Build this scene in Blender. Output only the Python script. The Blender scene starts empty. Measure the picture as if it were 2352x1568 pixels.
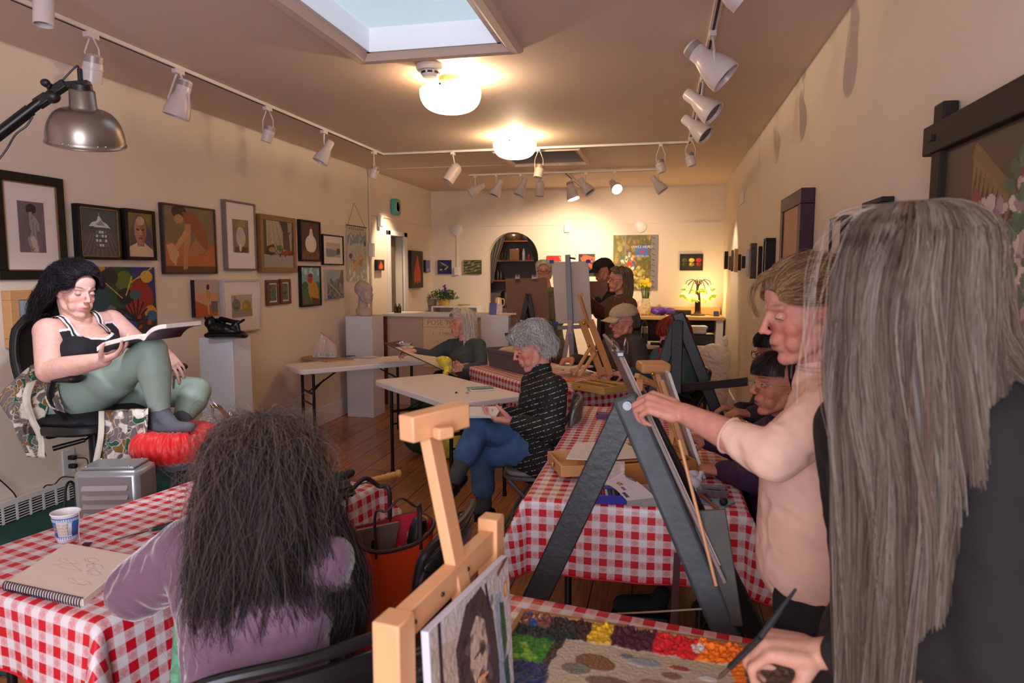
import bpy, math, random
import numpy as np
from mathutils import Vector, Matrix
random.seed(7); RNG=np.random.default_rng(7)
PI=math.pi
# ---------------------------------------------------------------- camera model (24 mm lens on a 36 mm sensor)
F=1568.;CX=1176.;CY=784.;HC=1.58
def _n(v): v=np.array(v,float); return v/np.linalg.norm(v)
_vp=_n([1522-CX,-(626-CY),-F]); _hd=_n([0,CY-626,-F]); _up=np.array([0,-_hd[2],_hd[1]]); _X=np.cross(_vp,_up)
RC=np.array([_X,_vp,_up])
EYE=np.array([0,0,HC])
def at(px,py,axis,val):
    d=RC@np.array([px-CX,CY-py,-F]); i='xyz'.index(axis); t=(val-EYE[i])/d[i]; return EYE+t*d
def P(px,py,d):
    return EYE+RC@(np.array([px-CX,CY-py,-F])*(d/F))
def cam_depth(p): return float(-(RC.T@(np.array(p)-EYE))[2])
RIGHT=RC@np.array([1.,0,0]); FWD=RC@np.array([0,0,-1.]); CUP=RC@np.array([0,1.,0])
C=bpy.context.scene.collection
cam=bpy.data.cameras.new('camera'); camo=bpy.data.objects.new('camera',cam); C.objects.link(camo)
cam.lens=24; cam.sensor_width=36; cam.clip_start=.05; cam.clip_end=60
camo.matrix_world=Matrix([list(RC[0])+[0],list(RC[1])+[0],list(RC[2])+[HC],[0,0,0,1]])
bpy.context.scene.camera=camo
# ---------------------------------------------------------------- materials
MATS={}
def nd(nt,t,**k):
    n=nt.nodes.new(t)
    for a,b in k.items():
        if a in n.inputs: n.inputs[a].default_value=b
        else: setattr(n,a,b)
    return n
def mat(name,col=(.5,.5,.5),rough=.6,metal=0,var=0.,scale=20,bump=0.,bscale=None,emit=None,es=0,attr=False,alpha=None,trans=0,coat=0,sheen=0,spec=.5,detail=4,stretch=None):
    if name in MATS: return MATS[name]
    m=bpy.data.materials.new(name); m.use_nodes=True; nt=m.node_tree; b=nt.nodes['Principled BSDF']
    b.inputs['Base Color'].default_value=(*col,1); b.inputs['Roughness'].default_value=rough; b.inputs['Metallic'].default_value=metal
    b.inputs['Specular IOR Level'].default_value=spec
    if trans: b.inputs['Transmission Weight'].default_value=trans
    if coat: b.inputs['Coat Weight'].default_value=coat; b.inputs['Coat Roughness'].default_value=.15
    if sheen: b.inputs['Sheen Weight'].default_value=sheen; b.inputs['Sheen Roughness'].default_value=.4
    if alpha is not None: b.inputs['Alpha'].default_value=alpha
    if emit: b.inputs['Emission Color'].default_value=(*emit,1); b.inputs['Emission Strength'].default_value=es
    src=None
    if attr:
        a=nd(nt,'ShaderNodeVertexColor',layer_name='Col'); src=a.outputs['Color']
    tc=nd(nt,'ShaderNodeTexCoord'); mp=nd(nt,'ShaderNodeMapping')
    if stretch: mp.inputs['Scale'].default_value=stretch
    nt.links.new(tc.outputs['Object'],mp.inputs['Vector'])
    if var:
        n=nd(nt,'ShaderNodeTexNoise',Scale=scale,Detail=detail); nt.links.new(mp.outputs[0],n.inputs['Vector'])
        mr=nd(nt,'ShaderNodeMapRange'); mr.inputs['From Min'].default_value=.25; mr.inputs['From Max'].default_value=.75
        mr.inputs['To Min'].default_value=1-var; mr.inputs['To Max'].default_value=1+var
        nt.links.new(n.outputs['Fac'],mr.inputs['Value'])
        mx=nd(nt,'ShaderNodeMix',data_type='RGBA',blend_type='MULTIPLY'); mx.inputs['Factor'].default_value=1
        if src is not None: nt.links.new(src,mx.inputs['A'])
        else: mx.inputs['A'].default_value=(*col,1)
        nt.links.new(mr.outputs[0],mx.inputs['B']); src=mx.outputs['Result']
    if src is not None: nt.links.new(src,b.inputs['Base Color'])
    if bump:
        n=nd(nt,'ShaderNodeTexNoise',Scale=bscale or scale,Detail=5); nt.links.new(mp.outputs[0],n.inputs['Vector'])
        bp=nd(nt,'ShaderNodeBump'); bp.inputs['Strength'].default_value=bump; bp.inputs['Distance'].default_value=.01
        nt.links.new(n.outputs['Fac'],bp.inputs['Height']); nt.links.new(bp.outputs[0],b.inputs['Normal'])
    MATS[name]=m; return m
def S(r,g,b):  # sRGB 0-255 to linear
    f=lambda c:(c/255/12.92) if c<=10.3 else ((c/255+.055)/1.055)**2.4
    return (f(r),f(g),f(b))
# ---------------------------------------------------------------- mesh builder
class MB:
    def __init__(s): s.v=[]; s.f=[]; s.n=0
    def add(s,v,f):
        v=np.asarray(v,float).reshape(-1,3); s.v.append(v); s.f+= [tuple(int(i)+s.n for i in q) for q in f]; s.n+=len(v); return s
    def box(s,c,d,R=None):
        c=np.array(c,float); h=np.array(d,float)/2
        v=np.array([[x,y,z] for x in(-1,1) for y in(-1,1) for z in(-1,1)])*h
        if R is not None: v=v@np.array(R).T
        return s.add(v+c,[(0,1,3,2),(4,6,7,5),(0,4,5,1),(2,3,7,6),(0,2,6,4),(1,5,7,3)])
    def box2(s,a,b): a=np.array(a,float);b=np.array(b,float); return s.box((a+b)/2,np.abs(b-a))
    def bar(s,a,b,w,t,side=None):   # beam from a to b, width w along side, thickness t
        a=np.array(a,float);b=np.array(b,float); d=b-a; L=np.linalg.norm(d); z=d/L
        if side is None: side=np.cross(z,[0,0,1.]) if abs(z[2])<.95 else np.array([1.,0,0])
        x=np.array(side,float); x=x-z*(x@z); x/=np.linalg.norm(x); y=np.cross(z,x)
        return s.box((a+b)/2,(w,t,L),np.array([x,y,z]).T)
    def tube(s,pts,r,n=10,caps=True,flat=None):
        pts=np.array(pts,float); m=len(pts); r=np.broadcast_to(np.array(r,float),(m,))
        t=np.gradient(pts,axis=0); t/=np.linalg.norm(t,axis=1)[:,None]+1e-12
        ref=np.array([0,0,1.]) if abs(t[0][2])<.9 else np.array([1.,0,0])
        u=np.cross(t[0],ref); u/=np.linalg.norm(u); V=[]
        ang=np.linspace(0,2*PI,n,endpoint=False)
        for i in range(m):
            u=u-t[i]*(u@t[i]); u/=np.linalg.norm(u)+1e-12; w=np.cross(t[i],u)
            fx,fy=(1,1) if flat is None else flat
            V.append(pts[i]+r[i]*(np.cos(ang)[:,None]*u*fx+np.sin(ang)[:,None]*w*fy))
        V=np.concatenate(V); f=[]
        for i in range(m-1):
            for j in range(n): k=(j+1)%n; f.append((i*n+j,i*n+k,(i+1)*n+k,(i+1)*n+j))
        if caps: f.append(tuple(range(n-1,-1,-1))); f.append(tuple((m-1)*n+j for j in range(n)))
        return s.add(V,f)
    def cyl(s,a,b,r,r2=None,n=20): return s.tube([a,b],[r,r if r2 is None else r2],n)
    def lathe(s,prof,c=(0,0,0),n=28,axis=None,cap=True):
        prof=np.array(prof,float); m=len(prof); ang=np.linspace(0,2*PI,n,endpoint=False)
        V=np.array([[p[0]*math.cos(a),p[0]*math.sin(a),p[1]] for p in prof for a in ang])
        if axis is not None:
            z=_n(axis); x=_n(np.cross(z,[0,1,0] if abs(z[1])<.9 else [1,0,0])); y=np.cross(z,x); V=V@np.array([x,y,z])
        f=[]
        for i in range(m-1):
            for j in range(n): k=(j+1)%n; f.append((i*n+j,i*n+k,(i+1)*n+k,(i+1)*n+j))
        if cap:
            if prof[0][0]>1e-5: f.append(tuple(range(n-1,-1,-1)))
            if prof[-1][0]>1e-5: f.append(tuple((m-1)*n+j for j in range(n)))
        return s.add(V+np.array(c,float),f)
    def prism(s,poly,o,u,v,t):   # outline poly in (u,v) from origin o, extruded along vector t
        o,u,v,t=[np.array(a,float) for a in(o,u,v,t)]; n=len(poly)
        b=np.array([o+p[0]*u+p[1]*v for p in poly]); V=np.concatenate([b,b+t])
        f=[tuple(range(n-1,-1,-1)),tuple(range(n,2*n))]+[(i,(i+1)%n,n+(i+1)%n,n+i) for i in range(n)]
        return s.add(V,f)
    def ell(s,c,r,R=None,n=16,m=10):
        th=np.linspace(0,PI,m+1); ph=np.linspace(0,2*PI,n,endpoint=False)
        V=np.array([[math.sin(t)*math.cos(p),math.sin(t)*math.sin(p),math.cos(t)] for t in th[1:-1] for p in ph]+[[0,0,1],[0,0,-1]])*np.array(r)
        if R is not None: V=V@np.array(R).T
        f=[]
        for i in range(m-2):
            for j in range(n): k=(j+1)%n; f.append((i*n+j,(i+1)*n+j,(i+1)*n+k,i*n+k))
        T=(m-1)*n
        for j in range(n): k=(j+1)%n; f.append((T,j,k)); f.append((T+1,(m-2)*n+k,(m-2)*n+j))
        return s.add(V+np.array(c,float),f)
    def cap(s,a,b,r0,r1,side=None,k=1.0,n=14,m=7,k2=1.0):  # tapered capsule; side axis scaled by k, other by k2
        a=np.array(a,float);b=np.array(b,float); d=b-a; L=np.linalg.norm(d)
        if L<1e-6: d=np.array([0,0,1e-5]);L=1e-5
        z=d/L; n=max(n,min(44,int(14*max(r0,r1)/.03)))
        if side is None: side=[1,0,0] if abs(z[0])<.9 else [0,1,0]
        x=np.array(side,float); x=x-z*(x@z); x/=np.linalg.norm(x); y=np.cross(z,x)
        rings=[]
        for i in range(1,m+1): t=PI/2*i/m; rings.append((a-z*r0*math.cos(t),r0*math.sin(t)))
        for i in range(0,m): t=PI/2*i/m; rings.append((b+z*r1*math.sin(t),r1*math.cos(t)))
        ang=np.linspace(0,2*PI,n,endpoint=False); V=[]
        for c,r in rings: V.append(c+r*(np.cos(ang)[:,None]*x*k+np.sin(ang)[:,None]*y*k2))
        V.append(np.array([a-z*r0,b+z*r1])); V=np.concatenate(V); f=[]; M=len(rings)
        for i in range(M-1):
            for j in range(n): q=(j+1)%n; f.append((i*n+j,i*n+q,(i+1)*n+q,(i+1)*n+j))
        T=M*n
        for j in range(n): q=(j+1)%n; f.append((T,q,j)); f.append((T+1,(M-1)*n+j,(M-1)*n+q))
        return s.add(V,f)
    def mesh(s,name='m'):
        me=bpy.data.meshes.new(name)
        if s.v: me.from_pydata(np.concatenate(s.v).tolist(),[],s.f)
        return me
    def build(s,name,m,parent=None,smooth=True,bevel=0,ang=35):
        me=s.mesh(name); return link(name,me,m,parent,smooth,bevel,ang)
def setsmooth(me,smooth,ang=35):
    n=len(me.polygons)
    if smooth:
        me.polygons.foreach_set('use_smooth',[True]*n)
        if ang<180: me.set_sharp_from_angle(angle=math.radians(ang))
def link(name,me,m,parent=None,smooth=True,bevel=0,ang=35):
    o=bpy.data.objects.new(name,me)
    if m is not None: me.materials.append(m)
    C.objects.link(o)
    if parent is not None:
        o.parent=parent; q=parent; acc=Vector((0,0,0))
        off=Vector(parent.get('_o',(0,0,0)))
        if off.length>0:
            me.transform(Matrix.Translation(-off))
        o['_o']=tuple(off)
    else:
        # put the origin of a one-mesh thing at its base
        if len(me.vertices):
            co=np.zeros(len(me.vertices)*3); me.vertices.foreach_get('co',co); co=co.reshape(-1,3)
            c=Vector(((co[:,0].min()+co[:,0].max())/2,(co[:,1].min()+co[:,1].max())/2,co[:,2].min()))
            me.transform(Matrix.Translation(-c)); o.location=c; o['_o']=tuple(c)
    setsmooth(me,smooth,ang)
    if bevel:
        b=o.modifiers.new('bevel','BEVEL'); b.width=bevel; b.segments=2; b.limit_method='ANGLE'; b.angle_limit=math.radians(40)
    return o
def tag(o,label=None,cat=None,group=None,kind=None):
    if label: o['label']=label
    if cat: o['category']=cat
    if group: o['group']=group
    if kind: o['kind']=kind
    return o
def thing(name,loc,label,cat,group=None):
    o=bpy.data.objects.new(name,None); C.objects.link(o); o.location=Vector([float(a) for a in loc]); o.empty_display_size=.1
    o['_o']=tuple(float(a) for a in loc)
    return tag(o,label,cat,group)
def copy_tree(o,d,label=None,parent=None,rot=0):
    c=o.copy(); C.objects.link(c)
    if parent is None:
        c.location=o.location+Vector(d)
        if rot: c.rotation_euler=(0,0,rot)
    else: c.parent=parent
    if label: c['label']=label
    for ch in list(o.children): copy_tree(ch,(0,0,0),None,c)
    return c
def struct(o): o['kind']='structure'; return o
# ---------------------------------------------------------------- painted colour grids (pictures)
def smooth01(x): return np.clip(x,0,1)
class Pic:
    def __init__(s,w,h,res,bg):
        s.nx=max(4,int(w/res)); s.ny=max(4,int(h/res)); s.asp=w/h
        s.u,s.v=np.meshgrid((np.arange(s.nx)+.5)/s.nx,(np.arange(s.ny)+.5)/s.ny)   # v up
        s.c=np.zeros((s.ny,s.nx,3)); s.c[:]=S(*bg)
    def noise(s,amp,k=9,seed=0,kx=1,ky=1):
        r=np.random.default_rng(seed); a=np.zeros_like(s.u)
        for i in range(10):
            f=r.normal(size=2)*k*(1+i*.35); a+=np.sin(f[0]*s.u*kx*2+f[1]*s.v*ky*2+r.uniform(0,7)+1.5*np.sin(f[1]*s.u*3+i))/(1+i*.3)
        s.c*=(1+amp*a/3)[:,:,None]; s.c=np.clip(s.c,0,1); return s
    def m(s,mask,col,a=1.): 
        mk=(mask.astype(float)*a)[:,:,None]; s.c=s.c*(1-mk)+np.array(S(*col))*mk; return s
    def ell(s,x,y,rx,ry,col,rot=0,a=1.):
        dx=(s.u-x);dy=(s.v-y); c,q=math.cos(rot),math.sin(rot)
        return s.m(((dx*c+dy*q)/rx)**2+((-dx*q+dy*c)/ry)**2<1,col,a)
    def rect(s,x0,y0,x1,y1,col,a=1.): return s.m((s.u>=x0)&(s.u<=x1)&(s.v>=y0)&(s.v<=y1),col,a)
    def poly(s,pts,col,a=1.):
        ins=np.zeros_like(s.u,bool); n=len(pts)
        for i in range(n):
            x0,y0=pts[i];x1,y1=pts[(i+1)%n]
            if y0==y1: continue
            ins^=((s.v>y0)!=(s.v>y1))&(s.u<(x1-x0)*(s.v-y0)/(y1-y0)+x0)
        return s.m(ins,col,a)
    def line(s,pts,w,col,a=1.):
        mk=np.zeros_like(s.u,bool)
        for (x0,y0),(x1,y1) in zip(pts[:-1],pts[1:]):
            dx,dy=x1-x0,y1-y0; L=dx*dx+dy*dy+1e-9
            t=np.clip(((s.u-x0)*dx+(s.v-y0)*dy)/L,0,1); mk|=np.hypot((s.u-x0-t*dx),(s.v-y0-t*dy)/s.asp)<w
        return s.m(mk,col,a)
    def dabs(s,n,cols,x0,y0,x1,y1,r,seed=1,a=.9):
        g=random.Random(seed)
        for i in range(n): s.ell(g.uniform(x0,x1),g.uniform(y0,y1),r*g.uniform(.5,1.4),r*g.uniform(.4,1.2)*s.asp,g.choice(cols),g.uniform(0,3),a)
        return s
    def mesh(s,o,U,V,name='painting'):   # o lower-left corner, U,V full edge vectors
        o,U,V=[np.array(a,float) for a in(o,U,V)]; nx,ny=s.nx,s.ny
        gx,gy=np.meshgrid(np.arange(nx+1)/nx,np.arange(ny+1)/ny)
        v=o+gx.reshape(-1,1)*U+gy.reshape(-1,1)*V
        i=np.arange(nx)[None,:]+np.arange(ny)[:,None]*(nx+1); f=np.stack([i,i+1,i+nx+2,i+nx+1],-1).reshape(-1,4)
        me=fastmesh(name,v,f); a=me.color_attributes.new('Col','FLOAT_COLOR','CORNER')
        col=np.ones((nx*ny,4,4)); col[:,:,:3]=s.c.reshape(-1,1,3); a.data.foreach_set('color',col.ravel()); return me
def fastmesh(name,v,f):
    v=np.asarray(v,np.float32); f=np.asarray(f,np.int32); k=f.shape[1]; me=bpy.data.meshes.new(name)
    me.vertices.add(len(v)); me.vertices.foreach_set('co',v.ravel()); me.loops.add(f.size); me.loops.foreach_set('vertex_index',f.ravel())
    me.polygons.add(len(f)); me.polygons.foreach_set('loop_start',np.arange(0,f.size,k,dtype=np.int32)); me.update(calc_edges=True); return me
def text(s,size,o,u,v,m,parent,name='lettering',depth=.0006,align='CENTER',sx=1):
    cu=bpy.data.curves.new('t','FONT'); cu.body=s; cu.size=size; cu.align_x=align; cu.align_y='CENTER'; cu.extrude=depth; cu.resolution_u=2; cu.space_line=1.0
    ob=bpy.data.objects.new('t',cu); C.objects.link(ob); dg=bpy.context.evaluated_depsgraph_get(); me=bpy.data.meshes.new_from_object(ob.evaluated_get(dg)); bpy.data.objects.remove(ob)
    u=_n(u); v=_n(v-u*(np.array(v)@u)); w=np.cross(u,v); 
    M4=Matrix([[u[0]*sx,v[0],w[0],o[0]],[u[1]*sx,v[1],w[1],o[1]],[u[2]*sx,v[2],w[2],o[2]],[0,0,0,1]]); me.transform(M4); me.materials.clear()
    return link(name,me,m,parent,False)
# ---------------------------------------------------------------- organic surfaces
def getco(me):
    co=np.zeros(len(me.vertices)*3,np.float32); me.vertices.foreach_get('co',co); return co.reshape(-1,3).astype(float)
def getno(me):
    co=np.zeros(len(me.vertices)*3,np.float32); me.vertices.foreach_get('normal',co); return co.reshape(-1,3).astype(float)
def setco(me,co): me.vertices.foreach_set('co',co.astype(np.float32).ravel()); me.update()
def remesh(mb,vox,sm=3,fac=.5):
    me=mb.mesh('raw'); o=bpy.data.objects.new('raw',me); C.objects.link(o)
    r=o.modifiers.new('r','REMESH'); r.mode='VOXEL'; r.voxel_size=vox; r.adaptivity=0
    if sm: q=o.modifiers.new('s','SMOOTH'); q.factor=fac; q.iterations=sm
    dg=bpy.context.evaluated_depsgraph_get(); out=bpy.data.meshes.new_from_object(o.evaluated_get(dg))
    bpy.data.objects.remove(o); bpy.data.meshes.remove(me); return out
def wob(co,k,seed,n=6,warp=.6):   # smooth pseudo noise in -1..1
    g=np.random.default_rng(seed); a=np.zeros(len(co)); 
    for i in range(n):
        f=g.normal(size=3); f/=np.linalg.norm(f); f2=g.normal(size=3)
        a+=np.sin(k*(1+.35*i)*(co@f)+g.uniform(0,7)+warp*2*np.sin(k*.5*(co@f2)+g.uniform(0,7)))/(1+.2*i)
    return a/n*1.6
def wrinkle(me,amp,k,seed,aniso=None,mask=None):
    co=getco(me); no=getno(me); c2=co.copy()
    if aniso is not None: c2=c2*np.array(aniso)
    if k<45: k*=2.5
    w=wob(c2,k,seed); r=1-np.abs(w)*1.4; w=.45*w+.55*np.clip(r,-1,1)
    d=amp*w
    if mask is not None: d=d*mask(co)
    setco(me,co+no*d[:,None]); return me
def cloth(name,mb,m,parent,vox=.008,sm=4,amp=.004,k=22,seed=1,aniso=None,mask=None,col=None):
    me=remesh(mb,vox,sm)
    if amp: wrinkle(me,amp,k,seed,aniso,mask)
    if col is not None:
        co=getco(me); cc=np.ones((len(co),4)); cc[:,:3]=col(co,getno(me)); a=me.color_attributes.new('Col','FLOAT_COLOR','POINT'); a.data.foreach_set('color',cc.ravel())
    o=link(name,me,m,parent,True,ang=180); return o
def frame(fwd,up=(0,0,1)):   # head frame: columns x(right of face) , y(back) , z(up); face looks along -y
    y=-_n(fwd); z=np.array(up,float); z=z-y*(z@y); z=_n(z); x=np.cross(y,z); return np.array([x,y,z]).T
class Head:
    def __init__(s,c,fwd,up=(0,0,1),h=.225,age=0,fem=1,nose=1.,chin=1.):
        s.c=np.array(c,float); s.R=frame(fwd,up); s.k=h/.225; s.age=age; s.nose=nose; s.chin=chin; s.fem=fem
    def w(s,p): return s.c+s.R@(np.array(p,float)*s.k)
    def loc(s,co): return ((co-s.c)@s.R)/s.k
    def prims(s,mb):
        k=s.k; E=lambda c,r,n=20,m=14: mb.ell(s.w(c),np.array(r)*k,s.R,n,m)
        Cp=lambda a,b,r0,r1: mb.cap(s.w(a),s.w(b),r0*k,r1*k,n=12)
        E((0,.018,.034),(.073,.090,.078),24,16); E((0,-.024,-.004),(.060,.058,.082)); E((0,-.022,.045),(.063,.060,.050))
        E((0,-.038,-.060),(.043,.042,.042)); E((0,-.064,-.090),(.018*s.chin,.019*s.chin,.017)); E((0,-.050,-.094),(.024,.022,.013)); E((0,-.015,-.066),(.044,.050,.030))
        for q in(-1,1):
            Cp((q*.044,-.002,-.040),(q*.040,-.012,-.064),.020,.018); Cp((q*.040,-.012,-.064),(q*.016,-.060,-.092),.018,.012)   # jaw
            E((q*.035,-.051,-.022),(.022,.021,.026)); E((q*.030,-.050,-.052),(.022,.024,.026)); Cp((q*.010,-.0795,.029),(q*.040,-.066,.027),.0075,.0075)  # cheek, brow
            E((q*.072,.016,-.002),(.0060,.017,.028)); E((q*.067,.010,-.020),(.0060,.010,.012)); Cp((q*.073,.028,.016),(q*.079,.032,-.004),.004,.004)
            E((q*.0105,-.0945,-.0235),(.0068*s.nose,.009,.0062))
        Cp((0,-.081,.018),(0,-.1015,-.016),.0065,.0082*s.nose); E((0,-.1035,-.019),(.0085*s.nose,.0095*s.nose,.0078))
        E((0,-.0755,-.052),(.025,.016,.024)); Cp((-.014,-.0850,-.0515),(.014,-.0850,-.0515),.0042,.0042); Cp((-.012,-.0840,-.0615),(.012,-.0840,-.0615),.0050,.0050)
        E((0,-.0885,-.0505),(.008,.0050,.0042)); E((0,-.0865,-.062),(.010,.0050,.0050))
    def sculpt(s,co,no):
        p=s.loc(co); near=(np.abs(p[:,0])<.1)&(p[:,1]<.02)&(np.abs(p[:,2])<.14); f=p[:,1]<-.03
        g=lambda cx,cz,sx,sz: np.exp(-((np.abs(p[:,0])-cx)/sx)**2-((p[:,2]-cz)/sz)**2)*f*near
        d=np.zeros(len(co))
        d-=.0075*g(.028,.009,.015,.009)      # eye sockets
        d-=.0030*g(0,-.0565,.018,.0022)      # mouth line
        d-=.003*g(0,-.074,.016,.006)         # under the lip
        if s.age:
            d-=.0022*s.age*g(.031,-.040,.006,.020)+.0016*s.age*g(.030,-.006,.016,.004)+.0012*s.age*g(.026,-.072,.004,.014)
            d-=.0009*s.age*(g(0,.056,.04,.002)+g(0,.066,.04,.002)+g(0,.046,.03,.002))
            d+=.003*s.age*g(.040,-.076,.010,.010)
        return co+no*(d*s.k)[:,None]
    def colour(s,co,base,lip=(150,75,75),brow=(90,70,55),blush=.35,browa=.7):
        p=s.loc(co); f=(p[:,1]<-.02)&(np.abs(p[:,2])<.15)&(np.abs(p[:,0])<.1); c=np.tile(np.array(S(*base)),(len(co),1))
        G=lambda cx,cz,sx,sz: np.exp(-((np.abs(p[:,0])-cx)/sx)**2-((p[:,2]-cz)/sz)**2)*f
        def mixc(c,col,a): a=np.clip(a,0,1)[:,None]; return c*(1-a)+np.array(S(*col))*a
        red=(base[0],base[1]*.72,base[2]*.70)
        c=mixc(c,red,blush*(G(.040,-.028,.024,.020)+.9*G(0,-.020,.014,.014)+.4*G(0,-.090,.02,.015)))
        ear=np.exp(-((np.abs(p[:,0])-.078)/.010)**2-((p[:,2]+.003)/.03)**2)*(np.abs(p[:,1]-.014)<.026); c=mixc(c,red,.55*ear)
        c=mixc(c,lip,.85*(np.exp(-(np.abs(p[:,0])/.0185)**4-((p[:,2]+.0565)/.0078)**4)*(p[:,1]<-.075)))
        c=mixc(c,(lip[0]*.5,lip[1]*.4,lip[2]*.4),.8*np.exp(-(np.abs(p[:,0])/.019)**4-((p[:,2]+.0565)/.0015)**2)*(p[:,1]<-.075))
        zz=.030+.004*np.sin((np.abs(p[:,0])-.012)/.036*2.6)
        c=mixc(c,brow,browa*np.exp(-((np.abs(p[:,0])-.030)/.018)**4-((p[:,2]-zz)/.0038)**2)*f)
        c=mixc(c,(base[0]*.72,base[1]*.58,base[2]*.55),.35*G(.030,.006,.017,.009))
        return c
    def eyes(s,parent,lid,skin,iris=(70,50,35),lash=(25,18,15),sh=None):
        # lid: 0 open .. 1 shut; sphere with lids, lash line, white and iris painted as real colours
        for q in(-1,1):
            mb=MB(); mb.ell((0,0,0),(.0125,.0122,.0112),None,40,28); me=mb.mesh('eye'); co=getco(me)
            el=np.degrees(np.arcsin(np.clip(co[:,2]/.0112,-1,1))); az=np.degrees(np.arctan2(co[:,0],-co[:,1])); fr=co[:,1]<0
            up=28-46*lid-.006*az**2; lo=-24+.004*az**2
            c=np.tile(np.array(S(*skin)),(len(co),1)); w=fr&(el<up)&(el>lo)
            c[w]=S(225,215,210); ir=w&(((az)/26)**2+((el+4-10*lid)/24)**2<1); c[ir]=S(*iris); c[ir&((az/11)**2+((el+4-10*lid)/11)**2<1)]=S(8,6,6)
            if sh is not None: c[fr&(el>up)&(el<60)]=S(*sh)
            c[fr&(np.abs(el-up)<6.5)]=S(*lash); c[fr&(np.abs(el-lo)<3)]=S(skin[0]*.6,skin[1]*.45,skin[2]*.42)
            a=me.color_attributes.new('Col','FLOAT_COLOR','POINT'); cc=np.ones((len(co),4)); cc[:,:3]=c; a.data.foreach_set('color',cc.ravel())
            setco(me,np.array([s.w(np.array([q*.030,-.0690,.007])+x) for x in co])); link('eye',me,mat('eye',attr=True,rough=.35),parent,True,ang=180)
SKIN=lambda:mat('skin',attr=True,rough=.52,var=.10,scale=55,bump=.12,bscale=260,spec=.35)
def hand(mb,wrist,fwd,palm,k=1.,curl=(.5,.5,.6,.7),thumb=(.5,.4),right=True,spread=.14,tip=None):
    """fwd: from wrist to knuckles; palm: direction the palm faces. curl per finger index..little (0 flat, 1 strong)"""
    f=_n(fwd); n=np.array(palm,float); n=_n(n-f*(n@f)); x=np.cross(f,n)*(1 if right else -1)   # x towards thumb side
    W=np.array(wrist,float); q=lambda a,b,c:W+k*(a*x+b*f+c*n)
    mb.cap(q(0,-.01,0),q(0,.02,0),.024*k,.027*k,side=x,k=1.15,k2=.72); 
    mb.cap(q(.022,.025,.002),q(.026,.082,-.002),.018*k,.013*k,n=12); mb.cap(q(0,.02,0),q(.006,.088,-.004),.020*k,.0135*k,n=12)
    mb.cap(q(-.014,.02,0),q(-.014,.084,-.002),.018*k,.0125*k,n=12); mb.cap(q(-.024,.02,.003),q(-.031,.076,.001),.016*k,.011*k,n=12)
    mb.cap(q(.012,.03,.010),q(-.01,.06,.008),.014*k,.014*k,n=12)
    base=[(.027,.084),(.007,.091),(-.013,.086),(-.031,.077)]; Ls=[(.042,.026,.020),(.046,.030,.021),(.043,.028,.021),(.034,.021,.018)]
    for i,(b,L) in enumerate(zip(base,Ls)):
        p=q(b[0],b[1],-.002); a=0; sp=(1.5-i)*spread
        dirx=_n(f*math.cos(sp)+x*math.sin(sp)); r=[.0098,.0088,.0080,.0068] if i<3 else [.0086,.0076,.0068,.0058]
        for j,l in enumerate(L):
            a+=curl[i]*(1.15,1.35,.8)[j]; d=dirx*math.cos(a)+n*math.sin(a); e=p+d*l*k
            mb.cap(p,e,r[j]*k,r[j+1]*k,n=10,m=3); p=e
    p=q(.022,.018,.008); a,bn=thumb
    d=_n(x*math.cos(.75-a*.3)+f*math.sin(.75)+n*(.25+a*.8)); e=p+d*.040*k; mb.cap(p,e,.0165*k,.0122*k,n=10); p=e
    d=_n(d*.7+f*.5+n*bn*.7-x*bn*.4); e=p+d*.032*k; mb.cap(p,e,.0118*k,.010*k,n=10); p=e
    d=_n(d+n*bn*.4-x*bn*.6+f*.15); e=p+d*.026*k; mb.cap(p,e,.0102*k,.0078*k,n=10); return e
def limb(mb,a,b,c,r,side=None,bulge=0.):  # two-bone limb with joints a-b-c and radii r0,r1,r2
    a,b,c=[np.array(t,float) for t in(a,b,c)]
    mb.cap(a,b,r[0],r[1],n=16); m=b+(c-b)*.32; mb.cap(b,m,r[1],r[1]*(1+bulge),n=16); mb.cap(m,c,r[1]*(1+bulge),r[2],n=16)
def torso(mb,pel,chest,nb,shL,shR,hipL,hipR,g=0.,w=1.,bust=0.,fwd=None,belly=0.):
    """g: extra thickness all round; w: girth factor; fwd: the way the chest faces"""
    pel,chest,nb,shL,shR,hipL,hipR=[np.array(t,float) for t in(pel,chest,nb,shL,shR,hipL,hipR)]
    sd=_n(shL-shR); hs=_n(hipL-hipR); waist=pel*.55+chest*.45
    mb.cap(pel,waist,(.118*w+g),(.098*w+g),side=hs,k=1.32,k2=.95,n=24); mb.cap(waist,chest,(.098*w+g),(.112*w+g),side=sd,k=1.28,k2=.95,n=24)
    up=chest*.45+nb*.55; mb.cap(chest,up,(.110*w+g),(.070+g),side=sd,k=1.35,k2=.9,n=24)
    for q in(shL,shR): mb.cap(nb-(nb-chest)*.12,q*.88+nb*.12,.046+g,.048*min(w,1.1)+g,n=16); mb.cap(chest+(q-nb)*.45,q*.94+chest*.06,.075*w+g,.052+g,n=16)
    if fwd is not None:
        f=_n(fwd)
        if bust:
            for q in(-1,1): mb.ell(chest+f*(.085*w+.01)+sd*q*.068-(nb-chest)*.10,(np.array([.060,.058,.060])*(1+bust*.35)+g))
        if belly: mb.ell(pel*.7+chest*.3+f*.06,np.array([.12,.12,.12])*(1+belly*.2)+g)
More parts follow.
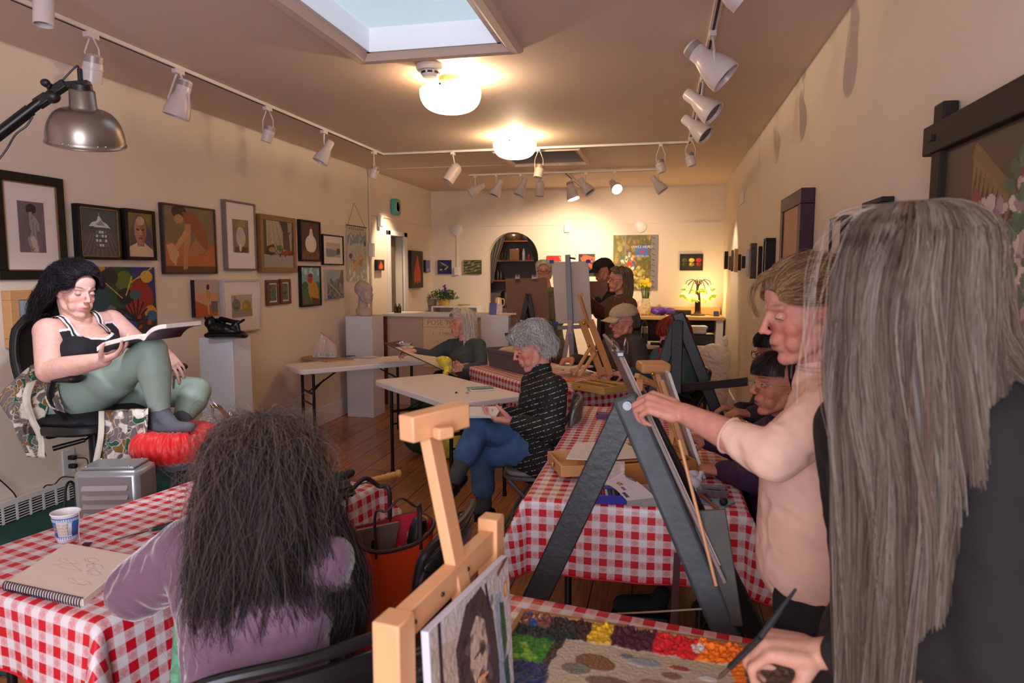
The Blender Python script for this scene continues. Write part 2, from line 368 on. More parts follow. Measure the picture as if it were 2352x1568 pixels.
# ---------------------------------------------------------------- hair made of many fine strands over a solid underlayer
def strands(paths,r0,r1,cols=None,flat=1.):
    """paths (n,m,3) -> one mesh of three-sided tapered tubes with a per-strand colour"""
    n,m,_=paths.shape; t=np.gradient(paths,axis=1); t/=np.linalg.norm(t,axis=2,keepdims=True)+1e-9
    ref=np.array([.3,.5,.81]); u=np.cross(t,ref); u/=np.linalg.norm(u,axis=2,keepdims=True)+1e-9; w=np.cross(t,u)
    rr=np.linspace(r0,r1,m)[None,:,None]*RNG.uniform(.6,1.3,(n,1,1)); V=[]
    for a in(0,2.094,4.189): V.append(paths+rr*(math.cos(a)*u+math.sin(a)*w))
    V=np.stack(V,2).reshape(-1,3); b=(np.arange(n)[:,None]*m+np.arange(m-1)[None,:])*3; fs=[]
    for a in range(3): c=(a+1)%3; fs.append(np.stack([b+a,b+c,b+3+c,b+3+a],-1))
    f=np.stack(fs,2).reshape(-1,4); me=fastmesh('hair',V,f)
    if cols is not None:
        at_=me.color_attributes.new('Col','FLOAT_COLOR','POINT'); cc=np.ones((n,m*3,4)); cc[:,:,:3]=cols[:,None,:] if cols.ndim==2 else np.repeat(cols,3,axis=1); at_.data.foreach_set('color',cc.ravel())
    return me
def hairmat(name='hair_strands',rough=.42): return mat(name,attr=True,rough=rough,spec=.28)
def smoothwalk(n,m,amp,k):  # smooth random offsets along each strand, grows from the root
    t=np.linspace(0,1,m)[None,:]; o=np.zeros((n,m,3))
    for i in range(3):
        for j in range(2): o[:,:,i]+=RNG.normal(size=(n,1))*np.sin(k*(j*.7+1)*t*RNG.uniform(.7,1.3,(n,1))+RNG.uniform(0,7,(n,1)))/(j+1)
    return o*amp*np.clip(t*3,0,1)[:,:,None]
def bandcol(a,cols,seed=0,k=22):
    g=np.random.default_rng(seed); c=np.array([S(*q) for q in cols]); w=sum(np.sin(a*k*(.4+.5*i)+g.uniform(0,7))/(1+.25*i) for i in range(5)); idx=((w-w.min())/(w.max()-w.min()+1e-9)*.7+g.uniform(0,.3,len(a)))*(len(c)-1); i0=np.clip(idx.astype(int),0,len(c)-2); f=(idx-i0)[:,None]
    return (c[i0]*(1-f)+c[i0+1]*f)*g.uniform(.9,1.1,(len(a),1))
def palette(n,cols,seed=0):
    g=np.random.default_rng(seed); c=np.array([S(*q) for q in cols]); i=g.integers(0,len(c),n); return c[i]*g.uniform(.75,1.25,(n,1))
def joinmesh(a,b):
    """one mesh out of two all-quad meshes that both carry a point colour 'Col'"""
    V=[];Fs=[];Cs=[];off=0
    for m in(a,b):
        n=len(m.vertices); V.append(getco(m)); f=np.zeros(len(m.loops),np.int32); m.loops.foreach_get('vertex_index',f); Fs.append(f.reshape(-1,4)+off); off+=n
        c=np.zeros(n*4,np.float32); m.color_attributes['Col'].data.foreach_get('color',c); Cs.append(c)
    out=fastmesh('hair',np.concatenate(V),np.concatenate(Fs)); at_=out.color_attributes.new('Col','FLOAT_COLOR','POINT'); at_.data.foreach_set('color',np.concatenate(Cs))
    bpy.data.meshes.remove(a); bpy.data.meshes.remove(b); return out
QB=np.array([[1,0,0],[0,0,-1.],[0,1.,0]]).T   # ring axis laid along the head: z'->front, y'->up
QB=np.array([[1.,0,0],[0,0,-1.],[0,1.,0]])
def ring_mesh(head,n,m,rings,az,layer=(.8,1.0),amp=.006,k=6,wave=.0,cols=((90,80,70),),r=(.0009,.0005),seed=0,lmin=.75,under=None,clump=0,twist=0.,Q=None,upright=False,push=None,band=0):
    """rings (x,y,z,rx,ry) in head space from root to ends; az degrees, 0 = back (+y), 90 = +x"""
    g=np.random.default_rng(seed); rg=np.array(rings,float); K=len(rg)
    a=np.radians(g.uniform(az[0],az[1],n)); ly=g.uniform(layer[0],layer[1],n); le=g.uniform(lmin,1,n)
    if clump:
        nc=max(3,int(n/clump)); ca=np.radians(g.uniform(az[0],az[1],nc)); j=np.abs(a[:,None]-ca[None,:]).argmin(1); cj=g.normal(size=(nc,6)); cl=ca[j]
    tt=np.linspace(0,1,m)[None,:]; s=tt*le[:,None]*(K-1); i0=np.clip(s.astype(int),0,K-2); fr=s-i0
    # smooth interpolation between rings
    def cat(i): return rg[np.clip(i,0,K-1)]
    f3=fr[:,:,None]; p0,p1,p2,p3=cat(i0-1),cat(i0),cat(i0+1),cat(i0+2)
    R=.5*(2*p1+(p2-p0)*f3+(2*p0-5*p1+4*p2-p3)*f3**2+(-p0+3*p1-3*p2+p3)*f3**3)
    A=a[:,None]+twist*tt+(0 if not clump else (cl-a)[:,None]*np.clip(tt*1.2-.15,0,.5))
    x=R[:,:,0]+R[:,:,3]*np.sin(A)*ly[:,None]; y=R[:,:,1]+R[:,:,4]*np.cos(A)*ly[:,None]; z=R[:,:,2]
    p=np.stack([x,y,z],-1)
    if clump and wave:
        ph=cj[j,0][:,None]*3; fq=(2+np.abs(cj[j,1]))[:,None]
        wv=np.sin(tt*fq*k+ph)*np.clip(tt*2.2,0,1); p[:,:,0]+=wave*wv*np.cos(A); p[:,:,1]-=wave*wv*np.sin(A)
        wr=np.sin(tt*fq*k*1.3+ph*2+1)*np.clip(tt*2,0,1)*wave*.6; p[:,:,0]+=wr*np.sin(A); p[:,:,1]+=wr*np.cos(A)
    p+=smoothwalk(n,m,amp,k)
    if Q is not None: p=p@Q.T
    Rm=frame((head.R@np.array([0,-1,0]))*np.array([1,1,0])) if upright else head.R
    W=head.c+(p*head.k)@Rm.T
    if push: W=push(W)
    cc=bandcol(a,cols,seed,band) if band else palette(n,cols,seed); me=strands(W,r[0],r[1],cc)
    if under is not None:
        q=np.linspace(az[0],az[1],40); uc,ul=under
        fine=[]
        for kk in range(K-1):
            for t_ in (0,.33,.66):
                P0,P1,P2,P3=[rg[min(max(kk+d,0),K-1)] for d in(-1,0,1,2)]; fine.append(.5*(2*P1+(P2-P0)*t_+(2*P0-5*P1+4*P2-P3)*t_**2+(-P0+3*P1-3*P2+P3)*t_**3))
        fine.append(rg[-1]*(1-.15)+rg[-2]*.15); fine=np.array(fine); KK=len(fine); v=[];f=[]
        for kk in range(KK):
            for aa in np.radians(q): v.append([fine[kk,0]+fine[kk,3]*math.sin(aa)*ul,fine[kk,1]+fine[kk,4]*math.cos(aa)*ul,fine[kk,2]])
        for kk in range(KK-1):
            for i in range(39): f.append((kk*40+i,kk*40+i+1,(kk+1)*40+i+1,(kk+1)*40+i))
        v=np.array(v)
        if Q is not None: v=v@Q.T
        v=head.c+(v*head.k)@Rm.T
        if push: v=push(v[:,None,:])[:,0,:]
        u=fastmesh('under',v,np.array(f)); at_=u.color_attributes.new('Col','FLOAT_COLOR','POINT'); cc=np.ones((len(v),4)); cc[:,:3]=S(*uc); at_.data.foreach_set('color',cc.ravel()); me=joinmesh(me,u)
    return me
def hairdo(head,parent,sets,name='hair',rough=.42):
    out=None
    for s in sets:
        m_=ring_mesh(head,**s); out=m_ if out is None else joinmesh(out,m_)
    return link(name,out,hairmat(rough=rough),parent,True,ang=180)
def prims_body(mb,H,J,k=1.,arm=1.,leg=1.,girth=1.,g=0.,bust=0.,belly=0.,neck=1.,fwd=None,legs=True):
    if H is not None: H.prims(mb); mb.cap(H.w((0,.022,-.045)),J['nb'],.050*k*neck,.056*k*neck,n=18); mb.cap(H.w((0,.03,-.02)),J['nb'],.046*k*neck,.056*k*neck,n=18)
    torso(mb,J['pel'],J['chest'],J['nb'],J['shL'],J['shR'],J.get('hipL',J['pel']),J.get('hipR',J['pel']),g=g,w=k*girth,bust=bust,fwd=fwd,belly=belly)
    for s in 'LR':
        if 'el'+s in J: limb(mb,J['sh'+s],J['el'+s],J['wr'+s],(.047*arm,.039*arm,.025*arm),bulge=.03)
        if legs and 'kn'+s in J: limb(mb,J['hip'+s],J['kn'+s],J['an'+s],(.085*leg,.056*leg,.036*leg),bulge=.05)
def fix(J): 
    J={k:np.array(v,float) for k,v in J.items()}
    if 'hipL' not in J:
        sd=_n(J['shL']-J['shR']); J['hipL']=J['pel']+sd*.09; J['hipR']=J['pel']-sd*.09
    return J
def skinbody(H,J,parent,vox=.005,skin=(205,160,140),hands=(),extra=None,sm=3,col=None,**kw):
    mb=MB(); ck={k:kw.pop(k) for k in('lip','brow','blush','browa') if k in kw}
    prims_body(mb,H,J,g=-.004,**kw)
    for h in hands: hand(mb,**h)
    if extra: extra(mb)
    me=remesh(mb,vox,sm,.5); co=getco(me); no=getno(me); co=H.sculpt(co,no); setco(me,co)
    c=H.colour(co,skin,**ck)
    if col: c=col(co,c)
    a=me.color_attributes.new('Col','FLOAT_COLOR','POINT'); cc=np.ones((len(co),4)); cc[:,:3]=c; a.data.foreach_set('color',cc.ravel())
    return link('body',me,SKIN(),parent,True,ang=180)
def cut(me,kill):
    import bmesh
    co=getco(me); m_=kill(co); bm=bmesh.new(); bm.from_mesh(me); bm.verts.ensure_lookup_table(); bmesh.ops.delete(bm,geom=[bm.verts[i] for i in np.nonzero(m_)[0]],context='VERTS'); bm.to_mesh(me); bm.free(); return me
def sleeve(mb,a,b,c,r0,r1,r2,t=1.):  # garment arm; t<1 ends part way down the forearm
    a,b,c=[np.array(q,float) for q in(a,b,c)]; mb.cap(a,b,r0,r1,n=18); e=b+(c-b)*t; mb.cap(b,e,r1,r2,n=18)
def glasses(H,parent,m,rim=.0011,rx=.023,rz=.018,half=False):
    mb=MB()
    for q in(-1,1):
        a=np.linspace(0,2*PI,26); mb.tube([H.w((q*.031+rx*math.cos(t),-.098+abs(rx*math.cos(t)*q-0)*.12,.004+rz*math.sin(t))) for t in a],rim*H.k,6,False)
        mb.tube([H.w((q*(.031+rx),-.095,.008)),H.w((q*.074,-.06,.010)),H.w((q*.080,.01,.008)),H.w((q*.078,.028,-.008))],rim*H.k,6)
    mb.tube([H.w((-.009,-.099,.007)),H.w((0,-.101,.010)),H.w((.009,-.099,.007))],rim*H.k,6); mb.build('eyeglasses',m,parent,ang=180)
def camdir(r,u,f): return RIGHT*r+np.array([0,0,1.])*u+FWD*f   # direction in terms of picture right, up, away

# ================================================================ the room
XL,XR,YB,ZC,YF=-3.45,.82,10.0,2.8,-1.6
def floor_mat():
    m=bpy.data.materials.new('plank_floor'); m.use_nodes=True; nt=m.node_tree; b=nt.nodes['Principled BSDF']; L=nt.links.new
    tc=nd(nt,'ShaderNodeTexCoord'); mp=nd(nt,'ShaderNodeMapping'); mp.inputs['Rotation'].default_value=(0,0,PI/2); L(tc.outputs['Object'],mp.inputs[0])
    br=nd(nt,'ShaderNodeTexBrick',offset=.37,offset_frequency=3); br.inputs['Scale'].default_value=1; br.inputs['Brick Width'].default_value=3.4; br.inputs['Row Height'].default_value=.20
    br.inputs['Mortar Size'].default_value=.0032; br.inputs['Mortar Smooth'].default_value=.3; br.inputs['Color1'].default_value=(*S(182,116,68),1); br.inputs['Color2'].default_value=(*S(160,98,56),1); br.inputs['Mortar'].default_value=(*S(38,22,14),1)
    L(mp.outputs[0],br.inputs['Vector'])
    m2=nd(nt,'ShaderNodeMapping'); m2.inputs['Scale'].default_value=(14,1.1,1); L(tc.outputs['Object'],m2.inputs[0])
    n1=nd(nt,'ShaderNodeTexNoise',Scale=1.6,Detail=3,Distortion=1.2); L(m2.outputs[0],n1.inputs['Vector'])
    w=nd(nt,'ShaderNodeMath',operation='MULTIPLY'); w.inputs[1].default_value=26; L(n1.outputs['Fac'],w.inputs[0])
    sn=nd(nt,'ShaderNodeMath',operation='SINE'); L(w.outputs[0],sn.inputs[0])
    mr=nd(nt,'ShaderNodeMapRange'); mr.inputs['From Min'].default_value=-1; mr.inputs['From Max'].default_value=1; mr.inputs['To Min'].default_value=.72; mr.inputs['To Max'].default_value=1.1; L(sn.outputs[0],mr.inputs[0])
    mx=nd(nt,'ShaderNodeMix',data_type='RGBA',blend_type='MULTIPLY'); mx.inputs['Factor'].default_value=.8; L(br.outputs['Color'],mx.inputs['A']); L(mr.outputs[0],mx.inputs['B'])
    n2=nd(nt,'ShaderNodeTexNoise',Scale=1.1,Detail=4); L(tc.outputs['Object'],n2.inputs['Vector'])
    mr2=nd(nt,'ShaderNodeMapRange'); mr2.inputs['To Min'].default_value=.7; mr2.inputs['To Max'].default_value=1.25; L(n2.outputs['Fac'],mr2.inputs[0])
    mx2=nd(nt,'ShaderNodeMix',data_type='RGBA',blend_type='MULTIPLY'); mx2.inputs['Factor'].default_value=1; L(mx.outputs['Result'],mx2.inputs['A']); L(mr2.outputs[0],mx2.inputs['B']); L(mx2.outputs['Result'],b.inputs['Base Color'])
    b.inputs['Roughness'].default_value=.27; b.inputs['Specular IOR Level'].default_value=.5
    bp=nd(nt,'ShaderNodeBump'); bp.inputs['Strength'].default_value=.25; bp.inputs['Distance'].default_value=.004; L(br.outputs['Fac'],bp.inputs['Height']); bp.invert=True; L(bp.outputs[0],b.inputs['Normal'])
    return m
WALL=mat('wall_paint',S(226,212,196),rough=.75,var=.025,scale=2.2,bump=.03,bscale=120)
CEIL=mat('ceiling_paint',S(218,198,182),rough=.7,var=.02,scale=1.5)
WHITE=mat('white_paint',S(226,224,226),rough=.5); WHITEM=mat('white_metal',S(225,222,220),rough=.35)
BLACK=mat('black_plastic',S(22,22,24),rough=.45); BLACKM=mat('black_metal',S(20,20,21),rough=.35,metal=.3); CHROME=mat('chrome',S(200,200,205),rough=.18,metal=1)
b=MB().box2((XL-.3,YF,-.1),(XR+.3,YB+1.6,0)); struct(b.build('floor',floor_mat(),smooth=False))
DY0,DY1,DZ=8.30,8.86,2.06     # doorway in the left wall
b=MB(); b.box2((XL-.15,YF,0),(XL,DY0,ZC)); b.box2((XL-.15,DY1,0),(XL,YB,ZC)); b.box2((XL-.15,DY0,DZ),(XL,DY1,ZC)); struct(b.build('wall_left',WALL,smooth=False))
b=MB(); b.box2((XR,YF,0),(XR+.15,YB,ZC)); struct(b.build('wall_right',WALL,smooth=False))
# back wall with an arched opening
AX0,AX1=-2.565,-1.80; ar=(AX1-AX0)/2; AXc=(AX0+AX1)/2; AZs=at(1180,533,'y',YB)[2]-ar
b=MB(); b.box2((XL-.15,YB,0),(AX0,YB+.15,ZC)); b.box2((AX1,YB,0),(XR+.15,YB+.15,ZC))
n=24; arc=[(AXc-ar*math.cos(PI*i/n),AZs+ar*math.sin(PI*i/n)) for i in range(n+1)]
for i in range(n):
    (x0,z0),(x1,z1)=arc[i],arc[i+1]
    b.add([(x0,YB,z0),(x1,YB,z1),(x1,YB,ZC),(x0,YB,ZC),(x0,YB+.15,z0),(x1,YB+.15,z1),(x1,YB+.15,ZC),(x0,YB+.15,ZC)],[(0,1,2,3),(7,6,5,4),(0,4,5,1)])
struct(b.build('wall_back',WALL,smooth=False))
# alcove room behind the arch, a corridor behind the door
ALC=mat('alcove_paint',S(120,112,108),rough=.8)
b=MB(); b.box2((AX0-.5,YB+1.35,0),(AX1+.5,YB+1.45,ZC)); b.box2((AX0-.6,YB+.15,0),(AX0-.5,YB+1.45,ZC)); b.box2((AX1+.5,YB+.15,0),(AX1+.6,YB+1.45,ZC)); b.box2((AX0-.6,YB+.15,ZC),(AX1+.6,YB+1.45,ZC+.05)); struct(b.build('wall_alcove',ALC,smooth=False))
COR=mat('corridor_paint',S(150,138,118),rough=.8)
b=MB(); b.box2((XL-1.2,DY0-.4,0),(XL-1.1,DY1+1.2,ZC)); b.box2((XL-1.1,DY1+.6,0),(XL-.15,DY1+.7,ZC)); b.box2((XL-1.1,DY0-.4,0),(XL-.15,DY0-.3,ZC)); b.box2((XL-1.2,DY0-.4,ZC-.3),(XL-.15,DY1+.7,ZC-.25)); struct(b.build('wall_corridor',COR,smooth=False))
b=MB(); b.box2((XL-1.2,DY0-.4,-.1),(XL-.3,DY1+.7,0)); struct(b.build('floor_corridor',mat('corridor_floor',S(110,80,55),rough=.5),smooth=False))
# front wall behind the camera with the street window that lights the room
WX0,WX1,WZ0,WZ1=-1.5,.72,.75,2.45
b=MB(); b.box2((XL-.15,YF-.15,0),(XR+.15,YF,WZ0)); b.box2((XL-.15,YF-.15,WZ1),(XR+.15,YF,ZC)); b.box2((XL-.15,YF-.15,WZ0),(WX0,YF,WZ1)); b.box2((WX1,YF-.15,WZ0),(XR+.15,YF,WZ1)); struct(b.build('wall_front',WALL,smooth=False))
b=MB()
for x in(WX0+.03,(WX0+WX1)/2,WX1-.03): b.box2((x-.03,YF-.1,WZ0),(x+.03,YF-.04,WZ1))
for z in(WZ0+.03,WZ1-.03): b.box2((WX0,YF-.1,z-.03),(WX1,YF-.04,z+.03))
win=struct(b.build('window_1',WHITE,smooth=False))
# ceiling with two skylight openings
SX0,SX1,SY0,SY1=-1.64,-.87,2.55,3.70; HX0,HX1,HY0,HY1=-1.62,-.88,6.85,7.70
b=MB(); zt=ZC+.12
for (x0,y0,x1,y1) in [(XL-.15,YF-.15,SX0,YB+.15),(SX1,YF-.15,XR+.15,YB+.15),(SX0,YF-.15,SX1,SY0),(SX0,SY1,SX1,HY0),(SX0,HY1,SX1,YB+.15)]: b.box2((x0,y0,ZC),(x1,y1,zt))
struct(b.build('ceiling',CEIL,smooth=False))
def lip(x0,x1,y0,y1,w,t):
    b=MB(); pr=[(0,0),(.35,-.9),(.75,-1),(1,-.55),(1,0)]
    for (a,c,ax) in[((x0,y0),(x1,y0),0),((x1,y0),(x1,y1),1),((x1,y1),(x0,y1),2),((x0,y1),(x0,y0),3)]:
        o={0:(0,-1),1:(1,0),2:(0,1),3:(-1,0)}[ax]; 
        dx=np.array([c[0]-a[0],c[1]-a[1]]); dx/=np.linalg.norm(dx); V=[]
        for e,p in((-1,a),(1,c)):
            for q in pr: V.append((p[0]+o[0]*w*q[0]+dx[0]*e*w*q[0],p[1]+o[1]*w*q[0]+dx[1]*e*w*q[0],ZC+t*q[1]))
        f=[(i,i+1,5+i+1,5+i) for i in range(4)]; b.add(V,f)
    return b
struct(lip(SX0,SX1,SY0,SY1,.10,.035).build('trim_1',CEIL)); struct(lip(SX0,SX1,HY0,HY1,.06,.03).build('trim_2',CEIL))
b=MB()   # shaft of the skylight
for (p,q) in[((SX0+.001,SY0),(SX0+.02,SY1)),((SX1-.02,SY0),(SX1-.001,SY1)),((SX0,SY0+.001),(SX1,SY0+.02)),((SX0,SY1-.02),(SX1,SY1-.001))]: b.box2((p[0],p[1],ZC+.001),(q[0],q[1],ZC+.13))
sky=struct(b.build('window_2',mat('shaft_white',S(240,238,242),rough=.5),smooth=False))
glass=mat('skylight_glass',S(235,245,250),rough=.9,trans=1.,spec=.1)
MB().box2((SX0,SY0,ZC+.115),(SX1,SY1,ZC+.12)).build('pane',mat('clear_pane',(1,1,1),rough=0,alpha=.12),sky,smooth=False)
b=MB().box2((SX0-.1,HY0-.1,ZC+.16),(SX1+.1,HY1+.1,ZC+.18)); b.box2((SX0+.001,HY0,ZC+.001),(SX0+.02,HY1,ZC+.17)); b.box2((SX1-.02,HY0,ZC+.001),(SX1-.001,HY1,ZC+.17)); b.box2((SX0,HY1-.02,ZC+.001),(SX1,HY1-.001,ZC+.17)); b.box2((SX0,HY0+.001,ZC+.001),(SX1,HY0+.02,ZC+.17)); struct(b.build('window_3',mat('hatch_grey',S(150,142,138),rough=.7),smooth=False))
b=MB()
b.box2((XL,YF,0),(XL+.018,DY0-.09,.19)); struct(b.build('baseboard_left',WHITE,bevel=.004))
b=MB().box2((XR-.018,YF,0),(XR,YB,.17)); struct(b.build('baseboard_right',WHITE,bevel=.004))
b=MB(); b.box2((XL,YB-.018,0),(AX0-.05,YB,.17)); b.box2((AX1+.05,YB-.018,0),(XR,YB,.17)); struct(b.build('baseboard_back',WHITE,bevel=.004))
# seam strip where the ceiling board changes, vertical conduit, picture rails
b=MB().box2((XL,7.70,ZC-.008),(-1.75,7.74,ZC)); struct(b.build('trim_3',CEIL,smooth=False))
b=MB(); b.box2((XL,YB-.012,2.27),(XR,YB,2.285)); b.box2((XL,7.75,2.27),(XL+.012,YB,2.285)); struct(b.build('trim_4',WALL,smooth=False))
# door
b=MB()
for y in(DY0,DY1): b.box2((XL,y-.06,0),(XL+.025,y+.03 if y==DY0 else y+.06,DZ+.06))
b.box2((XL,DY0-.06,DZ),(XL+.025,DY1+.06,DZ+.06)); dr=struct(b.build('door_1',WHITE,bevel=.003))
b=MB(); b.box2((XL-.13,DY0+.02,.01),(XL-.09,DY0+.45,DZ-.01)); b.build('sliding_panel',mat('door_leaf',S(112,102,92),rough=.6),dr,smooth=False)
# ---------------------------------------------------------------- conduit, plates, switches
def one(name,b,m,label,cat,group=None,**k): return tag(b.build(name,m,**k),label,cat,group)
p=at(847,560,'x',XL); b=MB().cyl((XL+.015,7.72,1.02),(XL+.015,7.72,ZC),.011)
one('conduit',b,WALL,'painted vertical conduit pipe running up the left wall past the woven banner','conduit')
a=at(840,558,'x',XL+.03); q=at(850,588,'x',XL+.03); one('switch_box',MB().box((XL+.03,7.72,(a[2]+q[2])/2),(.05,.08,.16)),WHITEM,'white switch box on the vertical conduit beside the woven banner','switch',bevel=.006)
c=at(874,507,'x',XL+.03); one('motion_sensor',MB().box((XL+.03,c[1],c[2]),(.05,.09,.15)),WHITEM,'small white sensor box on the left wall above the orange square painting','sensor',bevel=.012)
for i,(px,py,l) in enumerate([(1050,527,'round white cover plate on the back wall left of the arch'),(1471,520,'round white cover plate above the large autumn lobster painting')]):
    c=at(px,py,'y',YB); one('round_cover_plate',MB().lathe([(0,-.03),(.075,-.03),(.088,-.022),(.09,0)],c=(c[0],YB,c[2]),axis=(0,1,0)),WHITEM,l,'cover plate','round plates on the back wall')
for i,(px,py,l) in enumerate([(1050,623,'white outlet box below the round cover plate between the fish and bottle paintings'),(1303,524,'white outlet box high on the back wall right of the arch')]):
    c=at(px,py,'y',YB); one('outlet_box',MB().box((c[0],YB-.02,c[2]),(.075,.04,.12)),WHITEM,l,'outlet','outlet boxes on the back wall',bevel=.006)
c=at(1050,540,'y',YB); q=at(1050,612,'y',YB); one('cable_cover',MB().box2((c[0]-.01,YB-.015,q[2]),(c[0]+.01,YB,c[2])),WALL,'thin vertical cable cover joining the round plate to the outlet box','cable cover')
c=at(1706,455,'x',XR); one('wall_card',MB().box((XR-.008,c[1],c[2]),(.012,.26,.12)),WHITE,'small white printed card high on the right wall','sign',bevel=.002)
# outlet near the dais
o_=at(158,1060,'x',XL+.008); t=thing('wall_outlet',(XL,o_[1],o_[2]-.06),'white wall outlet with two black plugs low on the left wall','outlet')
MB().box((XL+.006,o_[1],o_[2]),(.012,.085,.15)).build('plate',mat('outlet_plate',S(215,215,215),rough=.4),t,bevel=.003)
for dz in(.026,-.026): MB().box((XL+.03,o_[1]+.005,o_[2]+dz),(.045,.03,.026)).build('plug',BLACK,t,bevel=.005)
pts=[(XL+.05,o_[1],o_[2]+.026),(XL+.08,o_[1]+.06,o_[2]),(XL+.07,o_[1]+.04,o_[2]-.10)]+[tuple(at(x,y,'x',XL+.045)) for x,y in[(145,1095),(125,1112),(105,1115),(90,1135),(75,1145),(45,1150),(30,1130),(0,1102),(-40,1070)]]
def spline(pts,n=8):
    p=np.array(pts,float); q=np.concatenate([[2*p[0]-p[1]],p,[2*p[-1]-p[-2]]]); o=[]
    for i in range(1,len(q)-2):
        for t in np.linspace(0,1,n,endpoint=False):
            o.append(.5*((2*q[i])+(-q[i-1]+q[i+1])*t+(2*q[i-1]-5*q[i]+4*q[i+1]-q[i+2])*t*t+(-q[i-1]+3*q[i]-3*q[i+1]+q[i+2])*t**3))
    return np.array(o+[p[-1]])
one('power_cord',MB().tube(spline(pts),.0035,6),BLACK,'thin black power cord looping from the wall outlet along the heater grille','cord')
# baseboard heater grille
DZT=.25
b=MB(); g0=at(0,1165,'x',XL+.03); HY=[2.45,3.75]; HT=.335
b.box2((XL,HY[0],HT-.004),(XL+.05,HY[1],HT+.03)); 
hb=thing('baseboard_heater',(XL,3.1,.1),'white baseboard heater with slotted grille along the left wall behind the green dais','heater')
b.box2((XL,HY[0],.1),(XL+.012,HY[1],HT)); b.build('casing',WHITEM,hb,bevel=.003)
b=MB()
for i in range(6): z=HT-.012-i*.0145; b.box2((XL+.044,HY[0],z-.0025),(XL+.05,HY[1],z+.0025))
y=HY[0]
while y<HY[1]: b.box2((XL+.043,y-.005,HT-.10),(XL+.052,y+.005,HT)); y+=.082
b.build('grille',WHITEM,hb,smooth=False); MB().box2((XL+.012,HY[0],HT-.1),(XL+.03,HY[1],HT)).build('dark_interior',mat('dark_void',(.01,.01,.01),rough=1),hb,smooth=False)
# dais
GREEN=mat('green_felt',S(18,78,74),rough=.95,var=.10,scale=40,bump=.3,bscale=300)
b=MB().box2((XL+.06,2.05,.0),(-2.45,4.12,DZT)); one('model_dais',b,GREEN,'low platform covered in dark green felt under the model at the left wall','platform',bevel=.01)
# ---------------------------------------------------------------- ceiling fittings
def ztop(px,py,y): return at(px,py,'y',y)[2]
GLOW=mat('glowing_glass',S(255,240,215),rough=.4,emit=S(255,220,165),es=11); GLOW1=mat('frosted_glass',S(250,236,214),rough=.35,emit=S(255,215,165),es=2.4)
BRONZE=mat('bronze',S(120,80,50),rough=.35,metal=.8)
def bowl(cx,cy,zr,R,dep,m,label,lx):
    t=thing('bowl_ceiling_light',(cx,cy,zr-dep),label,'ceiling light','bowl ceiling lights')
    pr=[(R*math.sin(a)*(1-.0*a),zr-dep*math.cos(a)) for a in np.linspace(.02,PI/2*.98,14)]
    pr=[(R*(math.sin(PI/2*i/14))**.9,zr-dep*(1-(i/14)**2.4)) for i in range(15)]; inn=[(p[0]*.965,p[1]+.006) for p in pr[::-1]]
    MB().lathe(pr+inn,c=(cx,cy,0),n=48,cap=False).build('glass_bowl',m,t,ang=180)
    MB().lathe([(.0,ZC),(.075,ZC),(.075,ZC-.025),(.05,ZC-.04),(0,ZC-.04)],c=(cx,cy,0)).build('canopy',BRONZE if m is GLOW1 else WHITEM,t)
    MB().cyl((cx,cy,zr-.02),(cx,cy,ZC-.03),.008).build('stem',BRONZE,t)
    for k in range(3):
        a=.5+k*2.094; MB().ell((cx+R*math.cos(a),cy+R*math.sin(a),zr-.004),(.007,.007,.007)).build('thumb_screw',BLACKM,t)
    return t
zr1=ztop(1037,209,4.25); bowl(-1.33,4.25,zr1,.195,.135,GLOW1,'frosted glass bowl ceiling light nearer the skylight',0)
zr2=ztop(1181,330,6.15); bowl(-1.325,6.15,zr2,.195,.135,GLOW,'brightly lit glass bowl ceiling light farther from the skylight',0)
sd=thing('smoke_detector',(-1.37,3.98,ZC-.07),'round white smoke detector on the ceiling by the skylight','smoke detector')
MB().lathe([(0,ZC),(.083,ZC),(.083,ZC-.02),(.075,ZC-.034),(.055,ZC-.036),(.052,ZC-.055),(.042,ZC-.070),(0,ZC-.072)],c=(-1.37,3.98,0),n=40).build('housing',WHITEM,sd)
b=MB()
for k in range(8): a=k*PI/4+.3; b.box((-1.37+.0535*math.cos(a),3.98+.0535*math.sin(a),ZC-.047),(.004,.028,.012),Matrix.Rotation(a,3,'Z'))
b.build('vent_slots',BLACK,sd,smooth=False)
# track rails
TRK=mat('track_white',S(214,205,198),rough=.45); SLOT=mat('track_slot',S(60,45,38),rough=.8)
def rail(a,c,label):
    a=np.array(a,float);c=np.array(c,float); t=thing('lighting_track',(a+c)/2,label,'lighting track','white ceiling light tracks'); 
    MB().bar(a,c,.036,.020,side=np.cross(c-a,[0,0,1])).build('rail',TRK,t,smooth=False)
    MB().bar(a-np.array([0,0,.0105]),c-np.array([0,0,.0105]),.012,.002,side=np.cross(c-a,[0,0,1])).build('slot',SLOT,t,smooth=False)
TX,TY,TX2=-2.84,6.72,.22
rail((TX,.2,ZC-.01),(TX,TY,ZC-.01),'long white light track on the ceiling parallel to the left wall')
rail((TX,TY,ZC-.011),(TX2,TY,ZC-.011),'white light track crossing the ceiling behind the two bowl lights')
rail((TX2,1.0,ZC-.01),(TX2,TY,ZC-.01),'white light track on the ceiling along the right wall')
b0=at(1072,400,'z',ZC-.03); b1=at(1530,382,'z',ZC-.03); rail((b0[0],8.25,ZC-.03),(b1[0],8.25,ZC-.03),'white light track nearest the back wall carrying seven heads')
q0=at(1298,395,'z',ZC-.02); q1=at(1334,428,'z',ZC-.02); rail(q0,q1,'short slanting light track near the back wall')
WHT=mat('spot_enamel',S(212,200,198),rough=.3); LENS=mat('dark_lens',S(70,62,60),rough=.25); RIB=mat('ribbed_metal',S(160,150,148),rough=.4,metal=.3)
LITB=mat('lit_lens',(1,1,1),emit=S(255,235,200),es=8.)
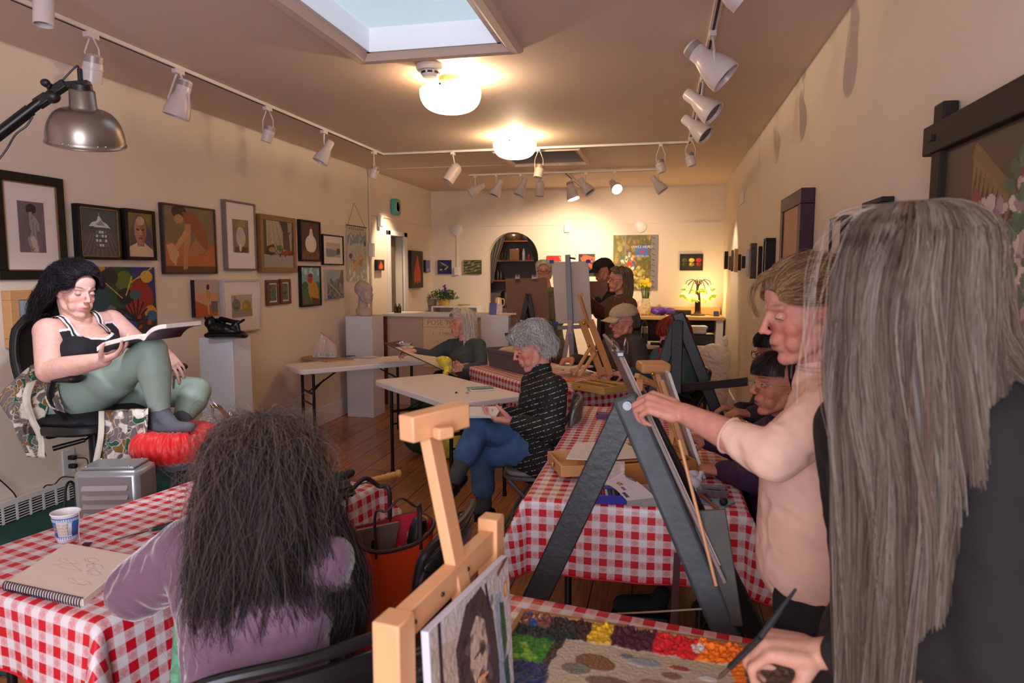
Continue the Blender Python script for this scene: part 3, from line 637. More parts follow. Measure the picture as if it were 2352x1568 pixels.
def aimrot(d): 
    z=_n(d); x=_n(np.cross(z,[0,0,1]) if abs(z[2])<.98 else [1,0,0]); y=np.cross(z,x); return np.array([x,y,z]).T
def spot(kind,px,py,base,drop,aim,label,lit=False,size=1.):
    """base: point under the rail (x,y,z); aim: direction the lamp faces"""
    base=np.array(base,float); t=thing('track_light',base-np.array([0,0,drop]),label,'track light','white track lights on the ceiling')
    hd=base-np.array([0,0,drop]); ax=_n(aim); s=size
    MB().box(base-np.array([0,0,.009]),(.035,.075,.034)).build('adapter',WHT,t,bevel=.004)
    if kind=='bell':
        pr=[(.0,-.11),(.026,-.11),(.031,-.10),(.031,-.05),(.033,-.045),(.055,.02),(.062,.055),(.062,.075),(.055,.075),(.052,.06)]
        MB().tube(spline([base-np.array([0,0,.02]),base*.5+hd*.5+np.cross(ax,[0,0,1])*.03,hd-ax*.02],5),.006,8).build('stem',WHT,t)
    elif kind=='yoke':
        pr=[(.0,-.12),(.030,-.12),(.036,-.112),(.036,-.05),(.039,-.045),(.055,0),(.066,.045),(.066,.075),(.058,.075),(.055,.055)]
        sdv=_n(np.cross(ax,[0,0,1])) if abs(ax[2])<.95 else np.array([1.,0,0]); y=MB()
        for q in(-1,1): y.tube([base-np.array([0,0,.02])+sdv*q*.012,hd+ax*.02+sdv*q*.070-np.array([0,0,-.05]),hd+ax*.03+sdv*q*.070],.006,8)
        y.build('yoke',WHT,t)
    elif kind=='can':
        pr=[(.0,-.055),(.02,-.055),(.036,-.045),(.037,0),(.0385,.002),(.0385,.006),(.037,.008),(.037,.055),(.031,.055),(.030,.04)]
        sdv=_n(np.cross(ax,[0,0,1])) if abs(ax[2])<.95 else np.array([1.,0,0]); y=MB()
        for q in(-1,1): y.tube([base-np.array([0,0,.02])+sdv*q*.01,(base+hd)/2+sdv*q*.042,hd+sdv*q*.042],.004,8)
        y.build('yoke',WHT,t)
    else: # bullet
        pr=[(0,-.085)]+[(.048*math.sin(a),-.04-.045*math.cos(a)) for a in np.linspace(.2,PI/2,7)]+[(.048,.085),(.042,.085),(.041,.06)]
        MB().tube([base-np.array([0,0,.02]),hd-ax*.05],.007,8).build('stem',WHT,t)
    pr=[(a*s,c*s) for a,c in pr]
    MB().lathe(pr,c=hd,n=28,axis=ax,cap=False).build('lamp_head',WHT,t)
    if kind in('yoke','can'): MB().lathe([(pr[2][0]*1.02,pr[1][1]+.01*s),(pr[2][0]*1.03,pr[1][1]+.035*s)],c=hd,n=20,axis=ax,cap=False).build('ribbed_collar',RIB,t)
    e=pr[-1]; MB().lathe([(0,e[1]),(e[0]*1.02,e[1])],c=hd,n=24,axis=ax,cap=False).build('lens',LITB if lit else LENS,t)
    return hd
# left run: heads face the left wall
zb=ZC-.02
for kind,px,py,drop,aim,l,sz in [('can',8,40,.16,(-.6,-.5,-.7),'white track light at the top left corner of the photo, cut by its edge',1.2),('bullet',185,30,.12,(0,-.1,-1),'white track light above the clamp lamp pointing straight down',.8),
      ('can',222,75,.17,(-.25,.1,-1),'gimbal track light above the metal clamp lamp with a grey collar',1.25),('yoke',412,160,.19,(-.3,-.1,-1),'flared track light above the arched nude painting on the left run',1.15),
      ('can',632,245,.19,(-.3,-.1,-1),'gimbal track light above the bird drawing, fourth along the left run',1.1),('bell',752,300,.19,(-.45,-.3,-1),'flared track light above the hen and rooster paintings',1.1),('can',868,348,.2,(-.35,-.1,-1),'gimbal track light at the far left corner of the track',1.15)]:
    yy=at(px,py,'z',zb)[1]; yy={8:1.9,185:2.45}.get(px,yy); xb=TX if px!=185 else TX+.33
    spot(kind,px,py,(xb,yy,zb),drop,aim,l,size=sz)
for kind,px,drop,aim,l,sz in [('bullet',1040,.20,(-.45,-.3,-.8),'rounded white track light left of the brightly lit bowl',1.25),('can',1238,.21,(-.15,-.2,-1),'gimbal track light just right of the brightly lit bowl',1.2),('can',1518,.20,(.3,-.1,-1),'gimbal track light on the cross track near its right end',1.15)]:
    xx=at(px,345,'y',TY)[0]; spot(kind,px,0,(xx,TY,zb),drop,aim,l,size=sz)
for kind,yy,drop,aim,l,sz in [('can',6.45,.19,(.3,-.1,-1),'gimbal track light at the far corner of the right run',1.15),('bell',5.2,.17,(.8,-.35,-.75),'flared track light second from the far corner on the right run',1.2),('bell',4.5,.17,(.85,-.3,-.75),'flared track light in the middle of the right run',1.25),
      ('yoke',3.7,.16,(.8,-.1,-.75),'large flared track light second nearest on the right run',1.3),('yoke',2.75,.11,(.9,.15,-.75),'large flared track light nearest the camera on the right run',1.3)]:
    spot(kind,0,0,(TX2,yy,zb),drop,aim,l,size=sz)
zz=ZC-.04
for kind,px,aim,l,lit in [('bell',1092,(-.8,-.3,-.55),'leftmost flared light on the back track, tilted left',False),('bell',1141,(-.4,-.3,-1),'second flared light from the left on the back track',False),('bell',1197,(-.4,-.2,-1),'third light from the left on the back track',False),('bullet',1240,(0,-.12,-1),'rounded light hanging straight down on the back track',False),
       ('bell',1346,(.6,-.2,-.8),'flared light tilted right beside the slanting track',False),('bell',1413,(.35,-.75,-.5),'glowing lit light on the back track',True),('bell',1513,(.6,-.1,-.8),'rightmost light on the back track',False)]:
    xx=at(px,392,'y',8.25)[0]; spot(kind,px,0,(xx,8.25,zz),.17,aim,l,lit,1.15)
q=q0*.6+q1*.4; spot('yoke',1315,0,(q[0],q[1],ZC-.03),.17,(.25,-.1,-1),'large flared light hanging from the slanting track, its glass glowing',True,1.2)
MODEL_LAMP=(P(197,325,2.5),P(215,840,3.0))
# ================================================================ pictures on the walls
PAINT=mat('painted_picture',attr=True,rough=.6,bump=.08,bscale=300)
BLK=mat('black_frame',S(22,19,17),rough=.6,spec=.3); GOLD=mat('old_gold_frame',S(128,92,50),rough=.45,var=.2,scale=60,bump=.3,bscale=90); MATB=mat('white_mount',S(226,216,212),rough=.8)
BLOND=mat('blond_wood',S(200,150,98),rough=.5,var=.10,scale=9,stretch=(1,1,6)); GREYF=mat('grey_frame',S(120,105,95),rough=.5); SILV=mat('silver_frame',S(200,195,195),rough=.35); BRWN=mat('brown_wood_frame',S(98,52,36),rough=.5,var=.15,scale=20)
CANV=mat('canvas_edge',S(190,170,150),rough=.8); DBRN=mat('dark_brown_frame',S(58,42,34),rough=.5); PLUM=mat('plum_frame',S(46,18,30),rough=.5,spec=.35)
CANVB=mat('dark_canvas_edge',S(30,30,32),rough=.7)
def picture(wall,TL,BR,pic,label,fw=.02,dep=.03,frame=BLK,mount=0,mb=0,liner=None,group=None,cat='picture',name='framed_picture',off=None,ver=None,glass=False):
    """pic: function (w,h)->Pic ; TL/BR: image corners of the outer frame"""
    if wall=='L': o,u,n_,a=XL,np.array([0,1.,0]),np.array([1.,0,0]),'x'
    elif wall=='B': o,u,n_,a=YB,np.array([1.,0,0]),np.array([0,-1.,0]),'y'
    else: o,u,n_,a=XR,np.array([0,-1.,0]),np.array([-1.,0,0]),'x'
    val=o+dep*(n_[0] if a=='x' else n_[1])
    if ver is None:
        A=at(TL[0],TL[1],a,val); B=at(BR[0],BR[1],a,val)
    else: A,B=[np.array(q,float) for q in ver]
    A=A-n_*(n_@A)+n_*abs(val)*(np.sign(val)*np.sign(n_.sum()) if 0 else 1) if 0 else A
    w=abs((B-A)@u); h=A[2]-B[2]; base=A.copy(); base[2]=B[2]
    base=base-u*0; 
    if (B-A)@u<0: base=base+u*((B-A)@u)
    V=np.array([0,0,1.]); t=thing(name,base+u*w/2-n_*dep,label,cat,group)
    g=.0008
    if fw>0:
        b=MB()
        for (p0,p1) in[((0,0),(w,fw)),((0,h-fw),(w,h)),((0,fw),(fw,h-fw)),((w-fw,fw),(w,h-fw))]:
            q=base+u*(p0[0]+p1[0])/2+V*(p0[1]+p1[1])/2-n_*(dep/2-g); 
            b.box(q,np.abs(u)*(p1[0]-p0[0])+V*(p1[1]-p0[1])+np.abs(n_)*(dep-2*g))
        b.build('frame',frame,t,bevel=min(.003,fw*.2))
        if liner is not None:
            b=MB(); l=fw; e=.006
            for (p0,p1) in[((l,l),(w-l,l+e)),((l,h-l-e),(w-l,h-l)),((l,l),(l+e,h-l)),((w-l-e,l),(w-l,h-l))]:
                q=base+u*(p0[0]+p1[0])/2+V*(p0[1]+p1[1])/2-n_*.006; b.box(q,np.abs(u)*(p1[0]-p0[0])+V*(p1[1]-p0[1])+np.abs(n_)*.008)
            b.build('gilt_liner',liner,t,smooth=False)
        inset=.010
    else:
        b=MB(); b.box(base+u*w/2+V*h/2-n_*(dep/2+.001),np.abs(u)*w+V*h+np.abs(n_)*(dep-.002)); b.build('stretched_canvas',frame,t,smooth=False); inset=-.0006
    iw,ih=w-2*fw,h-2*fw; 
    if mount>0:
        MB().box(base+u*w/2+V*h/2-n_*(inset+.002),np.abs(u)*iw+V*ih+np.abs(n_)*.002).build('mount',MATB,t,smooth=False); inset-=.0008
        m1=mount; m2=mb or mount
    else: m1=m2=0
    pw,ph=iw-2*m1,ih-2*m2
    me=pic(pw,ph).mesh(base+u*(fw+m1)+V*(fw+m2)-n_*(inset if fw>0 else -.0006),u*pw,V*ph); link('painting',me,PAINT,t,False)
    return t
LW='L'
def nude(w,h):
    p=Pic(w,h,.005,(112,98,104)).noise(.12,3,1)
    p.ell(.50,.86,.20,.10,(38,34,38)); p.rect(.42,.70,.54,.80,(150,130,128)); p.poly([(.30,.70),(.45,.76),(.60,.73),(.76,.62),(.80,.44),(.70,.42),(.68,.58),(.64,.40),(.70,.20),(.72,.0),(.42,.0),(.36,.12),(.30,.30),(.36,.42),(.30,.55)],(150,134,132))
    p.poly([(.30,.70),(.42,.74),(.40,.55),(.46,.42),(.40,.30),(.30,.30),(.36,.42),(.28,.55)],(104,90,98)); p.poly([(.40,.28),(.55,.34),(.66,.22),(.68,.02),(.52,.02),(.46,.16)],(186,172,160)); p.line([(.52,.70),(.56,.45),(.54,.34)],.012,(110,96,100)); p.line([(.40,.08),(.50,.04),(.56,.10)],.01,(60,50,56)); return p
picture(LW,(-18,386),(160,641),nude,'thick black frame, wide white mount, grey drawing of a standing back view',fw=.05,dep=.03,mount=.085,mb=.10,liner=GOLD)
def box_pic(w,h): return Pic(w,h,.006,(150,158,172)).noise(.15,2,3).m(Pic(w,h,.006,(0,0,0)).v<.35,(205,205,200),.6).rect(.3,0,.6,.3,(50,52,60))
picture(LW,(22,668),(150,786),box_pic,'deep blond wood box frame low on the left wall behind the model',fw=.05,dep=.06,frame=BLOND)
def tower(w,h):
    p=Pic(w,h,.004,(72,76,80)).noise(.08,2,2); p.rect(0,0,1,.50,(88,78,76)).noise(.06,6,5)
    for i in range(9): p.line([(.02+i*.13,0),(.30+i*.06,.5)],.005,(150,140,138),.55)
    p.poly([(.22,.62),(.80,.60),(.72,.68),(.58,.74),(.52,.84),(.48,.84),(.44,.74),(.30,.70)],(205,195,200)); p.poly([(.40,.66),(.66,.64),(.54,.76)],(130,140,158)); p.line([(.5,.84),(.5,.90)],.008,(200,190,190))
    p.rect(.38,.18,.70,.58,(74,78,84)); 
    for j in range(4):
        for i in range(4): p.rect(.40+i*.075,.22+j*.09,.455+i*.075,.275+j*.09,(190,196,205) if (i+j)%3 else (110,104,100))
    return p
picture(LW,(178,466),(282,597),tower,'black frame with a thin gold edge around a grey painting of a white roofed tower',fw=.016,dep=.05,frame=BLK,liner=GOLD)
def portrait(w,h):
    p=Pic(w,h,.004,(118,98,38)).noise(.2,3,4); p.ell(.48,.62,.33,.34,(92,78,88)); p.ell(.20,.4,.12,.28,(80,66,66)); p.ell(.82,.4,.14,.28,(72,66,92))
    p.poly([(.0,0),(.05,.22),(.35,.32),(.65,.32),(1,.15),(1,0)],(205,178,150)); p.rect(.36,.24,.64,.42,(150,104,80)); p.ell(.50,.60,.24,.31,(168,118,92)); p.ell(.60,.58,.12,.26,(142,92,70)); p.ell(.52,.82,.16,.10,(188,150,126))
    p.ell(.40,.62,.06,.025,(60,36,30)); p.ell(.60,.62,.06,.025,(60,36,30)); p.poly([(.48,.62),(.54,.62),(.57,.50),(.45,.50)],(190,130,104)); p.ell(.50,.42,.09,.022,(110,50,44)); return p
picture(LW,(287,477),(362,598),portrait,'dark deep frame around an oil portrait of a long haired person on olive ground',fw=.022,dep=.05)
def abstract(w,h):
    p=Pic(w,h,.0045,(38,48,44)); 
    p.poly([(0,.5),(.25,1),(.5,.9),(.35,.4),(.1,.3)],(110,98,110)); p.ell(.42,.72,.24,.30,(40,72,44)); p.poly([(.6,1),(1,1),(1,.5),(.72,.55)],(34,42,118)); p.ell(.72,.55,.24,.26,(150,36,34)); p.ell(.50,.80,.14,.14,(92,110,40)); p.ell(.86,.86,.10,.09,(210,168,60)); p.ell(.14,.98,.09,.08,(208,130,46)); p.ell(.90,.34,.10,.10,(206,140,60)); p.ell(.92,.28,.09,.08,(56,96,130))
    p.ell(.5,.58,.12,.12,(30,30,44)); p.ell(.66,.60,.09,.07,(62,92,110)); p.poly([(.34,.0),(.36,.22),(.50,.34),(.66,.22),(.68,0)],(40,66,140)); p.ell(.14,.60,.16,.20,(40,70,80)); p.ell(.30,.22,.20,.14,(34,44,72)); p.ell(.28,.86,.13,.12,(44,38,44))
    for a in range(14): p.line([(.66,.22),(.66+.20*math.cos(a*.45),.28+.26*abs(math.sin(a*.45)))],.010,(14,22,18))
    p.line([(.72,.84),(.95,.99)],.010,(206,160,64)); p.line([(.22,.78),(.46,.56)],.006,(206,160,64)); p.line([(.52,.60),(.62,.86)],.008,(190,190,80)); p.line([(.60,.78),(.74,.86)],.008,(220,150,60)); p.dabs(8,[(90,30,50),(180,60,40)],.7,.1,.9,.3,.03,3); p.dabs(4,[(200,150,60)],.42,.1,.5,.16,.015,4); return p
picture(LW,(203,612),(362,766),abstract,'unframed canvas of bright overlapping abstract shapes behind the model',fw=0,dep=.035,frame=CANVB,name='canvas_painting')
def bending(w,h):
    p=Pic(w,h,.005,(118,100,74)).noise(.10,3,6); p.rect(0,0,1,.45,(160,88,52)); p.poly([(0,.42),(.4,.44),(.7,.30),(1,.42),(1,.1),(0,.08)],(172,98,54)).noise(.07,4,8); p.rect(0,.0,1,.10,(98,58,42))
    p.ell(.30,.92,.14,.10,(44,34,32)); p.ell(.29,.81,.09,.07,(170,118,84)); p.poly([(.36,.92),(.54,.94),(.72,.80),(.84,.62),(.86,.42),(.76,.28),(.66,.28),(.70,.44),(.58,.60),(.48,.70),(.42,.66)],(138,74,46)); p.poly([(.40,.74),(.52,.74),(.50,.50),(.44,.30),(.42,.06),(.34,.04),(.36,.35)],(176,122,84)); p.poly([(.44,.30),(.74,.28),(.80,.36),(.60,.52),(.54,.46)],(160,108,76)); p.poly([(.20,.30),(.42,.52),(.48,.60),(.40,.66),(.20,.40)],(186,134,94)); p.ell(.2,.28,.07,.06,(190,140,100)); p.poly([(.04,.40),(.16,.44),(.26,.3),(.2,.1),(.1,.2)],(192,150,110)); return p
picture(LW,(372,464),(501,629),bending,'thin brown frame around an orange painting of a crouching woman reaching down',fw=.012,dep=.035,frame=DBRN)
def birdp(w,h): return Pic(w,h,.004,(128,110,88)).noise(.2,5,9).ell(.5,.45,.30,.28,(190,172,150)).ell(.48,.62,.22,.16,(176,170,176)).rect(.1,.0,.9,.18,(84,68,52)).ell(.45,.15,.08,.12,(210,190,160)).rect(.3,.78,.8,.95,(140,130,80)).noise(.1,9,3)
picture(LW,(516,457),(592,621),birdp,'tall narrow grey frame with white mount around a pale watercolour, top row',fw=.016,dep=.04,frame=GREYF,mount=.085,mb=.13)
def orangef(w,h): return Pic(w,h,.004,(178,160,150)).rect(0,.40,1,.62,(206,140,116)).poly([(0,.45),(.5,.30),(1,.36),(1,0),(0,0)],(176,84,42)).rect(.7,.1,1,.40,(104,100,100)).poly([(.50,.72),(.64,.70),(.70,.55),(.62,.40),(.62,.05),(.56,.05),(.50,.45)],(190,140,50)).ell(.58,.80,.07,.08,(60,28,24)).poly([(.52,.5),(.60,.5),(.60,.06),(.55,.06)],(200,150,120))
picture(LW,(446,643),(501,724),orangef,'small unframed canvas of a standing figure on an orange field above the sculpture pedestal',fw=0,dep=.035,frame=CANVB,name='canvas_painting')
def river(w,h): return Pic(w,h,.004,(176,160,148)).noise(.06,2,3).rect(0,.0,1,.35,(150,136,120)).ell(.22,.55,.20,.28,(110,112,108)).ell(.72,.50,.22,.24,(150,130,52)).ell(.66,.46,.12,.12,(176,150,44)).ell(.24,.42,.12,.06,(60,92,76)).noise(.08,9,5).rect(.1,.62,.22,.95,(120,116,120),.6)
picture(LW,(512,643),(601,756),river,'silver framed river watercolour with wide mount behind the black sculpture',fw=.014,dep=.04,frame=SILV,mount=.10,mb=.11)
def still(w,h):
    p=Pic(w,h,.005,(64,52,42)); 
    for i in range(12): p.line([(.42-.034*i+.1,1),(.60-.06*i+.2,.30+.02*abs(i-6))],.022,(168+(i%3)*12,158+(i%3)*10,140),.8)
    p.poly([(.82,1),(.98,1),(.95,.35),(.85,.4)],(150,140,126)); p.poly([(0,.28),(1,.28),(1,0),(0,0)],(150,144,138)).noise(.05,9,2); p.poly([(.06,.34),(.14,.46),(.34,.50),(.44,.36),(.3,.26),(.1,.28)],(44,36,34)); p.ell(.30,.38,.12,.06,(150,120,80)); p.dabs(10,[(126,26,28),(150,36,30),(96,22,24)],.45,.26,.85,.36,.045,2); p.dabs(8,[(66,84,50)],.42,.38,.62,.46,.04,5); p.poly([(.66,.40),(.90,.38),(.86,.72),(.94,.80),(.78,.76),(.66,.80)],(70,60,54)); p.ell(.9,.34,.05,.04,(150,30,30)); return p
picture(LW,(597,490),(683,626),still,'ornate old gold frame around a still life with white drapery and red fruit',fw=.045,dep=.05,frame=GOLD)
def hen(w,h): return Pic(w,h,.004,(66,46,36)).rect(0,0,1,.25,(104,70,40)).ell(.52,.42,.30,.24,(214,204,196)).poly([(.38,.5),(.48,.78),(.60,.78),(.70,.5)],(220,210,202)).ell(.54,.78,.07,.06,(216,206,198)).ell(.52,.86,.035,.05,(170,30,40)).ell(.54,.72,.02,.04,(180,50,50)).dabs(20,[(120,84,48),(90,60,36)],0,.0,1,.2,.05,7)
picture(LW,(690,503),(739,601),hen,'black frame around a painting of a white hen on dark brown',fw=.018,dep=.04)
def sea(w,h): return Pic(w,h,.004,(186,172,160)).rect(0,0,1,.40,(150,150,146)).poly([(0,.6),(.7,.5),(1,.35),(1,.0),(.4,.0),(0,.2)],(128,140,150)).rect(.72,.2,1,.62,(86,90,104)).poly([(.4,.0),(1,.25),(1,.1),(.8,0)],(188,176,160)).noise(.05,8,3)
picture(LW,(742,537),(791,609),sea,'small black frame with wide mount around a seascape right of the hen',fw=.013,dep=.035,mount=.06,mb=.07)
def mini(s): return lambda w,h: Pic(w,h,.003,(90,104,70)).noise(.3,6,s).rect(0,.35,1,.5,(60,110,120) if s==1 else (60,80,40)).noise(.2,9,s+3).dabs(14,[(80,104,40),(150,140,60),(50,80,50),(40,60,30)],0,0,1,1,.1,s)
picture(LW,(614,643),(643,700),mini(1),'left one of the two tiny reddish wood frames hung side by side',fw=.028,dep=.03,frame=BRWN,mount=.012,mb=.012,group='pair of tiny wood frames')
picture(LW,(645,641),(670,697),mini(2),'right one of the two tiny reddish wood frames hung side by side',fw=.028,dep=.03,frame=BRWN,mount=.012,mb=.012,group='pair of tiny wood frames')
def rooster(w,h): return Pic(w,h,.004,(112,164,176)).dabs(5,[(190,206,206)],0,.75,1,1,.1,3).rect(0,0,1,.45,(58,96,58)).ell(.2,.52,.16,.10,(50,84,76)).ell(.85,.5,.2,.12,(70,104,110)).ell(.64,.36,.26,.30,(190,138,42),.5).poly([(.36,.62),(.60,.64),(.86,.35),(.96,.12),(.60,.02),(.46,.2)],(184,132,40)).poly([(.50,.2),(.96,.14),(.9,0),(.6,0)],(84,48,34)).ell(.46,.70,.15,.13,(176,72,34)).ell(.50,.79,.12,.05,(110,34,30)).ell(.44,.66,.08,.05,(150,40,34)).ell(.20,.10,.10,.08,(120,80,50)).noise(.05,9,4)
picture(LW,(691,610),(740,701),rooster,'black frame around a painting of a golden rooster under blue sky',fw=.016,dep=.035)
def land(w,h): return Pic(w,h,.004,(150,166,176)).rect(0,.0,1,.6,(150,146,140)).dabs(60,[(110,120,140),(150,140,120),(96,120,96),(170,160,150),(90,90,120),(160,130,130)],0,0,1,.65,.08,3).poly([(.7,.55),(1,.6),(1,1),(.85,.95)],(110,96,110)).line([(.2,.5),(.8,.1)],.02,(190,180,160)).dabs(4,[(60,90,150)],0,0,.3,.1,.05,1)
picture(LW,(751,619),(790,684),land,'small unframed pastel landscape canvas beside the golden rooster',fw=0,dep=.04,frame=CANV,name='canvas_painting')
# woven banner on a string
A=at(797,517,'x',XL+.02);B=at(836,517,'x',XL+.02);D=at(844,645,'x',XL+.02)
def banner(w,h):
    p=Pic(w,h,.005,(172,176,170)).noise(.08,4,2).poly([(0,.82),(.2,.88),(.4,.80),(.6,.90),(.8,.82),(1,.9),(1,.7),(0,.68)],(120,140,156)); p.dabs(50,[(196,190,176),(120,146,150),(200,180,150),(150,170,160)],0,0,1,.95,.06,5); p.rect(.05,.92,.95,.985,(190,180,160)); 
    for i in range(8): p.rect(.1+i*.1,.93,.15+i*.1,.975,(110,96,90))
    p.poly([(.1,.42),(.5,.38),(.85,.42),(.7,.32),(.3,.32)],(176,128,100)).ell(.15,.46,.08,.05,(70,76,96)).ell(.92,.7,.05,.05,(50,60,90)).dabs(16,[(214,220,220),(150,180,190)],0,.02,1,.2,.08,8); p.ell(.45,.33,.3,.06,(190,160,110),.6); return p
t=thing('woven_banner',(XL,A[1]/2+B[1]/2,D[2]),'pale woven seaside banner hanging by a string on the left wall','wall hanging')
w_=D[1]-A[1]; link('banner_cloth',banner(.3,.6).mesh((XL+.02,A[1],D[2]),(0,w_*.98,0),(.0,.0,A[2]-D[2])),PAINT,t,False)
MB().box2((XL+.006,A[1],D[2]),(XL+.0195,A[1]+w_*.98,A[2])).build('backing',CANV,t,smooth=False)
pk=at(815,466,'x',XL+.02); MB().tube([(XL+.02,A[1]+.02,A[2]),(XL+.01,pk[1],pk[2]),(XL+.02,A[1]+w_-.03,A[2])],.0025,6).build('string',mat('string',S(150,120,90),rough=.8),t)
MB().cyl((XL+.02,A[1]-.01,A[2]+.003),(XL+.02,A[1]+w_,A[2]+.003),.006).build('rod',DBRN,t)
def flame(bg,col,bx=.5): return lambda w,h: Pic(w,h,.005,bg).poly([(bx-.28,.1),(bx-.30,.4),(bx-.12,.7),(bx,.9),(bx+.12,.7),(bx+.3,.4),(bx+.26,.12),(bx+.1,.2),(bx,.08),(bx-.1,.2)],col).noise(.08,7,2)
picture(LW,(867,596),(883,621),flame((44,32,24),(226,96,20)),'small square painting of an orange pear on black, left of the doorway',fw=0,dep=.04,frame=CANVB,name='canvas_painting')
picture(LW,(945,575),(972,660),flame((66,54,46),(206,84,44)),'tall dark canvas with an orange flame shape right of the doorway',fw=0,dep=.05,frame=CANVB,name='canvas_painting')
picture(LW,(978,597),(988,625),lambda w,h:Pic(w,h,.006,(112,122,190)).noise(.1,3,1).rect(.2,.1,.8,.3,(150,160,200)),'tiny blue canvas in the far left corner of the room',fw=0,dep=.04,frame=CANVB,name='canvas_painting')
# back wall
picture('B',(1005,597),(1036,629),lambda w,h:Pic(w,h,.004,(24,34,110)).poly([(.05,.95),(.5,.8),(.95,.45),(.6,.2),(.1,.1)],(58,58,60)).poly([(.1,.9),(.5,.72),(.85,.5),(.4,.66)],(160,160,165)).line([(.2,.3),(.6,.35),(.75,.5)],.03,(220,220,220)).ell(.42,.42,.12,.14,(30,30,32)),'small blue canvas of a grey fish left of the arch',fw=0,dep=.03,frame=CANVB,name='canvas_painting')
def bott(w,h):
    p=Pic(w,h,.004,(62,70,34)); 
    for i in range(5): p.line([(0,.1+i*.2),(.4,.15+i*.2),(.7,.3+i*.2),(1,.35+i*.2)],.015,(150,150,70)); 
    for i in range(7): p.ell(.1+(i*.37)%.9,.12+(i*.23)%.8,.10,.06,(140,134,146),.7)
    return p
picture('B',(1065,597),(1105,629),bott,'small green canvas with pale slanting shapes left of the arch',fw=0,dep=.03,frame=CANVB,name='canvas_painting')
picture('B',(1256,587),(1288,608),lambda w,h:Pic(w,h,.005,(190,24,34)).dabs(14,[(220,80,50),(150,20,40),(230,150,90)],0,0,1,1,.06,2),'small red canvas behind the white haired woman right of the arch',fw=0,dep=.03,frame=CANVB,name='canvas_painting')
picture('B',(1329,583),(1366,632),lambda w,h:Pic(w,h,.004,(28,30,44)).poly([(.1,.8),(.4,.95),(.9,.85),(.7,.7),(.2,.65)],(224,80,30)).dabs(10,[(230,90,40),(200,60,30)],.2,.65,1,.95,.07,1).poly([(.5,.6),(.9,.5),(.8,.3),(.6,.45)],(210,70,34)),'dark canvas of an orange lobster behind the black capped painter',fw=0,dep=.03,frame=CANVB,name='canvas_painting')
def buoys(w,h):
    p=Pic(w,h,.006,(110,104,48)).noise(.2,5,3); p.dabs(150,[(142,132,50),(96,92,40),(164,130,60),(120,84,46),(86,92,48),(176,160,90)],0,0,1,1,.05,4,.7)
    p.rect(.86,0,1,1,(132,126,134)); 
    for i in range(10): p.line([(.88,.95-i*.1),(.93,.93-i*.1)],.01,(80,76,84))
    p.rect(.26,.5,.29,1,(132,126,120)); p.rect(.50,.60,.80,.80,(96,104,120)); p.rect(.51,.61,.79,.80,(74,116,184)); p.ell(.65,.69,.05,.035,(176,60,90)); 
    p.dabs(34,[(196,40,36),(230,226,220),(54,96,170),(226,190,80),(210,206,200),(40,44,80)],.18,.34,.5,.62,.035,9,1); p.line([(.36,.70),(.36,.62)],.008,(220,220,220)); p.rect(.30,.695,.42,.71,(60,66,110)); p.line([(.40,.62),(.52,.48)],.008,(210,120,90)); p.ell(.4,.28,.03,.06,(226,220,214)); p.dabs(50,[(196,176,90),(216,200,120),(150,140,50)],.3,.02,.8,.4,.04,6,.8); return p
bp=picture('B',(1409,540),(1509,664),buoys,'large canvas of autumn woods with a blue sign and coloured buoys on the back wall',fw=0,dep=.04,frame=CANV,name='canvas_painting')
c=at(1474,576,'y',YB-.0425); text('OWLS HEAD',.052,(c[0],c[1],c[2]+.055),(1,0,0),(0,0,1),WHITE,bp,depth=.0004); text('LOBSTER CO.',.036,(c[0],c[1],c[2]-.075),(1,0,0),(0,0,1),WHITE,bp,depth=.0004)
def pepper(w,h):
    p=Pic(w,h,.004,(24,20,18))
    for i,cc in enumerate([(62,84,40),(214,190,50),(190,30,30)]):
        for s_ in(.63,.36): p.ell(.19+i*.32,s_,.13,.13,cc if s_>.5 else tuple(int(q*.6) for q in cc)); p.ell(.15+i*.32,s_+.03,.04,.07,tuple(min(255,int(q*1.25)) for q in cc),0,.6)
    return p
picture('B',(1562,583),(1614,621),pepper,'black canvas of green, yellow and red peppers above the glass lamp',fw=.006,dep=.03,frame=BLK,name='canvas_painting')
# right wall, all seen at a grazing angle
def rp(px_far,px_near,yt,yb,dep,pic,label,fw=.02,frame=BLK,mount=0,group=None,zt=None,zb=None,y0=None,y1=None):
    n_=at(px_near,yt,'x',XR); f=at(px_far,yt,'x',XR-dep); z1=zt if zt else n_[2]; z0=zb if zb else at(px_near,yb,'x',XR)[2]
    ya=n_[1] if y0 is None else y0; yb_=f[1] if y1 is None else y1
    return picture('R',None,None,pic,label,fw=fw,dep=dep,frame=frame,mount=mount,mb=mount,group=group,ver=((XR-dep,yb_,z1),(XR-dep,ya,z0)))
plain=lambda c,s=1,a=.1: (lambda w,h: Pic(w,h,.006,c).noise(a,4,s))
G='small frames at the far end of the right wall'
for (a_,b_,t_,u_,d_,fr,pc,lb) in[(1663,1673,577,618,.045,CANVB,(190,160,120),'farthest and first of the thin dark canvases on the right wall'),(1674,1680,588,620,.03,DBRN,(170,140,100),'short thin frame second from the far end of the right wall'),(1680,1686,574,623,.03,DBRN,(150,140,110),'third thin frame from the far end of the right wall'),(1687,1696,571,625,.04,BLOND,(200,180,120),'tallest yellowish thin frame in the far right wall cluster'),(1696,1702,584,621,.03,CANVB,(180,150,60),'short gilt thin frame beside the tallest yellowish one'),(1704,1712,588,616,.035,CANVB,(190,130,110),'small pinkish canvas last in the far right wall cluster')]:
    rp(a_,b_,t_,u_,d_,plain(pc,a_,.15),lb,fw=.0 if fr in(CANVB,BLOND) else .02,frame=fr,group=G)
rp(1714,1722,572,634,.025,plain((170,60,50),4,.4),'thin silver frame with a red picture left of the carved brown frame',fw=.015,frame=SILV)
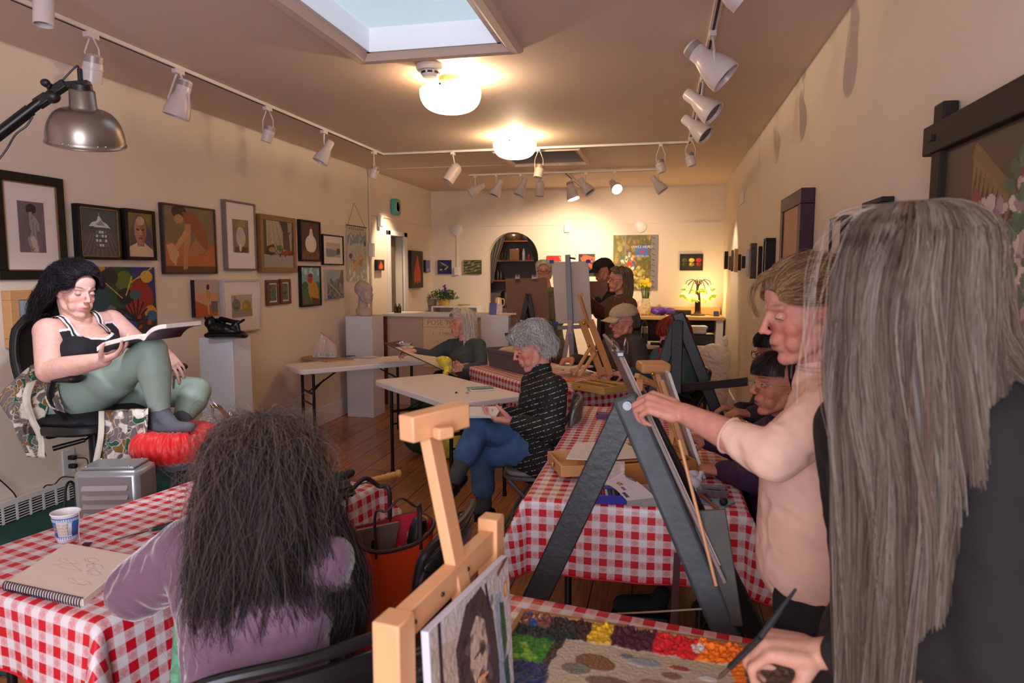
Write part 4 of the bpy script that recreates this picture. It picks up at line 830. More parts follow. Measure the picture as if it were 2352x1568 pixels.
rp(1722,1739,558,640,.05,plain((90,66,44),5,.2),'thick carved dark brown frame on the right wall among the small ones',fw=.05,frame=DBRN)
rp(1742,1752,565,650,.03,plain((220,214,206),6,.04),'narrow white picture in a black frame right of the carved brown frame',fw=.012)
def yv(w,h): return Pic(w,h,.006,(170,168,150)).rect(.15,.1,.85,.45,(188,180,110)).rect(.2,.5,.8,.7,(110,104,96)).noise(.04,5,2)
rp(1754,1783,546,612,.07,yv,'deep black box frame with a pale yellow picture on the right wall',fw=.02,zb=1.48)
def peach(w,h): return Pic(w,h,.008,(176,128,104)).noise(.05,2,3).line([(.2,.2),(.3,.26),(.36,.2),(.42,.28)],.008,(130,80,64)).ell(.7,.3,.04,.03,(150,100,80))
rp(1795,1874,430,600,.075,peach,'large plum framed peach coloured picture on the right wall',fw=.085,frame=PLUM,zb=1.3)
def ph2(w,h): return Pic(w,h,.006,(206,190,176)).rect(.2,.05,.6,.6,(140,124,56)).rect(.1,.6,.9,.68,(180,166,150)).noise(.04,6,2)
rp(1906,1961,493,640,.05,ph2,'black framed picture partly behind the pink sweatered woman, right wall',fw=.018,zb=1.42)
rp(1980,2056,450,640,.045,plain((206,172,146),8,.03),'black frame just above the grey haired woman on the right wall',fw=.02,zb=1.4)
# big craftsman frame
t=thing('large_framed_painting',(XR,1.8,.95),'huge dark craftsman frame with flower painting at the right edge of the photo','picture')
y1,y0,z0,z1=2.30,1.15,.98,2.015; X0=XR-.05; CR=mat('craftsman_oak',S(34,27,22),rough=.65,spec=.25,var=.2,scale=12,stretch=(1,6,6))
b=MB(); b.box2((XR-.055,y0-.05,z1-.085),(XR-.012,y1+.05,z1)); b.box2((XR-.055,y0-.05,z0),(XR-.012,y1+.05,z0+.085)); 
for y in(y1-.0,y0+.07): b.box2((XR-.046,y-.07,z0-.05),(XR-.004,y,z1+.055))
b.build('frame',CR,t,bevel=.004)
b=MB()
for y in(y1-.035,y0+.035):
    for z in(z1-.042,z0+.042): b.box((XR-.058,y,z),(.012,.018,.018))
b.build('corner_peg',BLK,t,smooth=False)
def flowers(w,h):
    p=Pic(w,h,.005,(78,58,42)).noise(.12,3,1); p.poly([(0,.55),(.06,.75),(.04,.3)],(112,66,40)); p.dabs(12,[(120,66,38),(96,60,40)],0,.1,.2,.5,.06,4,.6)
    p.poly([(.20,.96),(.42,.80),(.40,.76),(.18,.92)],(116,90,58)); 
    for i in range(9): p.poly([(.19+i*.024,.92-i*.017),(.215+i*.024,.905-i*.017),(.19+i*.022,.80-i*.014)],(126,98,62))
    for i in range(7): p.poly([(.46+i*.05,1),(.51+i*.05,1),(.47+i*.05,.86-.02*(i%2))],(120,96,64))
    p.poly([(.14,.68),(.27,.76),(.21,.84)],(132,60,48)); p.poly([(.42,.84),(.5,.9),(.5,.80)],(126,52,44)); p.dabs(90,[(158,134,140),(180,158,150),(128,108,122),(196,180,170)],.22,.42,.36,.78,.022,2); p.dabs(70,[(82,106,82),(112,132,100),(150,150,120)],.24,.2,.36,.56,.02,3); p.dabs(170,[(196,172,156),(180,158,150),(210,196,180),(140,118,130)],.42,.2,.62,.82,.03,5); p.dabs(60,[(90,112,86),(70,92,74)],.38,.3,.5,.9,.02,6); p.dabs(120,[(172,160,140),(110,120,100),(140,130,110),(84,78,66)],.3,0,.7,.35,.03,7); p.dabs(120,[(190,170,150),(120,130,110),(160,140,140)],.7,.1,1,.85,.04,9); return p
link('painting',flowers(y1-y0-.14,z1-z0-.1).mesh((XR-.030,y1-.06,z0+.06),(0,-(y1-y0-.12),0),(0,0,z1-z0-.12)),PAINT,t,False)
MB().box2((XR-.028,y0+.01,z0+.01),(XR-.004,y1-.01,z1-.01)).build('backing',BLK,t,smooth=False)
# clock
A=at(902,454,'x',XL+.05);B=at(922,496,'x',XL+.05); cy=(A[1]+B[1])/2; cz=(A[2]+B[2])/2; r=(A[2]-B[2])/2
t=thing('wall_clock',(XL,cy,cz-r),'turquoise rounded square retro clock high on the left wall','clock'); TEAL=mat('turquoise',S(72,170,158),rough=.25)
sq=[(r*1.0*np.sign(math.cos(a))*abs(math.cos(a))**.5*1.05,r*np.sign(math.sin(a))*abs(math.sin(a))**.5) for a in np.linspace(0,2*PI,40,endpoint=False)]
MB().prism(sq,(XL+.002,cy,cz),(0,1,0),(0,0,1),(.06,0,0)).build('case',TEAL,t,bevel=.01); MB().lathe([(0,.062),(r*.62,.062),(r*.62,.066),(r*.68,.066),(r*.68,.06)],c=(XL,cy,cz),axis=(1,0,0)).build('dial',WHITE,t)
MB().box((XL+.069,cy,cz+r*.2),(.002,.01,r*.5)).box((XL+.069,cy+r*.18,cz),(.002,r*.38,.01)).build('hands',BLACK,t,smooth=False)
for i in range(4): a=i*PI/2; text(['3','12','9','6'][i],.05,(XL+.067,cy+r*.5*math.cos(a),cz+r*.5*math.sin(a)),(0,1,0),(0,0,1),BLACK,t,name='numeral')
# ================================================================ tables and cloths
def gingham():
    m=bpy.data.materials.new('gingham_cloth'); m.use_nodes=True; nt=m.node_tree; b=nt.nodes['Principled BSDF']; L=nt.links.new
    uv=nd(nt,'ShaderNodeUVMap'); sp_=nd(nt,'ShaderNodeSeparateXYZ'); L(uv.outputs[0],sp_.inputs[0]); P_=.056
    def M(op,a,b_=None,c=None):
        n=nd(nt,'ShaderNodeMath',operation=op)
        for i,q in enumerate((a,b_,c)):
            if q is None: continue
            if hasattr(q,'links'): L(q,n.inputs[i])
            else: n.inputs[i].default_value=q
        return n.outputs[0]
    def fr(s_): return M('FRACT',M('DIVIDE',s_,P_))
    fx,fy=fr(sp_.outputs[0]),fr(sp_.outputs[1]); sx,sy=M('LESS_THAN',fx,.5),M('LESS_THAN',fy,.5)
    both=M('MULTIPLY',sx,sy); any_=M('MAXIMUM',sx,sy); one_=M('SUBTRACT',any_,both)
    # printed little flower rings in the pink squares
    cx=M('SUBTRACT',M('FRACT',M('MULTIPLY',fx,2.)),.5); cy=M('SUBTRACT',M('FRACT',M('MULTIPLY',fy,2.)),.5)
    ax,ay=M('ABSOLUTE',cx),M('ABSOLUTE',cy)
    mx_=M('MAXIMUM',ax,ay); mn=M('MINIMUM',ax,ay); r1=M('SQRT',M('ADD',M('POWER',M('SUBTRACT',mx_,.22),2.),M('POWER',mn,2.)))
    ring=M('LESS_THAN',M('ABSOLUTE',M('SUBTRACT',r1,.11)),.028); dot=M('LESS_THAN',r1,.035); r0=M('SQRT',M('ADD',M('POWER',cx,2.),M('POWER',cy,2.))); dot0=M('LESS_THAN',r0,.05)
    fl=M('MAXIMUM',M('MAXIMUM',ring,dot),dot0)
    hat=M('LESS_THAN',M('FRACT',M('MULTIPLY',M('ADD',sp_.outputs[0],sp_.outputs[1]),640.)),.5)
    pinkf=M('ADD',M('MULTIPLY',fl,.35),M('ADD',.34,M('MULTIPLY',hat,.10)))
    f=M('ADD',M('MULTIPLY',one_,pinkf),both); f=M('MINIMUM',f,1.)
    mx=nd(nt,'ShaderNodeMix',data_type='RGBA'); mx.inputs['A'].default_value=(*S(228,220,222),1); mx.inputs['B'].default_value=(*S(206,22,40),1); L(f,mx.inputs['Factor']); L(mx.outputs['Result'],b.inputs['Base Color'])
    b.inputs['Roughness'].default_value=.42; b.inputs['Specular IOR Level'].default_value=.4
    n=nd(nt,'ShaderNodeTexNoise',Scale=9.,Detail=2.); bp=nd(nt,'ShaderNodeBump'); bp.inputs['Strength'].default_value=.25; bp.inputs['Distance'].default_value=.02; L(uv.outputs[0],n.inputs['Vector']); L(n.outputs['Fac'],bp.inputs['Height']); L(bp.outputs[0],b.inputs['Normal'])
    MATS['gingham_cloth']=m; return m
GING=gingham(); HEM=mat('red_hem',S(200,20,36),rough=.5)
def tablecloth(o,dx,L_,W_,hang,label,seed=0,zt=.752,step=.02,hangs=None,uvo=(0,0),amp=.022):
    """o: table corner; dx: direction of the length; width to the left of it"""
    dx=_n(np.array([dx[0],dx[1],0.])); dy=np.array([-dx[1],dx[0],0.]); h=hangs or (hang,)*4   # x-,x+,y-,y+
    us=np.arange(-h[0],L_+h[1]+1e-6,step); vs_=np.arange(-h[2],W_+h[3]+1e-6,step); U,V=np.meshgrid(us,vs_)
    ex=np.where(U<0,U,np.where(U>L_,U-L_,0)); ey=np.where(V<0,V,np.where(V>W_,V-W_,0)); bx=np.clip(U,0,L_); by=np.clip(V,0,W_)
    r=np.hypot(ex,ey); mxh=np.maximum(np.abs(ex),np.abs(ey)); corner=(np.minimum(np.abs(ex),np.abs(ey))/(mxh+1e-6))
    R_=.018; a=np.minimum(mxh,R_*PI/2)/R_; down=R_*(1-np.cos(a))+np.maximum(mxh-R_*PI/2,0); out=R_*np.sin(a)
    ph=seed*1.7; s_=np.where(np.abs(ex)>np.abs(ey),by,bx)
    fold=np.sin(s_*13+ph)*.5+np.sin(s_*29+ph*2)*.3+np.sin(s_*7.3+ph*3)*.5
    k=np.clip(down/.35,0,1); out=out+amp*k*(fold+.9)+corner**1.0*.15*np.clip(mxh/.25,0,1)
    nx,ny=ex/(r+1e-9),ey/(r+1e-9); X=bx+nx*out; Y=by+ny*out; Z=zt-down*(1-.05*k)
    Z=Z+.0015*np.sin(U*17+ph)*np.sin(V*15)*(mxh<=0)
    p=np.array([o[0],o[1],0.])+X[...,None]*dx+Y[...,None]*dy; p[...,2]=Z; v=p.reshape(-1,3)
    ny_,nx_=U.shape; i=np.arange(nx_-1)[None,:]+np.arange(ny_-1)[:,None]*nx_; f=np.stack([i,i+1,i+nx_+1,i+nx_],-1).reshape(-1,4)
    me=fastmesh('tablecloth',v,f); uvl=me.uv_layers.new(name='UVMap'); uv=np.stack([U.ravel()+uvo[0],V.ravel()+uvo[1]],-1)[f.ravel()]; uvl.data.foreach_set('uv',uv.astype(np.float32).ravel())
    t=tag(link('tablecloth',me,GING,None,True,ang=180),label,'tablecloth'); sm=t.modifiers.new('thickness','SOLIDIFY'); sm.thickness=.0015
    edge=[tuple(p[0,j]) for j in range(nx_)]+[tuple(p[j,-1]) for j in range(1,ny_)]+[tuple(p[-1,j]) for j in range(nx_-2,-1,-1)]+[tuple(p[j,0]) for j in range(ny_-2,0,-1)]
    MB().tube(edge,.0035,5,False).build('hem',HEM,t,ang=180); return t
LEGM=mat('table_leg',S(26,26,28),rough=.35,metal=.3); TOPM=mat('table_top_plastic',S(240,232,232),rough=.45,bump=.05,bscale=400); 
def folding_table(o,dx,L_,W_,label,top=TOPM,zt=.74,rough_legs=True,name='folding_table',th=.045):
    dx=_n(np.array([dx[0],dx[1],0.])); dy=np.array([-dx[1],dx[0],0.]); O=np.array([o[0],o[1],0.]); Z=np.array([0,0,1.])
    q=lambda x,y,z: O+x*dx+y*dy+z*Z
    t=thing(name,q(L_/2,W_/2,0),label,'table'); R_=.06; poly=[]
    for cx,cy,a0 in((R_,R_,180),(L_-R_,R_,270),(L_-R_,W_-R_,0),(R_,W_-R_,90)):
        for k in range(7): a=math.radians(a0+k*15); poly.append((cx+R_*math.cos(a),cy+R_*math.sin(a)))
    MB().prism(poly,q(0,0,zt-th),dx,dy,Z*th).build('table_top',top,t,bevel=.008)
    for e in(0,1):
        x=.14 if e==0 else L_-.14; xi=x+(.30 if e==0 else -.30)
        for y in(.09,W_-.09): MB().tube([q(x,y,zt-th),q(x,y,.02)],.0135,12).cyl(q(x,y,0),q(x,y,.035),.016).build('leg',LEGM,t)
        MB().tube([q(x,.09,.50),q(x,W_-.09,.50)],.011,8).tube([q(x,.09,.40),q(x,W_-.09,.40)],.008,8).build('cross_bar',LEGM,t)
        MB().bar(q(x,W_/2,.50),q(xi,W_/2,zt-th-.01),.022,.010,side=dy).bar(q(x,W_/2-.1,.50),q((x+xi)/2,W_/2,.60),.012,.008).build('brace',LEGM,t)
    return t
# bare white tables
def fromcorners(A,B,L_): return np.array(A),(np.array(B)-np.array(A))/np.linalg.norm(np.array(B)-np.array(A)),L_
o1=at(1035,929,'z',.74); e1=at(857,872,'z',.74); dxa=_n(o1-e1)
folding_table(e1,dxa,1.22,.61,'white folding table with open black legs beside the woman drawing on her lap')
o2=at(690,850,'z',.74); e2=at(990,826,'z',.74); folding_table(o2,_n(e2-o2),1.24,.50,'white folding table against the left wall under the rooster paintings')
# cloth covered tables
PLY=mat('table_brown',S(90,70,55),rough=.6)
A2,B2=np.array([-1.80,5.98,0]),np.array([-.75,4.72,0]); d2=_n(B2-A2); folding_table(A2,d2,1.66,.76,'gingham covered table in the middle of the room carrying a grey storage bin',PLY,.735); tablecloth(A2,d2,1.66,.76,.34,'red gingham cloth on the middle table under the grey storage bin',1,step=.022)
TR0=np.array([-.47,2.42,0]); folding_table(TR0,(1,-.0),.77,1.78,'gingham covered table under the wooden box easel and pastel cases',PLY,.735); tablecloth(TR0,(1,0),.77,1.78,.29,'red gingham cloth draped on the table behind the black folding easel',2.3,step=.014,hangs=(.30,.30,.30,.25),uvo=(.012,.02),amp=.012)
TL0=np.array([-1.30,1.31,0]); dL=_n(np.array([.19,.98,0])); folding_table(TL0,dL,1.14,.70,'gingham covered table in front of the woman in purple velvet',PLY,.735); tablecloth(TL0,dL,1.14,.70,.33,'red gingham cloth on the table holding the paper cup and sketchbook',4.1,step=.014,hangs=(.22,.14,.30,.18),uvo=(.01,.0),amp=.02)
dF=_n(np.array([.985,-.16,0])); dyF=np.array([-dF[1],dF[0],0]); cF=at(1195,1386,'z',.74)+np.array([-.02,.02,0]); oF=cF-dyF*.70; oF[2]=0
folding_table(oF,dF,.66,.70,'small gingham covered table under the messy paint palette, nearest the camera',PLY,.735,name='card_table'); tablecloth(oF,dF,.66,.70,.14,'red gingham cloth under the messy paint palette',5,step=.02,hangs=(.14,.10,.10,.14))
# ================================================================ back counter, pedestals, desk
CNT=mat('counter_panel',S(196,172,152),rough=.6,var=.04,scale=3); WP=mat('pedestal_white',S(216,216,224),rough=.5)
t=thing('reception_counter',(-2.6,7.75,0),'waist high counter with white top below the wall clock and doorway','counter')
MB().box2((-3.2,7.62,0),(-1.98,7.66,1.06)).box2((-2.02,7.66,0),(-1.98,8.05,1.06)).build('front_panel',CNT,t,bevel=.003); MB().box2((-3.24,7.58,1.062),(-1.96,8.1,1.095)).build('counter_top',WHITE,t,bevel=.008)
MB().box2((-3.24,7.60,0),(-3.2,8.05,1.06)).build('end_post',BRWN,t,bevel=.003)
PAPER=mat('paper',S(228,218,206),rough=.8); KRAFT=mat('cream_paper',S(226,200,166),rough=.8); INK=mat('ink',S(60,50,60),rough=.8); INK2=mat('faint_marker',S(170,130,120),rough=.8)
a=at(972,727,'y',7.61); c=at(1062,845,'y',7.61); t=thing('schedule_poster',(a[0]/2+c[0]/2,7.61,c[2]),'cream paper poster with a handwritten timetable pinned to the counter front','poster')
MB().box2((a[0],7.608,c[2]),(c[0]+.12,7.618,a[2])).build('sheet',KRAFT,t,smooth=False); text('POSE TIMES',.085,((a[0]+c[0])/2+.03,7.607,a[2]-.07),(1,0,0),(0,0,1),INK2,t)
b=MB(); zz_=a[2]-.07; 
for (p,q) in[((-.27,-.05),(.27,-.05)),((-.27,.05),(.27,.05)),((-.27,-.05),(-.27,.05)),((.27,-.05),(.27,.05))]: b.bar(((a[0]+c[0])/2+.03+p[0],7.607,zz_+p[1]),((a[0]+c[0])/2+.03+q[0],7.607,zz_+q[1]),.004,.001,side=(0,0,1) if p[1]==q[1] else (1,0,0))
b.build('title_box',INK2,t,smooth=False)
for i,s_ in enumerate(['1   1 MINUTE','2   5 MIN','1   10','1   20']): text(s_,.06,(a[0]+.28,7.607,a[2]-.20-i*.105),(1,0,0),(0,0,1),INK2,t)
def pedestal(x0,x1,y0,y1,h,label):
    t=thing('display_pedestal',((x0+x1)/2,(y0+y1)/2,0),label,'pedestal'); MB().box2((x0,y0,0),(x1,y1,h)).build('body',WP,t,bevel=.004); return t
pedestal(-3.36,-3.05,6.85,7.16,1.11,'tall white pedestal carrying the pale plaster bust'); pedestal(-3.22,-2.95,4.25,4.47,1.12,'white pedestal carrying the black reclining sculpture')
pedestal(-1.93,-1.62,7.2,7.55,1.115,'white pedestal with leaflets right of the counter, near the arch')
# desk along the back wall
OAKT=mat('desk_top_oak',S(206,164,110),rough=.4,var=.06,scale=6,stretch=(1,8,8)); t=thing('work_desk',(.1,9.65,0),'white desk with an oak top along the back wall under the glass lamp','desk')
MB().box2((-.62,9.27,.955),(.805,9.97,1.0)).build('desk_top',OAKT,t,bevel=.006); MB().box2((.70,9.3,0),(.79,9.96,.955)).build('side_panel',WHITE,t,bevel=.003); MB().box2((-.60,9.3,0),(-.55,9.96,.955)).build('side_panel',WHITE,t,bevel=.003)
MB().box2((-.55,9.92,0),(.70,9.955,.955)).build('back_panel',mat('desk_grey',S(96,90,86),rough=.8),t); MB().box2((-.55,9.4,.56),(.70,9.92,.585)).box2((.30,9.4,.76),(.70,9.92,.78)).build('shelf',OAKT,t,bevel=.003)
MB().box2((-.4,9.93,1.001),(.80,9.97,1.10)).build('upstand',OAKT,t,bevel=.003)
folding_table((-.55,7.98),(1,.10),1.22,.55,'white folding table before the back desk with printer and bottle on it')
# low white shelf unit left of the arch
t=thing('white_shelf_unit',(-3.0,9.85,0),'low white open shelf unit on the back wall left of the arch','shelf'); z0s=at(1000,703,'y',9.6)[2]
b=MB(); x0,x1=-3.33,-2.62; b.box2((x0,9.6,z0s-.02),(x1,9.975,z0s)); b.box2((x0,9.6,0),(x0+.02,9.975,z0s-.02)); b.box2((x1-.02,9.6,0),(x1,9.975,z0s-.02)); b.box2((-2.99,9.6,0),(-2.97,9.975,z0s-.02)); 
for z in(.1,.45,.80): b.box2((x0+.02,9.62,z),(x1-.02,9.975,z+.018))
b.box2((x0+.02,9.955,0),(x1-.02,9.975,z0s-.02)); b.build('carcass',WHITE,t,bevel=.002)
for i,cc in enumerate([(176,60,40),(190,90,60),(214,206,196),(160,50,40)]): tag(MB().box2((x0+.03+i*.035,9.68,.8185),(x0+.06+i*.035,9.9,.98)).build('book',mat('book_%d'%i,S(*cc),rough=.6),None,bevel=.002),['dark red book first on the low white shelf','orange brown book second on the low white shelf','white book third on the low white shelf','red book last in the row on the low white shelf'][i],'book','books on the low white shelf')
SHELFTOP=z0s
# ================================================================ chairs
PADG=mat('grey_seat_pad',S(96,92,92),rough=.9,var=.25,scale=90,bump=.2,bscale=300); CHM=mat('folding_chair_metal',S(52,52,54),rough=.35,metal=.4); CHB=mat('black_chair_enamel',S(26,26,28),rough=.35,metal=.2)
def folding_chair(c,face,label,pad=PADG,m=CHM,s=1.,back=True):
    """c: seat centre on plan; face: direction a sitter looks"""
    f=_n(np.array([face[0],face[1],0.])); l=np.array([-f[1],f[0],0.]); Z=np.array([0,0,1.]); O=np.array([c[0],c[1],0.]); q=lambda a,b_,z: O+s*(a*f+b_*l)+z*s*Z
    t=thing('folding_chair',O,label,'chair'); poly=[(math.cos(a)*.21*(abs(math.cos(a))**-.35 if abs(math.cos(a))>.2 else 1.),math.sin(a)*.21) for a in np.linspace(0,2*PI,28,endpoint=False)]
    poly=[(.205*np.sign(math.cos(a))*abs(math.cos(a))**.5,.205*np.sign(math.sin(a))*abs(math.sin(a))**.5) for a in np.linspace(0,2*PI,36,endpoint=False)]
    MB().prism(poly,q(0,0,.425),f*s,l*s,Z*.02).build('seat_pan',m,t,bevel=.004); MB().prism([(a*.93,b_*.93) for a,b_ in poly],q(0,0,.445),f*s,l*s,Z*.025).build('seat_pad',pad,t,bevel=.01)
    for k in(-1,1):
        MB().tube(spline([q(.24,k*.225,0),q(.0,k*.225,.42),q(-.17,k*.225,.72),q(-.20,k*.21,.80)],6),.0125*s,10).build('front_leg',m,t); MB().tube([q(-.25,k*.20,0),q(.16,k*.20,.43)],.0115*s,10).build('rear_leg',m,t)
    MB().tube([q(-.18,-.2,.12),q(-.18,.2,.12)],.008*s,8).tube([q(.17,-.22,.12),q(.17,.22,.12)],.008*s,8).build('stretcher',m,t)
    n=14; rows=7; v=[];fc=[]
    for i in range(rows):
        for j in range(n+1):
            y=(j/n-.5)*2; zz=.60+.24*i/(rows-1)-(.03*abs(y)**4 if i==rows-1 else 0)+(.02*abs(y)**4 if i==0 else 0); v.append(q(-.17-.03*i/(rows-1)-.045*(1-y*y),y*.205,zz))
    for i in range(rows-1):
        for j in range(n): fc.append((i*(n+1)+j,i*(n+1)+j+1,(i+1)*(n+1)+j+1,(i+1)*(n+1)+j))
    o=MB().add(v,fc).build('backrest',m,t,ang=180); sm=o.modifiers.new('t','SOLIDIFY'); sm.thickness=.016*s; sm.offset=0
    MB().tube(spline([q(-.165,-.215,.58),q(-.19,-.218,.80),q(-.215,-.18,.855),q(-.24,0,.862),q(-.215,.18,.855),q(-.19,.218,.80),q(-.165,.215,.58)],8),.0125*s,10).build('back_frame',m,t)
    return t
# ================================================================ people
MCOL={}
def fab(name,c,**k): return mat(name,S(*c),**{**dict(rough=.85,var=.10,scale=30,bump=.15,bscale=260),**k})
# ---- the model reading in an office chair on the dais
D=3.25; t=thing('person',P(200,960,D)*np.array([1,1,0])+np.array([0,0,DZT]),'dark haired person in black tank top and green leggings reading in an office chair','person')
HM=Head(P(172,668,3.2),camdir(.90,-.30,-.45),up=camdir(.10,1,.0),h=.240,fem=1)
J=fix(dict(nb=P(176,733,3.24),chest=P(190,800,3.26),pel=P(190,905,3.32),shR=P(112,762,3.12),shL=P(256,738,3.42),elR=P(112,852,3.02),wrR=P(238,826,2.92),elL=P(335,806,3.46),wrL=P(378,812,3.36),
 hipR=P(196,900,3.20),hipL=P(215,900,3.46),knR=P(348,806,3.04),anR=P(368,946,3.06),knL=P(452,898,3.40),anL=P(418,962,3.22)))
hl=dict(wrist=J['wrL'],fwd=camdir(.55,-.55,-.25),palm=camdir(-.3,-.7,.5),k=.95,curl=(.25,.3,.35,.4),right=False,spread=.2); hr=dict(wrist=J['wrR'],fwd=camdir(.9,.42,-.1),palm=camdir(-.2,.9,-.2),k=.95,curl=(.25,.25,.3,.3),right=True)
def cc_(co,c):
    # small dark tattoo below the collar bone
    tp=P(236,734,3.24); d=np.linalg.norm((co-tp)*np.array([1,1,1.6]),axis=1); n=wob(co,260,4); m=(d<.026)&(n>.12); c[m]=c[m]*.35+np.array(S(60,66,90))*.4; return c
def ex(mb): mb.cap(J['chest']+(J['shR']-J['nb'])*.35,J['shR'],.10,.065); mb.cap(J['shR'],J['elR'],.064,.052)
skinbody(HM,J,t,vox=.0045,sm=5,skin=(228,180,166),hands=(hl,hr),extra=ex,arm=1.25,leg=1.0,girth=1.12,bust=.9,fwd=camdir(.75,0,-.65),neck=1.12,lip=(196,104,116),brow=(40,30,30),blush=.4,browa=.9,col=cc_)
HM.eyes(t,.93,(226,176,168),lash=(14,10,12),sh=(206,158,156))
_bk=[(24,20,24),(34,30,36),(14,12,14),(52,48,58)]
hairdo(HM,t,[dict(n=5200,m=22,rings=[(0,.02,.120,.006,.006),(0,.018,.114,.052,.058),(0,.020,.080,.088,.100),(-.005,.030,.020,.098,.108),(-.015,.048,-.045,.106,.108),(-.025,.060,-.10,.108,.098),(-.04,.070,-.15,.10,.080)],az=(-112,106),amp=.006,k=5,wave=.014,clump=110,cols=_bk,r=(.0008,.0004),seed=3,under=((14,12,14),.93)),
 dict(n=2600,m=18,Q=QB,rings=[(.004,.052,.076,.058,.040),(.002,.046,.068,.072,.068),(0,.040,.03,.086,.090),(0,.034,-.03,.094,.100),(0,.018,-.08,.092,.098)],az=(-104,98),layer=(.95,1.06),amp=.005,k=5,wave=.008,clump=70,cols=_bk,r=(.0008,.0004),seed=5,under=((14,12,14),.96),lmin=.6)])
# tank top with white trim
mb=MB(); torso(mb,J['pel'],J['chest'],J['nb'],J['shL'],J['shR'],J['hipL'],J['hipR'],g=.007,w=1.12,bust=.95,fwd=camdir(.75,0,-.65)); mb.cap(J['chest']+(J['shR']-J['nb'])*.35,J['chest']*.3+J['shR']*.7,.108,.085)
me=remesh(mb,.0035,6); upv=_n(J['nb']-J['chest']); sdv=_n(J['shL']-J['shR']); fv=np.cross(upv,sdv); fv=fv if fv@camdir(.75,0,-.65)>0 else -fv
def topf(co):
    q=co-J['nb']; a=q@sdv; b=q@upv; f=q@fv; ne=np.maximum(b+.105+.0*f,-(.9)); str_=np.abs(np.abs(a+.004)-.082)-.017
    neck=np.where((np.abs(a)<.1)&(f>-.03),b+.098-.35*np.abs(a),b+.03); arm=np.abs(a)-.155-.6*np.clip(-b-.05,0,.3); lo=-(q@upv)-.40; return np.maximum(np.maximum(np.minimum(neck,str_),arm),lo)
cut(me,lambda co:topf(co)>0); co=getco(me); tf=topf(co); c=np.where((tf>-.012)[:,None],np.array(S(226,222,228)),np.array(S(20,20,28))); a=me.color_attributes.new('Col','FLOAT_COLOR','POINT'); cc=np.ones((len(co),4)); cc[:,:3]=c; a.data.foreach_set('color',cc.ravel())
link('tank_top',me,mat('jersey',attr=True,rough=.85,bump=.1,bscale=300),t,True,ang=180)
# leggings
LEG=fab('sage_leggings',(146,168,156),rough=.6,var=.03,bump=.04); mb=MB(); mb.cap(J['pel']-(J['chest']-J['pel'])*.08,J['pel']*.6+J['chest']*.4,.146,.118,side=sdv,k=1.3,n=24); mb.cap(J['pel'],J['hipR']*.6+J['knR']*.4,.13,.112,n=22); mb.cap(J['pel'],J['hipL']*.6+J['knL']*.4,.125,.105,n=22)
for s in 'RL': mb.cap(J['hip'+s],J['kn'+s],.118,.068,n=24); limb(mb,J['hip'+s],J['kn'+s],J['an'+s],(.11,.066,.041),bulge=.10)
cloth('leggings',mb,LEG,t,.007,6,.0022,60,3,mask=lambda co:np.exp(-(np.linalg.norm(co-J['anR'],axis=1)/.08)**2)+.8*np.exp(-(np.linalg.norm(co-J['knL'],axis=1)/.09)**2)+.15)
SOCK=fab('grey_sock',(92,94,104))
for s,toe,heel in(('R',P(436,980,2.98),P(358,985,3.06)),('L',P(452,982,3.16),P(400,985,3.24))):
    mb=MB(); A=J['an'+s]; mb.cap(A+(J['kn'+s]-A)*.10,A,.043,.042,n=18); mb.cap(A,heel,.042,.035,n=18); mb.cap(heel,heel*.45+toe*.55,.036,.036,n=18); mb.cap(A,heel*.5+toe*.5,.038,.036,n=18); mb.cap(heel*.5+toe*.5,toe,.038,.026,n=18,side=(0,0,1),k=.8)
    cloth('sock',mb,SOCK,t,.006,5,.002,50,5)
def foot(mb,an,toe,r=.042):
    an=np.array(an,float);toe=np.array(toe,float); heel=an+_n(an-toe)*np.array([.04,.04,0])-np.array([0,0,.045]); mb.cap(an,heel,r,r*.85,n=16); mb.cap(heel,toe,r*.85,r*.72,side=(0,0,1),k=.8,n=16); mb.cap(an,heel*.4+toe*.6,r*.9,r*.8,n=16)
def garment(name,J,mat_,parent,g=.014,w=1.,arm=1.,slL=1.,slR=1.,vox=.007,amp=.005,k=20,seed=1,bust=0,belly=0,fwd=None,collar=None,hem=0.,lo=None,sm=5,low=.02):
    mb=MB(); torso(mb,J['pel']+(J['chest']-J['pel'])*low,J['chest'],J['nb']-(J['nb']-J['chest'])*.10,J['shL'],J['shR'],J['hipL'],J['hipR'],g=g,w=w,bust=bust,fwd=fwd,belly=belly)
    for s,t_ in(('L',slL),('R',slR)):
        if 'el'+s in J and t_>0: sleeve(mb,J['sh'+s],J['el'+s],J['wr'+s],.060*arm,.052*arm,.036*arm,t_)
    if hem: mb.cap(J['pel'],J['pel']-np.array([0,0,hem]),.135*w+g,.14*w+g,side=_n(J['shL']-J['shR']),k=1.25,n=30)
    if collar is not None: mb.cap(J['nb']-(J['nb']-J['chest'])*.12,J['nb']+_n(J['nb']-J['chest'])*collar,.066,.060,n=20)
    if lo: lo(mb)
    return cloth(name,mb,mat_,parent,vox,sm,amp,k,seed)
def trousers(name,J,mat_,parent,w=1.,leg=1.,vox=.009,amp=.005,k=18,seed=2,end=1.,flare=1.,which='LR'):
    mb=MB(); mb.cap(J['pel'],J['pel']*.75+J['chest']*.25,.128*w,.118*w,side=_n(J['hipL']-J['hipR']),k=1.28,n=26)
    for s in which:
        a=J['kn'+s]+(J['an'+s]-J['kn'+s])*end; mb.cap(J['hip'+s],J['kn'+s],.098*w,.070*leg,n=22); mb.cap(J['kn'+s],a,.070*leg,.056*leg*flare,n=22)
    return cloth(name,mb,mat_,parent,vox,5,amp,k,seed)
